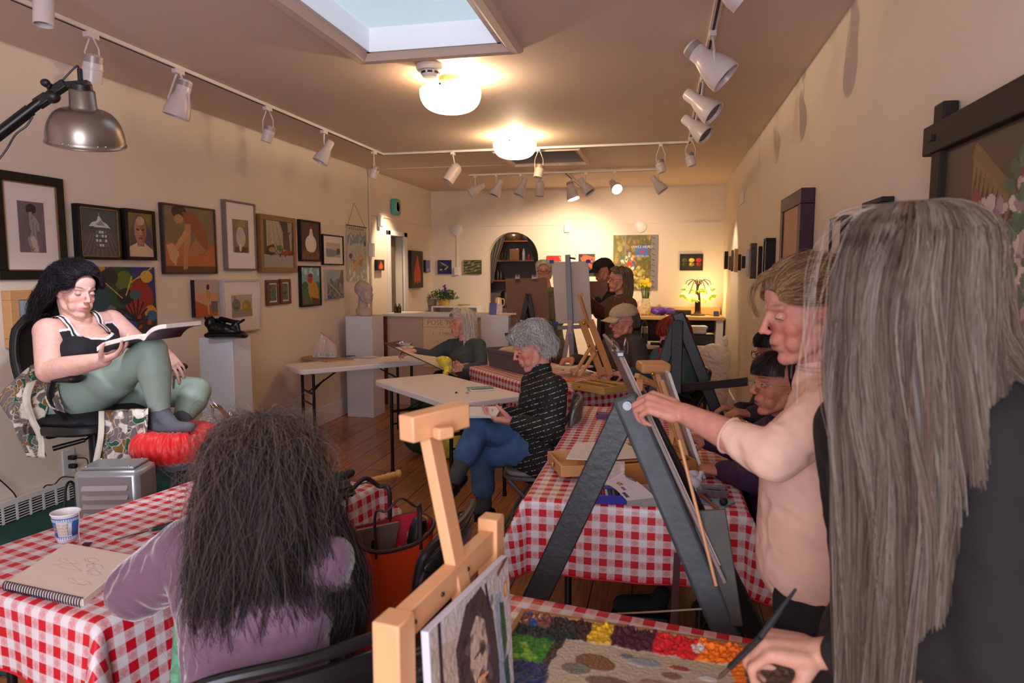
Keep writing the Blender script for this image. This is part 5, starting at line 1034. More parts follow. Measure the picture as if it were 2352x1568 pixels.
def shoes(J,toes,mat_,parent,name='shoe'):
    for s in 'LR':
        mb=MB(); foot(mb,J['an'+s],toes[s],.043); mb.cap(toes[s]-np.array([0,0,.01]),J['an'+s]*np.array([1,1,0])+np.array([0,0,toes[s][2]-.012]),.036,.038,side=(0,0,1),k=.5); cloth(name,mb,mat_,parent,.006,4,.0005)
def stand(J,x,y,dx=.0,dy=.0,w=.10,ang=0):  # hips, knees, ankles of someone standing at plan point x,y
    pel=J['pel']; sd=_n((J['shL']-J['shR'])*np.array([1,1,0])); J['hipL']=pel+sd*.09; J['hipR']=pel-sd*.09
    for s,q in(('L',1),('R',-1)):
        b=np.array([x,y,0])+sd*q*w; J['an'+s]=b+np.array([0,0,.085]); J['kn'+s]=(J['hip'+s]+J['an'+s])/2+np.array([dx,dy,0])
    return J
# ---- woman in purple velvet seen from behind (left foreground)
J=fix(dict(nb=P(596,1222,1.50),chest=P(590,1400,1.48),pel=P(585,1700,1.42),shR=P(726,1285,1.48),shL=P(440,1268,1.56),elL=P(318,1352,1.60),wrL=P(430,1300,1.86),elR=P(752,1450,1.62),wrR=P(670,1330,1.82)))
fw=_n(np.array([-.35,.93,0])); J['knL']=J['hipL']+fw*.42+np.array([0,0,.0]); J['knR']=J['hipR']+fw*.42; J['anL']=J['knL']*np.array([1,1,0])-fw*.05+np.array([0,0,.10]); J['anR']=J['knR']*np.array([1,1,0])+fw*.03+np.array([0,0,.10])
t=thing('person',J['pel']*np.array([1,1,0]),'woman in purple velvet top with long frizzy dark hair, seen from behind','person')
HL=Head(P(600,1090,1.5),camdir(-.5,-.30,.85),h=.232)
skinbody(HL,J,t,vox=.007,skin=(205,160,145),hands=(dict(wrist=J['wrL'],fwd=fw*1+np.array([.3,0,-.1]),palm=(0,0,-1),right=False),dict(wrist=J['wrR'],fwd=fw*1-np.array([.3,0,.1]),palm=(0,0,-1),right=True)))
VEL=mat('purple_velvet',S(108,78,98),rough=.75,var=.12,scale=14,bump=.12,bscale=90,sheen=.9); garment('velvet_top',J,VEL,t,g=.018,w=1.04,arm=1.3,vox=.0065,amp=.009,k=26,seed=4,lo=lambda mb:mb.cap(J['elL'],J['elL']+(J['wrL']-J['elL'])*.3,.068,.055))
trousers('trousers',J,fab('charcoal_trousers',(50,44,50)),t,seed=5); shoes(J,{'L':J['anL']+fw*.16-[0,0,.055],'R':J['anR']+fw*.16-[0,0,.055]},BLACK,t)
hc=[(38,31,30),(52,43,41),(27,22,23),(70,59,55),(45,36,35)]
hairdo(HL,t,[dict(n=6800,m=22,rings=[(0,.01,.124,.006,.006),(0,.012,.116,.055,.062),(0,.016,.080,.094,.104),(0,.022,.015,.112,.120),(-.004,.030,-.07,.134,.132),(-.014,.036,-.16,.158,.132),(-.024,.044,-.25,.176,.128),(-.030,.046,-.33,.172,.118),(-.032,.044,-.40,.15,.10)],az=(-150,150),layer=(.86,1.04),amp=.007,k=5,wave=.018,clump=90,cols=hc,r=(.00055,.0003),seed=8,under=((50,42,42),.93),lmin=.62,upright=True),
 dict(n=700,m=26,rings=[(0,.01,.126,.006,.006),(0,.012,.118,.06,.066),(0,.016,.080,.104,.114),(0,.022,.015,.124,.132),(0,.030,-.07,.142,.140),(0,.036,-.16,.166,.140),(0,.040,-.25,.182,.130),(0,.035,-.33,.175,.12)],az=(-150,150),layer=(.95,1.12),amp=.022,k=8,cols=[(110,92,80),(90,74,66)],r=(.00035,.0002),seed=9,lmin=.3,upright=True),
 dict(n=1000,m=14,rings=[(0,.01,.128,.004,.004),(0,.012,.120,.050,.058),(0,.016,.088,.092,.104),(0,.022,.03,.112,.122)],az=(-180,180),layer=(.98,1.02),amp=.007,k=6,cols=[(104,92,82),(86,74,68),(128,116,106)],r=(.0004,.0003),seed=10,lmin=.4,upright=True)],rough=.5)
# ---- long grey haired woman in the right foreground
J=dict(nb=P(2085,885,1.03),chest=P(2130,1130,1.02),pel=P(2150,1560,1.02),shL=P(1965,985,1.19),shR=P(2290,985,.92),elR=P(2290,1500,.86),wrR=P(1882,1500,1.07),elL=P(1990,1330,1.28),wrL=P(1960,1560,1.10))
J={k:np.array(v) for k,v in J.items()}; J=stand(J,J['pel'][0],J['pel'][1]); fw=camdir(-.75,0,.65)
t=thing('person',J['pel']*np.array([1,1,0]),'tall woman with very long grey hair, back turned, holding a paintbrush','person')
HR=Head(P(2085,668,.99),camdir(-.70,-.25,.62),h=.236)
skinbody(HR,J,t,vox=.0042,skin=(196,142,122),vis=None) if 0 else None
def brushhand(w,f,p,right,k=.92): return dict(wrist=w,fwd=f,palm=p,k=k,curl=(.75,.85,.95,1.05),thumb=(.9,.5),right=right,spread=.04)
skinbody(HR,J,t,vox=.0045,skin=(200,146,124),arm=.95,hands=(brushhand(J['wrR'],camdir(-1,.10,.18),camdir(-.25,-.9,.25),True),dict(wrist=J['wrL'],fwd=(0,.2,-1),palm=(-1,0,0),right=False)),sm=4)
garment('black_top',J,fab('black_knit',(26,22,24),var=.2),t,g=.016,w=.98,slR=.80,arm=1.12,vox=.008,amp=.006,k=18,seed=6,hem=.12); trousers('trousers',J,fab('black_trousers',(20,19,21)),t); shoes(J,{s:J['an'+s]+fw*.15-[0,0,.05] for s in 'LR'},BLACK,t)
gc=[(58,46,38),(92,75,62),(74,60,50),(120,103,88),(98,80,66),(146,133,120),(84,68,57),(110,94,82)]
hairdo(HR,t,[dict(n=15000,m=20,rings=[(0,.0,.121,.006,.006),(0,.004,.115,.046,.056),(.004,.006,.082,.080,.092),(.010,.004,.015,.106,.102),(.012,.006,-.06,.110,.106),(.012,.014,-.15,.114,.112),(.016,.030,-.26,.108,.112),(.034,.036,-.38,.094,.104),(.046,.040,-.52,.084,.098),(.05,.040,-.68,.080,.092),(.05,.04,-.86,.076,.085)],az=(-142,142),layer=(.90,1.01),amp=.0028,k=4,wave=.0085,clump=170,cols=gc,r=(.00066,.00046),seed=12,under=((78,65,55),.93),lmin=.9,upright=True,band=26),
 dict(n=4600,m=17,rings=[(0,.0,.122,.006,.006),(.0,.004,.116,.046,.056),(.004,.006,.083,.080,.093),(.008,.006,.012,.107,.105),(.002,.012,-.07,.114,.116),(-.028,.036,-.15,.145,.152),(-.055,.048,-.22,.165,.165),(-.075,.055,-.29,.165,.165)],az=(-112,10),layer=(.88,1.0),amp=.004,k=4,wave=.009,clump=120,cols=gc,r=(.00066,.00046),seed=14,lmin=.72,upright=True,band=22),
 dict(n=16,m=22,rings=[(0,-.01,.118,.006,.006),(0,-.01,.10,.08,.09),(.006,-.008,.03,.118,.12),(.012,-.004,-.08,.135,.13),(.014,.0,-.17,.135,.13)],az=(118,140),layer=(.98,1.08),amp=.008,k=5,cols=[(176,164,152),(140,126,112)],r=(.0004,.0003),seed=15,upright=True)],rough=.55)
# paintbrush in her hand
br=thing('paintbrush',P(1740,1480,1.12),'long dark artist brush held over the palette by the grey haired woman','brush'); a=P(1828,1352,1.06); c=P(1746,1464,1.035); e=P(1648,1560,1.10)
MB().tube([a,a*.5+c*.5,c],[.0022,.0042,.0048],10).build('handle',mat('brush_handle',S(40,40,44),rough=.3),br); MB().tube([c,c*.3+e*.7],[.0048,.0052],10).build('ferrule',mat('brush_ferrule',S(70,72,74),rough=.3,metal=.7),br); MB().tube([c*.3+e*.7,c*.1+e*.9,e],[.0056,.0075,.001],10,flat=(1,.5)).build('bristles',mat('bristle_brown',S(90,70,56),rough=.9),br)
# ---- woman in the pink sweater drawing at the black easel
J=dict(nb=P(1893,862,1.62),chest=P(1862,1040,1.68),pel=P(1862,1250,1.68),shL=P(1905,945,1.49),shR=P(1880,935,1.83),elL=P(1776,1048,1.47),wrL=P(1568,948,1.66),elR=P(1905,1130,2.0),wrR=P(1890,1250,2.0))
J={k:np.array(v) for k,v in J.items()}; J=stand(J,J['pel'][0],J['pel'][1],w=.09); fw=camdir(-1,0,.1)
t=thing('person',J['pel']*np.array([1,1,0]),'woman in pink sweater with hoop earring, arm stretched to the black easel','person')
HP=Head(P(1852,716,1.6),camdir(-1,-.24,-.02),up=camdir(-.2,1,0),h=.238,age=.22,nose=1.05)
skinbody(HP,J,t,vox=.0032,girth=.84,leg=.82,skin=(204,140,122),arm=1.02,hands=(dict(wrist=J['wrL'],fwd=camdir(-.88,.30,.25),palm=camdir(-.45,-.55,.55),k=.98,curl=(.75,.8,.85,.9),thumb=(.9,.5),right=False,spread=.05),dict(wrist=J['wrR'],fwd=(-.2,0,-1),palm=(0,1,0),right=True)),blush=.5,brow=(120,86,70),browa=.6,lip=(160,84,84),sm=9,col=lambda co,c:c*(1-.25*np.clip(wob(co*np.array([1,1,.5]),220,5),0,1)[:,None]*((np.linalg.norm(co-P(1870,820,1.6),axis=1)<.10)[:,None])))
HP.eyes(t,.72,(205,146,130),iris=(90,80,70),lash=(50,34,30))
garment('pink_sweater',J,fab('pink_cotton',(232,188,166),var=.03,bump=.08,bscale=500),t,g=.012,w=.94,slL=.42,arm=1.04,vox=.006,amp=.007,k=20,seed=9,fwd=fw,collar=.012,sm=5,lo=lambda mb:mb.cap(J['chest'],J['pel']-np.array([0,0,.03]),.112,.126,side=_n(J['shL']-J['shR']),k=1.5,n=30))
SWR=mat('ribbed_band',S(214,172,154),rough=.9); cf=J['elL']+(J['wrL']-J['elL'])*.45; xx=_n(J['wrL']-J['elL']); yy=_n(np.cross(xx,[0,0,1])); zz=np.cross(xx,yy); MB().tube([cf+.041*(yy*math.cos(a)+zz*math.sin(a)) for a in np.linspace(0,2*PI,30)],.0035,6,False).build('cuff',SWR,t); nbk=J['nb']+_n(J['nb']-J['chest'])*.022; MB().tube([nbk+np.array([.060*math.cos(a),.066*math.sin(a),.004*math.cos(a)]) for a in np.linspace(0,2*PI,36)],.006,8,False).build('collar',SWR,t); trousers('trousers',J,fab('black_trousers',(20,19,21)),t,w=.88); shoes(J,{s:J['an'+s]+fw*.15-[0,0,.05] for s in 'LR'},BLACK,t)
bc=[(140,100,64),(116,82,52),(168,130,90),(98,70,46),(182,150,112)]
hairdo(HP,t,[dict(n=5200,m=20,Q=QB,rings=[(0,.050,.074,.052,.018),(0,.046,.058,.062,.052),(0,.040,.02,.077,.080),(0,.034,-.03,.084,.088),(0,.020,-.075,.076,.084),(0,.008,-.11,.050,.058),(0,.002,-.135,.03,.036)],az=(-100,100),layer=(.95,1.03),amp=.004,k=5,wave=.005,clump=40,cols=bc,r=(.00045,.0003),seed=3,lmin=.75,under=((112,80,52),.96)),
 dict(n=900,m=12,Q=QB,rings=[(0,.0,-.11,.035,.04),(0,-.008,-.14,.05,.055),(0,-.02,-.165,.045,.05),(0,-.04,-.18,.03,.04)],az=(-180,180),amp=.014,k=6,cols=bc,r=(.00045,.0003),seed=4,under=((112,80,52),.8))],rough=.45)
# loose fringe lock falling before the forehead
g=np.random.default_rng(5); n=140; L0=np.array([[HP.w(q+g.normal(0,.004,3)) for q in np.array([(.02,-.05,.105),(.015,-.085,.10),(.012,-.112,.078),(.012,-.120,.045),(.012,-.112,.018)])] for i in range(n)]); tt=np.linspace(0,4,16); Ls=np.array([[[np.interp(x_,range(5),l[:,d]) for d in range(3)] for x_ in tt] for l in L0]); 
for _ in range(2): Ls[:,1:-1]=(Ls[:,:-2]+Ls[:,1:-1]*2+Ls[:,2:])/4
link('fringe_lock',strands(Ls,.0005,.0002,palette(n,bc,2)),hairmat(rough=.45),t,True,ang=180)
ea=HP.w((-.078,.010,-.034)); ea2=HP.w((.078,.010,-.034)); ea=min((ea,ea2),key=cam_depth); GOLDM=mat('gold',S(220,180,110),rough=.2,metal=1); MB().tube([ea+np.array([.008*math.cos(a),-.003,-.010+.011*math.sin(a)]) for a in np.linspace(0,2*PI,22)],.0013,6,False).build('hoop_earring',GOLDM,t)
# ---- woman in the black shirt with silvery stripes, seated at the end of the white table
J=dict(nb=P(1243,862,3.92),chest=P(1246,925,3.92),pel=P(1238,1022,3.95),shL=P(1272,892,3.74),shR=P(1226,880,4.08),elL=P(1268,990,3.64),wrL=P(1178,968,3.74),elR=P(1216,962,4.05),wrR=P(1160,948,3.95),
 hipL=P(1242,1025,3.86),hipR=P(1236,1022,4.03),knR=P(1098,985,3.80),anR=P(1052,1084,3.66),knL=P(1106,1048,3.92),anL=P(1112,1160,3.98)); J={k:np.array(v) for k,v in J.items()}
t=thing('person',J['pel']*np.array([1,1,0]),'grey curly haired woman in black shirt and jeans sketching on crossed legs','person')
HS=Head(P(1222,797,3.92),camdir(-.93,-.42,-.20),up=camdir(-.35,1,0),h=.262,age=.3); skw=dict(blush=.8,brow=(150,120,110),browa=.3,lip=(170,90,86))
hand_w=lambda w,f,p,r,k=1.,c=(.5,.55,.6,.65),th=(.5,.4): dict(wrist=w,fwd=f,palm=p,k=k,curl=c,thumb=th,right=r)
skinbody(HS,J,t,vox=.0048,skin=(226,160,142),hands=(hand_w(J['wrL'],camdir(-1,.12,.1),camdir(-.1,.9,.3),False,1.08,(.3,.35,.4,.45)),hand_w(J['wrR'],camdir(-1,.25,-.1),camdir(-.2,-1,-.1),True,1.05,(.7,.8,.9,1.))),**skw)
HS.eyes(t,.85,(210,150,135))
def stripes():
    m=bpy.data.materials.new('striped_shirt'); m.use_nodes=True; nt=m.node_tree; b=nt.nodes['Principled BSDF']; L=nt.links.new; tc=nd(nt,'ShaderNodeTexCoord'); mp=nd(nt,'ShaderNodeMapping'); mp.inputs['Rotation'].default_value=(.1,.35,0); L(tc.outputs['Object'],mp.inputs[0])
    w=nd(nt,'ShaderNodeTexWave',Scale=11.,Distortion=.6); w.bands_direction='Z'; L(mp.outputs[0],w.inputs[0]); n=nd(nt,'ShaderNodeTexNoise',Scale=70.); L(mp.outputs[0],n.inputs[0])
    a=nd(nt,'ShaderNodeMath',operation='GREATER_THAN'); a.inputs[1].default_value=.965; L(w.outputs['Fac'],a.inputs[0]); c=nd(nt,'ShaderNodeMath',operation='GREATER_THAN'); c.inputs[1].default_value=.50; L(n.outputs['Fac'],c.inputs[0]); d=nd(nt,'ShaderNodeMath',operation='MULTIPLY'); L(a.outputs[0],d.inputs[0]); L(c.outputs[0],d.inputs[1])
    mx=nd(nt,'ShaderNodeMix',data_type='RGBA'); mx.inputs['A'].default_value=(*S(24,24,27),1); mx.inputs['B'].default_value=(*S(190,186,176),1); L(d.outputs[0],mx.inputs['Factor']); L(mx.outputs['Result'],b.inputs['Base Color']); b.inputs['Roughness'].default_value=.8; return m
garment('striped_shirt',J,stripes(),t,g=.020,w=1.06,arm=1.25,slL=.86,slR=.9,vox=.008,amp=.008,k=22,seed=3,collar=.03,hem=.06)
DEN=mat('blue_denim',S(66,102,150),rough=.85,var=.28,scale=14,bump=.2,bscale=260); trousers('jeans',J,DEN,t,leg=.98,end=.64,flare=1.2,amp=.007,seed=4)
GS=fab('heather_sock',(70,72,78),var=.3,scale=200)
for s,toe in(('L',P(1058,1190,3.92)),('R',P(1018,1146,3.50))):
    mb=MB(); mb.cap(J['an'+s]+(J['kn'+s]-J['an'+s])*.45,J['an'+s],.050,.045); mb.cap(J['an'+s],J['an'+s]*.7+toe*.3,.045,.042); cloth('sock',mb,GS,t,.007,3,.001)
    mb=MB(); A=J['an'+s]-np.array([0,0,.015]); hl_=A+_n((A-toe)*np.array([1,1,.3]))*.03-np.array([0,0,.035]); hl_[2]=max(hl_[2],.04); mb.cap(A-np.array([0,0,.02]),hl_,.040,.038); mb.cap(hl_,toe,.042,.038,side=(0,0,1),k=.85); mb.cap(hl_*.5+toe*.5,toe,.044,.04,side=(0,0,1),k=.9)
    cloth('shoe',mb,mat('black_leather',S(16,16,18),rough=.18,spec=.8),t,.006,4,.0004)
hcS=[(226,220,214),(200,194,188),(244,240,236),(160,152,146)]
hairdo(HS,t,[dict(n=4200,m=14,rings=[(0,.02,.118,.006,.006),(0,.016,.115,.048,.056),(0,.016,.084,.079,.094),(0,.022,.030,.084,.096),(0,.036,-.03,.076,.086),(0,.045,-.080,.056,.062)],az=(-104,104),amp=.007,k=6,wave=.012,clump=30,cols=hcS,r=(.0010,.0006),seed=3,lmin=.3,under=((176,168,160),.95)),
 dict(n=1500,m=12,Q=QB,rings=[(0,.054,.082,.054,.036),(0,.048,.060,.066,.056),(0,.040,.02,.078,.078),(0,.034,-.02,.084,.084)],az=(-96,96),layer=(.94,1.06),amp=.008,k=6,wave=.010,clump=20,cols=hcS,r=(.0010,.0006),seed=4,lmin=.4,under=((176,168,160),.95))])
folding_chair(J['pel'][:2]+np.array([.0,.02]),camdir(-1,0,.1),'grey padded folding chair under the woman in jeans',m=mat('grey_chair_enamel',S(104,102,102),rough=.4,metal=.2),pad=mat('light_pad',S(140,136,134),rough=.9,var=.2,scale=90))
# ---- woman with long silver hair in dark teal sweater
J=dict(nb=P(1068,782,6.42),chest=P(1066,822,6.42),pel=P(1066,872,6.42),shR=P(1036,794,6.56),shL=P(1100,794,6.32),elR=P(988,818,6.42),wrR=P(950,806,6.18),elL=P(1106,842,6.20),wrL=P(1062,850,6.06),knR=P(1010,868,6.05),knL=P(1055,872,5.98)); J={k:np.array(v) for k,v in J.items()}
sd=_n(J['shL']-J['shR']); J['hipL']=J['pel']+sd*.09; J['hipR']=J['pel']-sd*.09
for s in 'LR': J['an'+s]=J['kn'+s]*np.array([1,1,0])+np.array([0,0,.10])
t=thing('person',J['pel']*np.array([1,1,0]),'woman with long straight silver hair in dark teal sweater drawing on a board','person')
HW=Head(P(1060,742,6.42),camdir(-.88,-.12,-.46),h=.262,age=.2); skinbody(HW,J,t,vox=.0065,skin=(224,158,138),hands=(hand_w(J['wrR'],camdir(-1,.1,-.1),camdir(0,-1,-.2),True,1.05,(.6,.7,.8,.9)),hand_w(J['wrL'],camdir(-.7,.6,-.2),camdir(-.5,.3,-.8),False)),sm=2,blush=.6)
HW.eyes(t,.3,(214,150,132)); garment('teal_sweater',J,fab('dark_teal_knit',(66,76,80)),t,g=.014,arm=1.12,slR=.9,slL=.9,vox=.010,amp=.006,seed=7); trousers('trousers',J,fab('black_trousers',(20,19,21)),t,vox=.012); shoes(J,{s:J['an'+s]+camdir(-1,0,-.2)*.15-[0,0,.06] for s in 'LR'},BLACK,t)
glasses(HW,t,mat('thin_glasses',S(170,150,140),rough=.3,metal=.8),.0009)
lc=[(236,226,208),(216,202,182),(250,242,228),(190,176,158)]
hairdo(HW,t,[dict(n=2600,m=16,rings=[(0,.02,.118,.006,.006),(0,.016,.114,.045,.052),(0,.016,.082,.081,.096),(0,.024,.020,.090,.100),(0,.030,-.06,.094,.092),(0,.030,-.14,.100,.085),(0,.024,-.22,.104,.08),(0,.02,-.30,.098,.075)],az=(-126,126),amp=.004,k=5,wave=.004,clump=60,cols=lc,r=(.0015,.001),seed=3,lmin=.75,under=((204,190,170),.93),upright=True),
 dict(n=1100,m=9,Q=QB,rings=[(0,.054,.082,.050,.036),(0,.048,.062,.068,.062),(0,.040,.02,.082,.084)],az=(-80,80),layer=(.96,1.03),amp=.003,k=4,cols=lc,r=(.0010,.0008),seed=4,under=((204,190,170),.97))])
# ---- white haired woman behind the brown board
J=dict(nb=P(1256,660,8.25),chest=P(1260,708,8.25),pel=P(1262,790,8.25),shL=P(1285,676,8.2),shR=P(1232,676,8.2),elL=P(1290,730,8.2),wrL=P(1262,770,8.0),elR=P(1226,730,8.2),wrR=P(1232,720,7.9)); J={k:np.array(v) for k,v in J.items()}; J=stand(J,J['pel'][0],J['pel'][1])
t=thing('person',J['pel']*np.array([1,1,0]),'white haired woman in dark glasses standing behind the brown drawing board','person')
HB=Head(P(1250,624,8.2),camdir(-.12,-.16,-1),h=.262,age=.1); skinbody(HB,J,t,vox=.007,skin=(224,160,132),sm=2,hands=(hand_w(J['wrL'],(0,-.3,-1),(0,-1,0),False),hand_w(J['wrR'],(0,-.6,.3),(0,-1,0),True))); HB.eyes(t,.1,(214,150,126)); glasses(HB,t,BLACK,.0022,.026,.020)
garment('plaid_shirt',J,mat('sage_plaid',S(128,128,108),rough=.85,var=.35,scale=26),t,g=.02,arm=1.2,vox=.011,seed=3,hem=.12); trousers('trousers',J,fab('olive_trousers',(86,84,70)),t,vox=.012); shoes(J,{s:J['an'+s]+np.array([0,-.15,-.05]) for s in 'LR'},BLACK,t)
wc=[(246,238,222),(226,214,196),(255,250,238)]
hairdo(HB,t,[dict(n=1800,m=10,rings=[(0,.02,.119,.006,.006),(0,.016,.115,.048,.056),(0,.016,.084,.084,.098),(0,.022,.030,.088,.098),(0,.036,-.03,.080,.090),(0,.045,-.080,.066,.075)],az=(-112,112),amp=.004,k=5,wave=.004,clump=30,cols=wc,r=(.0014,.001),seed=3,lmin=.5,under=((226,214,194),.96)),
 dict(n=700,m=9,Q=QB,rings=[(0,.054,.082,.054,.036),(0,.050,.062,.068,.060),(0,.042,.02,.082,.082)],az=(-90,90),layer=(.96,1.04),amp=.004,k=4,cols=wc,r=(.0014,.001),seed=4,under=((226,214,194),.97))])
# ---- baseball cap helper
def cap_hat(H,parent,m,name='cap'):
    mb=MB(); 
    for c,r in(((0,.014,.046),(.083,.102,.078)),((0,-.006,.052),(.078,.092,.068))): mb.ell(H.w(c),np.array(r)*H.k,H.R,28,20)
    me=remesh(mb,.005,5); cut(me,lambda co:H.loc(co)[:,2]<.038-.10*np.clip(H.loc(co)[:,1],-.1,.12)*.35); hat=link(name,me,m,parent,True,ang=180); sm=hat.modifiers.new('t','SOLIDIFY'); sm.thickness=.002
    v=[];f=[]; N=16
    for i in range(5):
        for j in range(N+1):
            a=math.radians(-62+124*j/N); q=i/4; x=math.sin(a)*(.078+.004*q); y=-.088*math.cos(a)**.8-.006-.072*q*math.cos(a)**.6; z=.044-.016*q-.020*(math.sin(a)**2)*(.4+q); v.append(H.w((x,y,z)))
    for i in range(4):
        for j in range(N): f.append((i*(N+1)+j,i*(N+1)+j+1,(i+1)*(N+1)+j+1,(i+1)*(N+1)+j))
    o=MB().add(v,f).build('cap_brim',m,hat,ang=180); sm=o.modifiers.new('t','SOLIDIFY'); sm.thickness=.004; MB().ell(H.w((0,.012,.125)),np.array((.007,.007,.004))).build('cap_button',m,hat)
# ---- man in black cap, far back
J=dict(nb=P(1396,655,7.62),chest=P(1398,705,7.62),pel=P(1400,790,7.62),shL=P(1402,676,7.45),shR=P(1392,674,7.8),elL=P(1385,720,7.4),wrL=P(1372,690,7.3),elR=P(1375,720,7.8),wrR=P(1365,700,7.6)); J={k:np.array(v) for k,v in J.items()}; J=stand(J,J['pel'][0],J['pel'][1])
t=thing('person',J['pel']*np.array([1,1,0]),'person in black baseball cap and glasses standing behind the grey easel board','person')
HC_=Head(P(1385,622,7.6),camdir(-.9,-.30,-.35),h=.262,age=.2); skinbody(HC_,J,t,vox=.007,skin=(214,146,120),sm=2,hands=(hand_w(J['wrL'],(-1,0,.2),(0,0,-1),False),hand_w(J['wrR'],(-1,0,.2),(0,0,-1),True))); HC_.eyes(t,.4,(200,140,120)); glasses(HC_,t,CHROME,.0012)
garment('black_jacket',J,fab('black_jacket',(30,28,30)),t,g=.02,arm=1.2,vox=.011,seed=3,collar=.03,hem=.1); trousers('trousers',J,fab('black_trousers',(20,19,21)),t,vox=.012); shoes(J,{s:J['an'+s]+np.array([-.15,0,-.05]) for s in 'LR'},BLACK,t)
cap_hat(HC_,t,fab('black_cap',(30,28,28))); hairdo(HC_,t,[dict(n=900,m=8,rings=[(0,.02,.05,.084,.098),(0,.026,.0,.084,.096),(0,.04,-.06,.072,.08)],az=(-95,95),amp=.004,cols=[(44,36,32),(60,50,44)],r=(.0013,.001),under=((40,34,30),.96))])
# ---- woman with headband and brown cardigan
J=dict(nb=P(1425,678,7.02),chest=P(1422,725,7.02),pel=P(1418,815,7.02),shL=P(1446,700,6.86),shR=P(1408,696,7.2),elL=P(1440,755,6.8),wrL=P(1400,790,6.72),elR=P(1378,716,7.1),wrR=P(1350,690,6.9)); J={k:np.array(v) for k,v in J.items()}; J=stand(J,J['pel'][0],J['pel'][1])
t=thing('person',J['pel']*np.array([1,1,0]),'woman in brown cardigan and black headband with glasses, standing and drawing','person')
HH=Head(P(1422,644,7.0),camdir(-1,.03,-.22),h=.262,age=.2); skinbody(HH,J,t,vox=.007,skin=(216,150,120),sm=2,hands=(hand_w(J['wrL'],camdir(-1,.1,0),(0,0,-1),False),hand_w(J['wrR'],camdir(-1,.5,-.3),(0,1,0),True))); HH.eyes(t,.2,(204,144,120)); glasses(HH,t,mat('tortoise',S(80,50,40),rough=.3),.0018,.025,.020)
garment('brown_cardigan',J,fab('brown_knit',(92,64,50)),t,g=.024,arm=1.3,vox=.011,seed=3,hem=.14,w=1.05); trousers('trousers',J,fab('brown_trousers',(52,42,38)),t,vox=.012); shoes(J,{s:J['an'+s]+np.array([-.15,0,-.05]) for s in 'LR'},BLACK,t)
def shirtstripe():
    b=MB(); c0=J['nb']; f=_n(camdir(-.75,0,-.65)); s_=np.cross(f,[0,0,1]); v=[];fc=[]; N=12
    return c0,f,s_
c0,f_,s_=shirtstripe(); pc=Pic(.2,.2,.004,(210,190,160)); 
for i in range(6): pc.rect(0,i/6,1,i/6+.075,(50,40,46))
o_=c0+f_*.098-np.array([0,0,.155]); g2=MB(); me=pc.mesh(o_-s_*.05,s_*.10,np.array([0,0,.15])); co=getco(me); q=((co-o_)@_n(s_))/.05; h_=(co[:,2]-o_[2])/.15; co-=f_*(q**2*.02)[:,None]; co+=f_*(-.035*h_**2)[:,None]; co-=s_*(q*.05*(1-h_)*.7)[:,None]; setco(me,co); link('striped_shirt_front',me,PAINT,t,True)
hh=[(150,126,100),(124,102,80),(176,152,124),(108,88,70)]
hairdo(HH,t,[dict(n=2600,m=14,rings=[(0,.02,.118,.006,.006),(0,.016,.114,.045,.052),(0,.016,.082,.081,.096),(0,.024,.020,.090,.100),(0,.032,-.06,.092,.092),(0,.034,-.12,.092,.085),(0,.03,-.17,.085,.08)],az=(-106,106),amp=.004,k=5,wave=.005,clump=60,cols=hh,r=(.0013,.0009),seed=3,lmin=.8,under=((90,74,58),.94),upright=True),
 dict(n=800,m=9,Q=QB,rings=[(0,.054,.082,.050,.036),(0,.048,.062,.068,.062),(0,.040,.02,.082,.084)],az=(-80,80),layer=(.96,1.03),amp=.003,cols=hh,r=(.0013,.001),seed=4,under=((90,74,58),.97))])
MB().tube([HH.w((.094*math.sin(a),.0+.012,.030+.094*math.cos(a))) for a in np.linspace(-1.7,1.7,24)],.011,10,flat=(1,.35)).build('headband',BLACK,t)
# ---- man in beige cap and brown vest, seated
J=dict(nb=P(1432,776,5.62),chest=P(1432,825,5.62),pel=P(1436,900,5.62),shL=P(1462,792,5.44),shR=P(1404,788,5.8),elL=P(1478,858,5.36),wrL=P(1400,862,5.28),elR=P(1368,836,5.75),wrR=P(1318,824,5.62),knL=P(1370,905,5.3),knR=P(1360,900,5.6)); J=fix(J)
for s in 'LR': J['an'+s]=J['kn'+s]*np.array([1,1,0])+np.array([0,0,.10])
t=thing('person',J['pel']*np.array([1,1,0]),'man in beige baseball cap and dark brown vest seated behind the wooden table easel','person')
HMn=Head(P(1432,738,5.6),camdir(-.93,-.16,-.32),h=.268,age=.35,nose=1.15,chin=1.1); skinbody(HMn,J,t,vox=.006,skin=(214,146,122),sm=2,hands=(hand_w(J['wrL'],camdir(-1,.2,-.2),(0,0,-1),False,1.05),hand_w(J['wrR'],camdir(-1,-.1,-.3),(0,0,-1),True,1.1,(.7,.8,.9,.9))),blush=.6); HMn.eyes(t,.7,(200,136,116)); glasses(HMn,t,mat('thin_glasses',S(170,150,140),rough=.3,metal=.8),.0010)
garment('grey_shirt',J,fab('dark_grey_cotton',(62,58,58)),t,g=.012,arm=1.25,vox=.010,seed=3,collar=.02,slR=.92,slL=.92); mb=MB(); torso(mb,J['pel'],J['chest'],J['nb']-(J['nb']-J['chest'])*.05,J['shL'],J['shR'],J['hipL'],J['hipR'],g=.028); cloth('brown_vest',mb,fab('brown_fleece',(72,58,48)),t,.010,5,.006,18,2)
trousers('trousers',J,fab('dark_trousers',(40,38,40)),t,vox=.012); shoes(J,{s:J['an'+s]+np.array([-.15,0,-.06]) for s in 'LR'},BLACK,t)
cap_hat(HMn,t,fab('beige_cap',(186,168,140))); hairdo(HMn,t,[dict(n=900,m=8,rings=[(0,.02,.05,.082,.096),(0,.026,.0,.080,.094),(0,.04,-.05,.068,.078)],az=(-85,85),amp=.003,cols=[(96,80,70),(120,108,98)],r=(.001,.0008),under=((90,76,66),.96))])
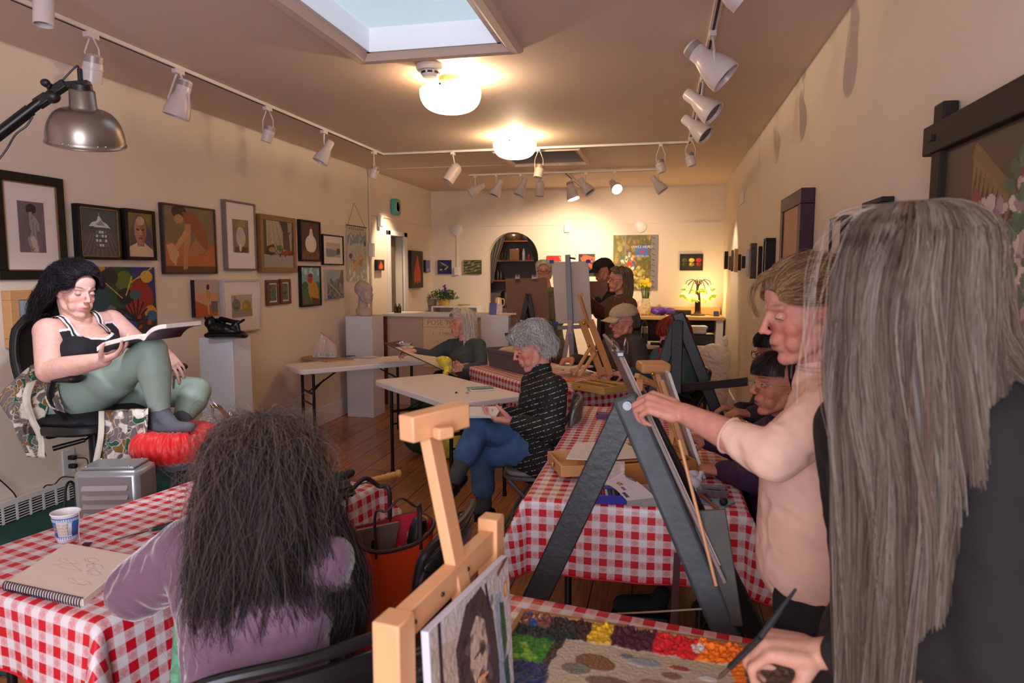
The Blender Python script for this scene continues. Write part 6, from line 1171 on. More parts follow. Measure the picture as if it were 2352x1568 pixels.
folding_chair(J['pel'][:2],camdir(-1,0,-.2),'dark folding chair under the man in the beige cap',m=CHB)
# ---- red haired woman in a black face mask
J=dict(nb=P(1545,806,5.22),chest=P(1542,850,5.2),pel=P(1545,930,5.2),shL=P(1576,820,5.05),shR=P(1516,818,5.38),elL=P(1580,884,4.98),wrL=P(1500,880,4.95),elR=P(1490,868,5.3),wrR=P(1432,856,5.16),knL=P(1480,935,4.85),knR=P(1470,930,5.2)); J=fix(J)
for s in 'LR': J['an'+s]=J['kn'+s]*np.array([1,1,0])+np.array([0,0,.10])
t=thing('person',J['pel']*np.array([1,1,0]),'red haired woman in black face mask and teal sweater behind the black easel','person')
HRd=Head(P(1546,768,5.2),camdir(-.90,-.34,-.28),h=.258); skinbody(HRd,J,t,vox=.006,skin=(216,152,134),sm=2,hands=(hand_w(J['wrL'],camdir(-1,.1,0),(0,0,-1),False),hand_w(J['wrR'],camdir(-1,-.1,-.1),(0,0,-1),True)),blush=.6); HRd.eyes(t,.5,(206,146,128))
garment('teal_sweater',J,fab('teal_knit',(52,84,88)),t,g=.016,arm=1.25,vox=.010,seed=3,slR=.8,slL=.85); trousers('trousers',J,fab('black_trousers',(20,19,21)),t,vox=.012); shoes(J,{s:J['an'+s]+np.array([-.15,0,-.06]) for s in 'LR'},BLACK,t)
mb=MB(); mb.ell(HRd.w((0,-.062,-.052)),np.array((.054,.050,.050))*HRd.k,HRd.R,24,18); mb.ell(HRd.w((0,-.085,-.030)),np.array((.024,.026,.026))*HRd.k,HRd.R); cloth('face_mask',mb,fab('black_mask',(18,18,20)),t,.005,4,.001); MB().tube([HRd.w((.052,-.06,-.03)),HRd.w((.074,-.0,.0)),HRd.w((.076,.024,.0))],.0015,6).tube([HRd.w((-.052,-.06,-.03)),HRd.w((-.074,-.0,.0)),HRd.w((-.076,.024,.0))],.0015,6).build('mask_loops',BLACK,t)
mb=MB(); 
for a in np.linspace(0,2*PI,10): mb.ell(J['nb']+np.array([.075*math.cos(a),.075*math.sin(a),-.005+.02*math.sin(a*2)]),(.042,.042,.032))
mb.cap(J['nb']+camdir(-.08,-.03,-.06),J['chest']+camdir(-.13,-.0,-.08),.04,.03); cloth('scarf',mb,mat('magenta_scarf',S(128,30,62),rough=.9,var=.6,scale=18),t,.008,3,.008,40,2)
rc=[(168,52,28),(136,36,20),(196,80,44),(110,28,18)]
hairdo(HRd,t,[dict(n=2600,m=12,rings=[(0,.02,.119,.006,.006),(0,.016,.115,.048,.056),(0,.016,.084,.084,.100),(0,.022,.030,.092,.104),(0,.032,-.03,.090,.098),(0,.040,-.085,.082,.085)],az=(-112,112),amp=.004,k=5,wave=.004,clump=40,cols=rc,r=(.0012,.0009),seed=3,lmin=.7,under=((96,26,16),.95)),
 dict(n=1200,m=9,rings=[(0,.01,.119,.006,.006),(0,.004,.114,.045,.054),(0,-.006,.085,.072,.088),(0,-.012,.050,.080,.094),(0,-.012,.022,.082,.094)],az=(95,265),amp=.003,cols=rc,r=(.0012,.0009),seed=4,lmin=.7,under=((96,26,16),.97))])
folding_chair(J['pel'][:2],camdir(-1,0,-.1),'dark folding chair under the red haired woman',m=CHB)
# ---- two women at the right wall
J=dict(nb=P(1798,965,2.72),chest=P(1792,1050,2.72),pel=P(1790,1200,2.72),shL=P(1822,1000,2.54),shR=P(1776,990,2.9),elL=P(1740,1100,2.55),wrL=P(1660,1080,2.75),elR=P(1700,1030,3.0),wrR=P(1622,1010,3.02),knL=P(1700,1200,2.85),knR=P(1690,1190,3.1)); J=fix(J)
J['pel'][2]=max(J['pel'][2],.56); 
for s in 'LR': J['an'+s]=J['kn'+s]*np.array([1,1,0])+np.array([0,0,.10])
t=thing('person',J['pel']*np.array([1,1,0]),'short dark haired woman with rimless glasses and purple sweater, seen in profile','person')
HU=Head(P(1792,884,2.66),camdir(-1,-.04,-.06),h=.246,age=.3,nose=1.15); skinbody(HU,J,t,vox=.004,skin=(206,136,112),hands=(hand_w(J['wrL'],camdir(-1,.1,.1),(0,0,-1),False),hand_w(J['wrR'],camdir(-1,.1,.1),(0,0,-1),True)),blush=.4,brow=(80,60,50),sm=6); HU.eyes(t,.15,(196,130,108)); glasses(HU,t,mat('silver_wire',S(190,180,175),rough=.25,metal=1),.0008,.022,.015)
garment('purple_sweater',J,fab('purple_wool',(54,28,66)),t,g=.016,arm=1.15,vox=.008,seed=3,collar=.02,slR=.95,slL=.95); trousers('trousers',J,fab('black_trousers',(20,19,21)),t,vox=.012); shoes(J,{s:J['an'+s]+np.array([-.15,0,-.06]) for s in 'LR'},BLACK,t)
dc=[(58,42,36),(40,30,27),(76,58,50),(30,24,22)]
def shorthair(H,t,cols,un,seed=3,r=(.0009,.0006),low=-.085,n=3200): hairdo(H,t,[dict(n=n,m=14,rings=[(0,.02,.119,.006,.006),(0,.016,.115,.046,.054),(0,.016,.084,.080,.096),(0,.022,.030,.085,.098),(0,.034,-.03,.078,.088),(0,.044,low,.060,.068)],az=(-106,106),amp=.003,k=5,wave=.003,clump=40,cols=cols,r=r,seed=seed,lmin=.6,under=(un,.955)),
 dict(n=n//3,m=11,rings=[(0,.01,.119,.006,.006),(0,.004,.114,.045,.054),(0,-.006,.088,.068,.084),(0,-.012,.062,.076,.090),(0,-.012,.040,.079,.090)],az=(95,265),amp=.003,cols=cols,r=r,seed=seed+1,lmin=.6,under=(un,.97))])
shorthair(HU,t,dc,(40,30,27)); folding_chair(J['pel'][:2],camdir(-1,0,0),'dark folding chair under the woman in purple sweater',m=CHB)
J=dict(nb=P(1790,860,3.46),chest=P(1790,925,3.46),pel=P(1790,1050,3.46),shL=P(1812,885,3.3),shR=P(1772,880,3.62),elL=P(1790,960,3.25),wrL=P(1730,950,3.35),elR=P(1740,950,3.7),wrR=P(1700,940,3.6),knL=P(1715,1060,3.3),knR=P(1705,1055,3.6)); J=fix(J)
for s in 'LR': J['an'+s]=J['kn'+s]*np.array([1,1,0])+np.array([0,0,.10])
t=thing('person',J['pel']*np.array([1,1,0]),'black haired person in dark rimmed glasses, mostly hidden behind the pink sweatered woman','person')
HD=Head(P(1784,812,3.4),camdir(-1,-.12,-.10),h=.246); skinbody(HD,J,t,vox=.006,skin=(170,112,86),sm=3,hands=(hand_w(J['wrL'],camdir(-1,.1,.1),(0,0,-1),False),hand_w(J['wrR'],camdir(-1,.1,.1),(0,0,-1),True))); HD.eyes(t,.3,(160,104,80)); glasses(HD,t,BLACK,.0016,.023,.017)
garment('dark_top',J,fab('dark_knit',(40,34,40)),t,g=.014,arm=1.12,vox=.010,seed=3); trousers('trousers',J,fab('black_trousers',(20,19,21)),t,vox=.012); shoes(J,{s:J['an'+s]+np.array([-.15,0,-.06]) for s in 'LR'},BLACK,t); shorthair(HD,t,[(26,20,20),(16,13,14),(40,32,32)],(16,13,14),n=2500)
folding_chair(J['pel'][:2],camdir(-1,0,0),'dark folding chair under the black haired person by the right wall',m=CHB)
# ================================================================ things on and around the dais
def sheet(rows,nu=40,fold=.01,nf=5,seed=0,thick=.003):   # rows: list of (left point, right point) from top to bottom
    L_=spline([r[0] for r in rows],8); R_=spline([r[1] for r in rows],8); m=len(L_); u=np.linspace(0,1,nu)[None,:,None]
    p=L_[:,None,:]*(1-u)+R_[:,None,:]*u; ac=_n(R_[0]-L_[0]); nrm=_n(np.cross(ac,(L_[-1]-L_[0]))); tt=np.linspace(0,1,m)[:,None]; uu=np.linspace(0,1,nu)[None,:]
    d=fold*(np.sin(uu*nf*6.28+seed+1.5*np.sin(tt*2+seed))+.4*np.sin(uu*nf*13+tt*3+seed))*np.clip(tt*1.5+.25,0,1); p=p+d[...,None]*nrm
    i=np.arange(nu-1)[None,:]+np.arange(m-1)[:,None]*nu; f=np.stack([i,i+1,i+nu+1,i+nu],-1).reshape(-1,4); return p.reshape(-1,3),f
def addsheet(name,rows,m_,parent,thick=.003,**k):
    v,f=sheet(rows,**k); o=link(name,fastmesh(name,v,f),m_,parent,True,ang=180); s=o.modifiers.new('t','SOLIDIFY'); s.thickness=thick; return o
# office chair
OC=mat('office_chair_black',S(24,25,30),rough=.7,bump=.2,bscale=400); sc_=P(215,962,3.32); f_=_n(camdir(.92,0,-.38)); l_=np.array([-f_[1],f_[0],0.])
t=thing('office_chair',np.array([sc_[0],sc_[1],DZT]),'black swivel office chair under the dark haired model on the dais','chair')
rr=[(.26*np.sign(math.cos(a))*abs(math.cos(a))**.6,.25*np.sign(math.sin(a))*abs(math.sin(a))**.6) for a in np.linspace(0,2*PI,36,endpoint=False)]
zs=P(200,985,3.25)[2]; O=np.array([sc_[0],sc_[1],zs]); MB().prism(rr,O,f_,l_,(0,0,.045)).build('seat_shell',BLACK,t,bevel=.012)
mb=MB(); mb.ell(O+np.array([0,0,.06]),(.24,.24,.05)); mb.cap(O+f_*.15+np.array([0,0,.06]),O+f_*.2+np.array([0,0,.04]),.045,.035,side=l_,k=4.5); mb.cap(O-f_*.15+np.array([0,0,.06]),O+f_*.15+np.array([0,0,.06]),.045,.045,side=l_,k=5); cloth('seat_cushion',mb,OC,t,.012,3,0)
v=[];fc=[]; N=14; B0=P(122,935,3.44); T0=P(112,720,3.52)
for i in range(15):
    q=i/14; c=B0*(1-q)+T0*q-f_*(.05*math.sin(q*PI)); w_=.11+.065*math.sin(min(1,q*1.3)*PI/2)-.05*max(0,q-.85)*6
    for j in range(N+1): y=(j/N-.5)*2; v.append(c+l_*y*w_+f_*(.05*y*y)-np.array([0,0,1])*(.05*max(0,q-.8)*y*y*5*.3))
for i in range(14):
    for j in range(N): fc.append((i*(N+1)+j,i*(N+1)+j+1,(i+1)*(N+1)+j+1,(i+1)*(N+1)+j))
o=MB().add(v,fc).build('backrest',OC,t,ang=180); sm=o.modifiers.new('t','SOLIDIFY'); sm.thickness=.03
ed=[v[i*(N+1)] for i in range(15)]+[v[14*(N+1)+j] for j in range(1,N)]+[v[i*(N+1)+N] for i in range(14,-1,-1)]; MB().tube(ed,.014,10).build('back_frame',BLACK,t,ang=180)
MB().tube(spline([B0-f_*.03,B0-f_*.06-np.array([0,0,.12]),O-f_*.10]),.03,12,flat=(1,.5)).build('back_bracket',BLACK,t)
for q,pp,ln in((-1,P(140,868,3.02),.24),(1,P(386,842,3.50),.22)):
    mb=MB(); mb.cap(pp-f_*ln*.42,pp+f_*ln*.42,.020,.020,side=l_,k=2.0); a=cloth('armrest',mb,BLACK,t,.006,3,0)
    MB().tube(spline([pp-f_*.06-np.array([0,0,.015]),pp-f_*.07-np.array([0,0,.10]),O+l_*q*-.22-np.array([0,0,-.01]) if q>0 else O-l_*.0+(pp-O)*np.array([.6,.6,0])-np.array([0,0,-.01]),O+np.array([0,0,.005])]),.018,10,flat=(1,.6)).build('arm_post',BLACK,t)
MB().cyl(O,np.array([O[0],O[1],DZT+.10]),.028).build('gas_column',BLACKM,t)
MB().tube([O-f_*.02,P(222,992,3.2),P(195,1010,3.15)],.005,8).cyl(P(195,1010,3.15),P(122,1030,3.1),.010,.012).build('lever',BLACKM,t)
for k in range(5):
    a=k*2*PI/5+.3; d=np.array([math.cos(a),math.sin(a),0]); e=np.array([O[0],O[1],DZT+.10]); g_=MB().tube([e,e+d*.14,e+d*.28-np.array([0,0,.03])],[.026,.022,.016],10,flat=(1,.8)).build('star_leg',BLACK,t); w_=e+d*.28; MB().cyl(np.array([w_[0],w_[1],DZT+.028])-l_*.018,np.array([w_[0],w_[1],DZT+.028])+l_*.018,.028).build('caster',BLACK,g_)
# patterned wrap hanging over the chair
def wrapmat():
    m=bpy.data.materials.new('leaf_print'); m.use_nodes=True; nt=m.node_tree; b=nt.nodes['Principled BSDF']; L=nt.links.new; tc=nd(nt,'ShaderNodeTexCoord')
    v1=nd(nt,'ShaderNodeTexVoronoi',Scale=24.); n=nd(nt,'ShaderNodeTexNoise',Scale=9.); mx0=nd(nt,'ShaderNodeMix',data_type='RGBA',blend_type='ADD'); mx0.inputs['Factor'].default_value=.22; L(tc.outputs['Object'],n.inputs[0]); L(tc.outputs['Object'],mx0.inputs['A']); L(n.outputs['Color'],mx0.inputs['B']); L(mx0.outputs['Result'],v1.inputs['Vector'])
    sp_=nd(nt,'ShaderNodeSeparateColor'); L(v1.outputs['Color'],sp_.inputs[0]); r=nd(nt,'ShaderNodeValToRGB'); r.color_ramp.interpolation='CONSTANT'; e=r.color_ramp.elements; e[0].color=(*S(112,102,100),1); e[1].position=.34; e[1].color=(*S(222,216,204),1)
    for p_,c_ in((.58,(20,84,62)),(.72,(112,102,100)),(.86,(128,98,44))): q=e.new(p_); q.color=(*S(*c_),1)
    L(sp_.outputs[0],r.inputs[0]); ed_=nd(nt,'ShaderNodeTexVoronoi',Scale=24.); ed_.feature='DISTANCE_TO_EDGE'; L(mx0.outputs['Result'],ed_.inputs['Vector']); lt=nd(nt,'ShaderNodeMath',operation='LESS_THAN'); lt.inputs[1].default_value=.035; L(ed_.outputs[0],lt.inputs[0]); mx=nd(nt,'ShaderNodeMix',data_type='RGBA'); L(r.outputs[0],mx.inputs['A']); mx.inputs['B'].default_value=(*S(190,176,160),1); L(lt.outputs[0],mx.inputs['Factor']); L(mx.outputs['Result'],b.inputs['Base Color']); b.inputs['Roughness'].default_value=.8; return m
WR=wrapmat(); CRM=fab('cream_hem',(206,200,184)); t=thing('patterned_wrap',P(60,1050,3.2),'green, white and brown leaf print cloth draped over the back of the office chair','cloth')
addsheet('wrap_cloth',[(P(72,838,3.34),P(104,850,3.2)),(P(40,868,3.30),P(108,880,3.15)),(P(2,912,3.26),P(106,925,3.12)),(P(22,955,3.24),P(92,965,3.12)),(P(48,1000,3.22),P(84,1000,3.14)),(P(74,1048,3.2),P(102,1050,3.14))],WR,t,fold=.018,nf=3,seed=1); addsheet('hem_band',[(P(62,880,3.10),P(84,872,3.08)),(P(52,915,3.08),P(70,915,3.08)),(P(66,965,3.08),P(80,960,3.08)),(P(86,1010,3.1),P(98,1000,3.1)),(P(84,1048,3.1),P(102,1052,3.1))],CRM,t,fold=.006,nf=1,seed=2)
addsheet('wrap_fold',[(P(106,880,3.12),P(134,882,3.1)),(P(104,910,3.08),P(136,915,3.06)),(P(118,938,3.06),P(150,948,3.04))],WR,t,fold=.01,nf=2,seed=4)
mb=MB(); mb.ell(P(90,848,3.24),(.035,.03,.03)); cloth('knot',mb,WR,t,.006,2,.006,60)
t=thing('printed_cloth',P(285,1058,3.05),'leaf print cloth with cream hem hanging from the chair seat by the stool','cloth')
addsheet('cloth_panel',[(P(236,944,3.12),P(340,938,3.12)),(P(232,950,3.02),P(342,944,2.96)),(P(228,1000,3.0),P(340,1000,2.97)),(P(220,1060,3.0),P(335,1060,3.0)),(P(215,1120,3.0),P(345,1115,3.02))],WR,t,fold=.014,nf=3,seed=5); addsheet('hem_band',[(P(227,944,3.0),P(240,944,3.0)),(P(224,1000,2.97),P(238,1000,2.97)),(P(213,1062,2.97),P(228,1060,2.97)),(P(208,1120,2.97),P(224,1118,2.97))],CRM,t,fold=.003,nf=1)
# footstool with ruched red cushion
c0=P(405,1048,3.10); t=thing('footstool',np.array([c0[0],c0[1],DZT]),'dark stool with black legs holding the round red cushion','stool'); MB().lathe([(0,c0[2]-.03),(.15,c0[2]-.03),(.155,c0[2]-.01),(.15,c0[2]),(0,c0[2])],c=(c0[0],c0[1],0),n=36).build('seat',mat('stool_grey',S(72,76,82),rough=.6),t)
for k in range(4): a=k*PI/2+.6; d=np.array([math.cos(a),math.sin(a),0]); MB().bar(np.array([c0[0],c0[1],c0[2]-.03])+d*.11,np.array([c0[0],c0[1],DZT])+d*.17,.034,.028).build('leg',mat('stool_leg',S(58,62,68),rough=.6) if k%2 else BLACK,t,bevel=.004)
cc=P(406,1010,3.08); cc[2]=c0[2]+.068; nT,nP=300,28; th=np.linspace(0,2*PI,nT,endpoint=False)[:,None]; ph=np.linspace(0,2*PI,nP,endpoint=False)[None,:]
pl=np.abs(np.sin(th*15+np.sign(np.sin(ph))*1.2+1.3*np.cos(ph)))**.6; mi=.060*(1+.16*pl+.03*np.sin(th*47+ph*3)); R0=.125
X=(R0+mi*np.cos(ph))*np.cos(th); Y=(R0+mi*np.cos(ph))*np.sin(th); Z=mi*np.sin(ph)*1.06; v=np.stack([X,Y,Z],-1).reshape(-1,3)+cc; i=np.arange(nT)[:,None]*nP; j=np.arange(nP)[None,:]; i2=((np.arange(nT)+1)%nT)[:,None]*nP; j2=(j+1)%nP; f=np.stack([i+j,i2+j,i2+j2,i+j2],-1).reshape(-1,4)
t=tag(link('round_cushion',fastmesh('c',v,f),mat('red_satin',S(214,22,26),rough=.5,sheen=.4,var=.05,scale=20),None,True,ang=180),'round pleated bright red cushion under the model\'s grey socked feet','cushion'); MB().ell(cc,(.085,.085,.03)).build('centre',MATS['red_satin'],t)
# white bucket with sandals
b0=P(516,958,4.4); r=.135; t=thing('white_bucket',np.array([b0[0],b0[1],DZT]),'ribbed white plastic bucket behind the red cushion','bucket'); h=b0[2]-DZT; pr=[(.115,0),(r,h-.10)]
for k in range(3): z=h-.10+k*.028; pr+=[(r,z),(r+.012,z+.003),(r+.012,z+.007),(r,z+.010)]
pr+=[(r,h-.015)]; MB().lathe([(0,0)]+pr,c=(b0[0],b0[1],DZT),n=40).build('body',mat('bucket_white',S(216,206,194),rough=.4),t); MB().lathe([(r+.014,h-.03),(r+.014,h),(r-.005,h+.004),(0,h+.004)],c=(b0[0],b0[1],DZT),n=40,cap=False).build('lid',WHITEM,t)
zt_=DZT+h+.005; SIL=mat('silver_leather',S(206,198,196),rough=.25,metal=.6)
for k,(px_,dx_) in enumerate(((498,-.04),(532,.02))):
    hp=np.array([b0[0]+(-.075 if k==0 else -.03),b0[1]-.02-k*.05,zt_]); tp=hp+np.array([.17,.02,0]); t=thing('high_heel_sandal',hp,['silver high heeled sandal at the back of the bucket lid','silver high heeled sandal nearer the front of the bucket lid'][k],'shoe','pair of silver sandals on the bucket')
    MB().tube(spline([hp+[0,0,.075],hp+[.05,0,.068],hp+[.10,0,.022],tp+[0,0,.006]]),.022,10,flat=(1,.22)).build('sole',mat('sole_brown',S(130,84,54),rough=.5),t); MB().cyl(hp+[.0,0,.075],hp+[-.004,0,0],.007,.004).build('heel',SIL,t); MB().tube(spline([tp+[-.04,-.024,.01],tp+[-.045,-.012,.035],tp+[-.045,.012,.035],tp+[-.04,.024,.01]]),.010,8).build('toe_strap',SIL,t); MB().tube(spline([hp+[.02,-.02,.07],hp+[-.015,-.016,.11],hp+[-.022,0,.118],hp+[-.015,.016,.11],hp+[.02,.02,.07]]),.003,6).build('ankle_strap',SIL,t)
# space heater / metal case
hb0=P(238,1084,2.62); ax_=_n(camdir(1,0,.06)*np.array([1,1,0])); ay_=np.array([-ax_[1],ax_[0],0]); O=np.array([hb0[0],hb0[1],DZT]); H_=hb0[2]-DZT; GM=mat('hammered_grey',S(150,152,156),rough=.32,metal=.55,bump=.04,bscale=300); t=thing('metal_heater',O,'silver grey louvred metal heater standing on the dais before the model','heater')
RW=np.array([ax_,ay_,[0,0,1.]]).T; MB().box(O+np.array([0,0,H_/2+.0])+ay_*.09,(.245,.17,H_),RW).build('body',GM,t,bevel=.022); MB().box(O+np.array([0,0,H_+.006])+ay_*.09,(.20,.13,.012),RW).build('top_plate',GM,t,bevel=.004)
b=MB()
for k in range(9): z=H_-.075-k*.036; b.prism([(0,0),(0,.020),(-.014,.004)],O+np.array([0,0,z])-ax_*.085+ay_*.004,ay_,(0,0,1),ax_*.17)
b.build('louvres',mat('bright_louvre',S(186,190,196),rough=.22,metal=.7),t)
b=MB(); 
for sx in(-.08,.08):
    for sy in(.03,.14): b.ell(O+ax_*sx+ay_*sy+np.array([0,0,H_+.014]),(.005,.005,.004))
b.build('rivets',CHROME,t)
one('cable_coil',MB().tube(spline([P(205,1140,3.0)*[1,1,0]+[0,0,DZT+.01],P(150,1150,3.0)*[1,1,0]+[0,0,DZT+.012],P(150,1130,3.15),P(172,1122,3.2),P(160,1150,3.1)*[1,1,0]+[0,0,DZT+.04],P(120,1160,3.0)*[1,1,0]+[0,0,DZT+.008],P(118,1200,2.8)*[1,1,0]+[0,0,DZT+.008],P(170,1235,2.6)*[1,1,0]+[0,0,DZT+.008]]),.006,8),BLACK,'black cable coiled on the green dais behind the paper cup','cable')
# open book
t=thing('open_book',P(300,790,3.0),'thick open paperback held on the model\'s raised knee','book'); off=camdir(.35,.10,.93)*.19
cs=[(222,797,2.86),(238,786,2.86),(262,779,2.86),(296,771,2.86),(318,768,2.86),(330,772,2.87),(338,762,2.87),(350,752,2.88),(366,746,2.89),(382,744,2.90)]; top=np.array([P(*q) for q in cs]); top=spline(top,5); n=len(top)
v=np.concatenate([top,top+off,top-np.array([0,0,.018]),top+off-np.array([0,0,.018])]); f=[(i,i+1,n+i+1,n+i) for i in range(n-1)]+[(2*n+i,3*n+i,3*n+i+1,2*n+i+1) for i in range(n-1)]+[(i,2*n+i,2*n+i+1,i+1) for i in range(n-1)]+[(n+i,n+i+1,3*n+i+1,3*n+i) for i in range(n-1)]+[(0,n,3*n,2*n),(n-1,3*n-1,4*n-1,2*n-1)]
MB().add(v,f).build('page_block',mat('book_pages',S(222,216,206),rough=.8),t,ang=30); v=np.concatenate([top-np.array([0,0,.019]),top+off-np.array([0,0,.019])]); o=MB().add(v,[(i,i+1,n+i+1,n+i) for i in range(n-1)]).build('cover',mat('book_cover',S(70,60,70),rough=.5),t,ang=180); sm=o.modifiers.new('t','SOLIDIFY'); sm.thickness=.002
# clamp lamp on a boom
a0=P(188,205,2.5); a1=P(198,328,2.575); ax=_n(a1-a0); ALU=mat('spun_aluminium',S(150,140,132),rough=.32,metal=.85); t=thing('clamp_lamp',a0,'spun aluminium reflector lamp on a black boom above the model','lamp')
Ls=np.linalg.norm(a1-a0); pr=[(.036,0),(.042,.004),(.045,.062),(.052,.070)]+[(.052+.080*math.sin(q)**.9,.070+(Ls-.070)*(1-math.cos(q))) for q in np.linspace(.12,PI/2,14)]+[(.136,Ls+.001),(.136,Ls+.005)]; inn=[(max(.002,p[0]-.0025),p[1]+.001) for p in pr[::-1]]
MB().lathe(pr+inn,c=a0,axis=ax,n=64,cap=False).build('reflector',ALU,t,ang=180)
for a in(.3,.5,1.2,1.35,3.4,3.6,4.6,4.8,5.0): 
    zz=ax; xx=_n(np.cross(zz,[0,1,0])); yy=np.cross(zz,xx); MB().ell(a0+ax*(Ls-.012)+(.1335)*(xx*math.cos(a)+yy*math.sin(a)),(.0035,.0035,.0035),n=8,m=6).build('rim_stud',CHROME,t)
MB().lathe([(0,-.02),(.034,-.02),(.036,.002),(0,.004)],c=a0,axis=ax).build('socket_cap',BLACK,t); MB().ell(a0+ax*(Ls*.6),(.032,.032,.04)).build('bulb',mat('bulb_glass',(1,1,1),rough=.3,emit=(.95,.95,1),es=6),t)
b=MB().bar(P(152,196,2.5),P(205,192,2.5),.028,.022).bar(P(118,214,2.5),P(152,192,2.5),.036,.03).cyl(P(100,190,2.48),P(118,200,2.48),.012).ell(P(104,190,2.47),(.018,.014,.014)).ell(P(120,222,2.5),(.03,.024,.024)).cyl(P(183,158,2.5),P(186,200,2.5),.009).bar(P(85,240,2.5),P(112,222,2.5),.034,.034); b.build('clamp_joint',BLACK,t,bevel=.003)
mst=P(-150,430,2.4); MB().cyl(P(98,230,2.5),P(-150,420,2.42),.017).cyl(P(70,252,2.5),P(-150,422,2.42),.021).build('boom_arm',BLACKM,t); MB().tube(spline([P(140,188,2.5),P(172,155,2.5),P(181,157,2.5),P(184,195,2.5)]),.0035,8).build('socket_wire',BLACK,t); MB().tube(spline([P(75,268,2.48),P(60,290,2.48),P(35,310,2.47),P(10,350,2.46),P(-40,410,2.45)]),.0035,8).build('hanging_wire',BLACK,t)
MB().cyl(np.array([mst[0],mst[1],DZT*0]),np.array([mst[0],mst[1],mst[2]+.05]),.016).build('stand_pole',BLACKM,t)
for k in range(3): a=k*2.094+.4; MB().cyl(np.array([mst[0],mst[1],.45]),np.array([mst[0]+.38*math.cos(a),mst[1]+.38*math.sin(a),.012]),.010).build('stand_leg',BLACKM,t)
# black reclining sculpture
D_=4.75; q=lambda x,y,dd=0: P(x,y,D_+dd); mb=MB(); 
for a,b_,r0,r1 in[(q(486,768),q(556,768),.030,.026),(q(490,752),q(520,758),.040,.036),(q(482,742),q(483,738),.036,.034),(q(497,745,.03),q(512,752,.04),.016,.013),(q(520,756),q(536,762),.038,.03),(q(530,758),q(543,742),.022,.019),(q(543,742),q(550,764),.018,.014),(q(518,758,.04),q(508,732,.04),.024,.018),(q(508,732,.04),q(535,738,.0),.018,.015),(q(535,738),q(552,739),.014,.010),(q(552,739),q(560,734),.010,.008),(q(500,735,.04),q(497,752,.06),.014,.013),(q(487,735),q(500,735,.04),.015,.014)]: mb.cap(a,b_,r0,r1)
for x in(470,487): mb.cap(q(x+4,733),q(x,727),.012,.005)
mb.cap(q(480,770),q(560,770),.02,.02,side=camdir(0,0,1),k=3.2); t=tag(cloth('reclining_sculpture',mb,mat('black_bronze',S(20,19,20),rough=.3,metal=.5,bump=.4,bscale=60),None,.005,2,.002,60,3),'black bronze reclining figure with raised legs on the white pedestal','sculpture'); 
t.location.z=1.1215
# plaster bust
t=thing('plaster_bust',np.array([-3.2,7.0,1.11]),'pale plaster bust facing right on the tall white pedestal','bust'); HX=Head(np.array([-3.195,7.0,1.36]),(.9,-.35,0),h=.25); mb=MB(); HX.prims(mb); mb.cap(HX.w((0,.022,-.045)),(-3.22,7.0,1.16),.05,.06); mb.cap((-3.22,7.0,1.15),(-3.2,7.0,1.14),.075,.08,side=(0,1,0),k=1.3,k2=.9); mb.ell(HX.w((0,.03,.04)),(.09,.09,.09)); me=remesh(mb,.006,3); co=HX.sculpt(getco(me),getno(me)); co[:,2]=np.maximum(co[:,2],1.1115); setco(me,co); link('head_and_neck',me,mat('plaster',S(186,168,162),rough=.85),t,True,ang=180)
# ================================================================ on the far white table
za=.7405; c=at(735,826,'z',za); PENC=mat('pencil_wood',S(180,120,70),rough=.5)
pad=thing('newsprint_pad',c,'open brown newsprint sketch pad on the white table by the left wall','sketchbook'); p4=[at(x,y,'z',za) for x,y in((680,822),(752,832),(812,826),(748,815))]; MB().prism([(0,0),(1,0),(1,1),(0,1)],p4[0],p4[1]-p4[0],p4[2]-p4[1],(0,0,.012)).build('pages',mat('newsprint',S(178,144,110),rough=.85),pad,bevel=.001)
pc=Pic(.3,.2,.004,(182,148,112)); g=random.Random(3)
for i in range(14): x,y=g.uniform(.3,.7),g.uniform(.3,.7); pc.line([(x,y),(x+g.uniform(-.15,.15),y+g.uniform(-.2,.2)),(x+g.uniform(-.2,.2),y+g.uniform(-.2,.2))],.012,(110,60,44),.7)
link('drawing',pc.mesh(p4[0]+[0,0,.0126]+(p4[1]-p4[0])*.1+(p4[2]-p4[1])*.1,(p4[1]-p4[0])*.8,(p4[2]-p4[1])*.8),PAINT,pad,False)
c=at(746,822,'z',za+.014); t=thing('zip_bag',c,'clear zip bag with a pink seal holding a white box of pencils','bag'); MB().box(c+[0,.03,.03],(.19,.06,.045)).build('pencil_box',mat('box_white',S(196,190,196),rough=.5),t,bevel=.003)
CLR=mat('clear_plastic',S(235,225,220),rough=.12,alpha=.28,spec=.8,bump=.6,bscale=14); addsheet('clear_bag',[(c+[-.05,.03,.24],c+[.08,.03,.15]),(c+[-.09,.02,.16],c+[.12,.0,.12]),(c+[-.12,-.01,.06],c+[.13,-.01,.05]),(c+[-.12,-.02,.004],c+[.12,-.02,.004])],CLR,t,fold=.012,nf=2,seed=2); MB().tube([c+[-.05,.03,.245],c+[.03,.03,.20],c+[.10,.02,.145]],.005,6).build('seal',mat('pink_seal',S(206,120,130),rough=.4),t)
b=MB(); 
for i in range(5): b.box(c+np.array([-.04+i*.03,.0005-.0,.03]),(.014,.002,.016))
b.build('box_print',INK,t,smooth=False)
c=at(848,821,'z',za); one('paper_plate',MB().lathe([(0,.004),(.07,.004),(.085,.009),(.088,.008),(.07,.0),(0,0)],c=c),WHITE,'small white paper disc lying on the table by the left wall','plate')
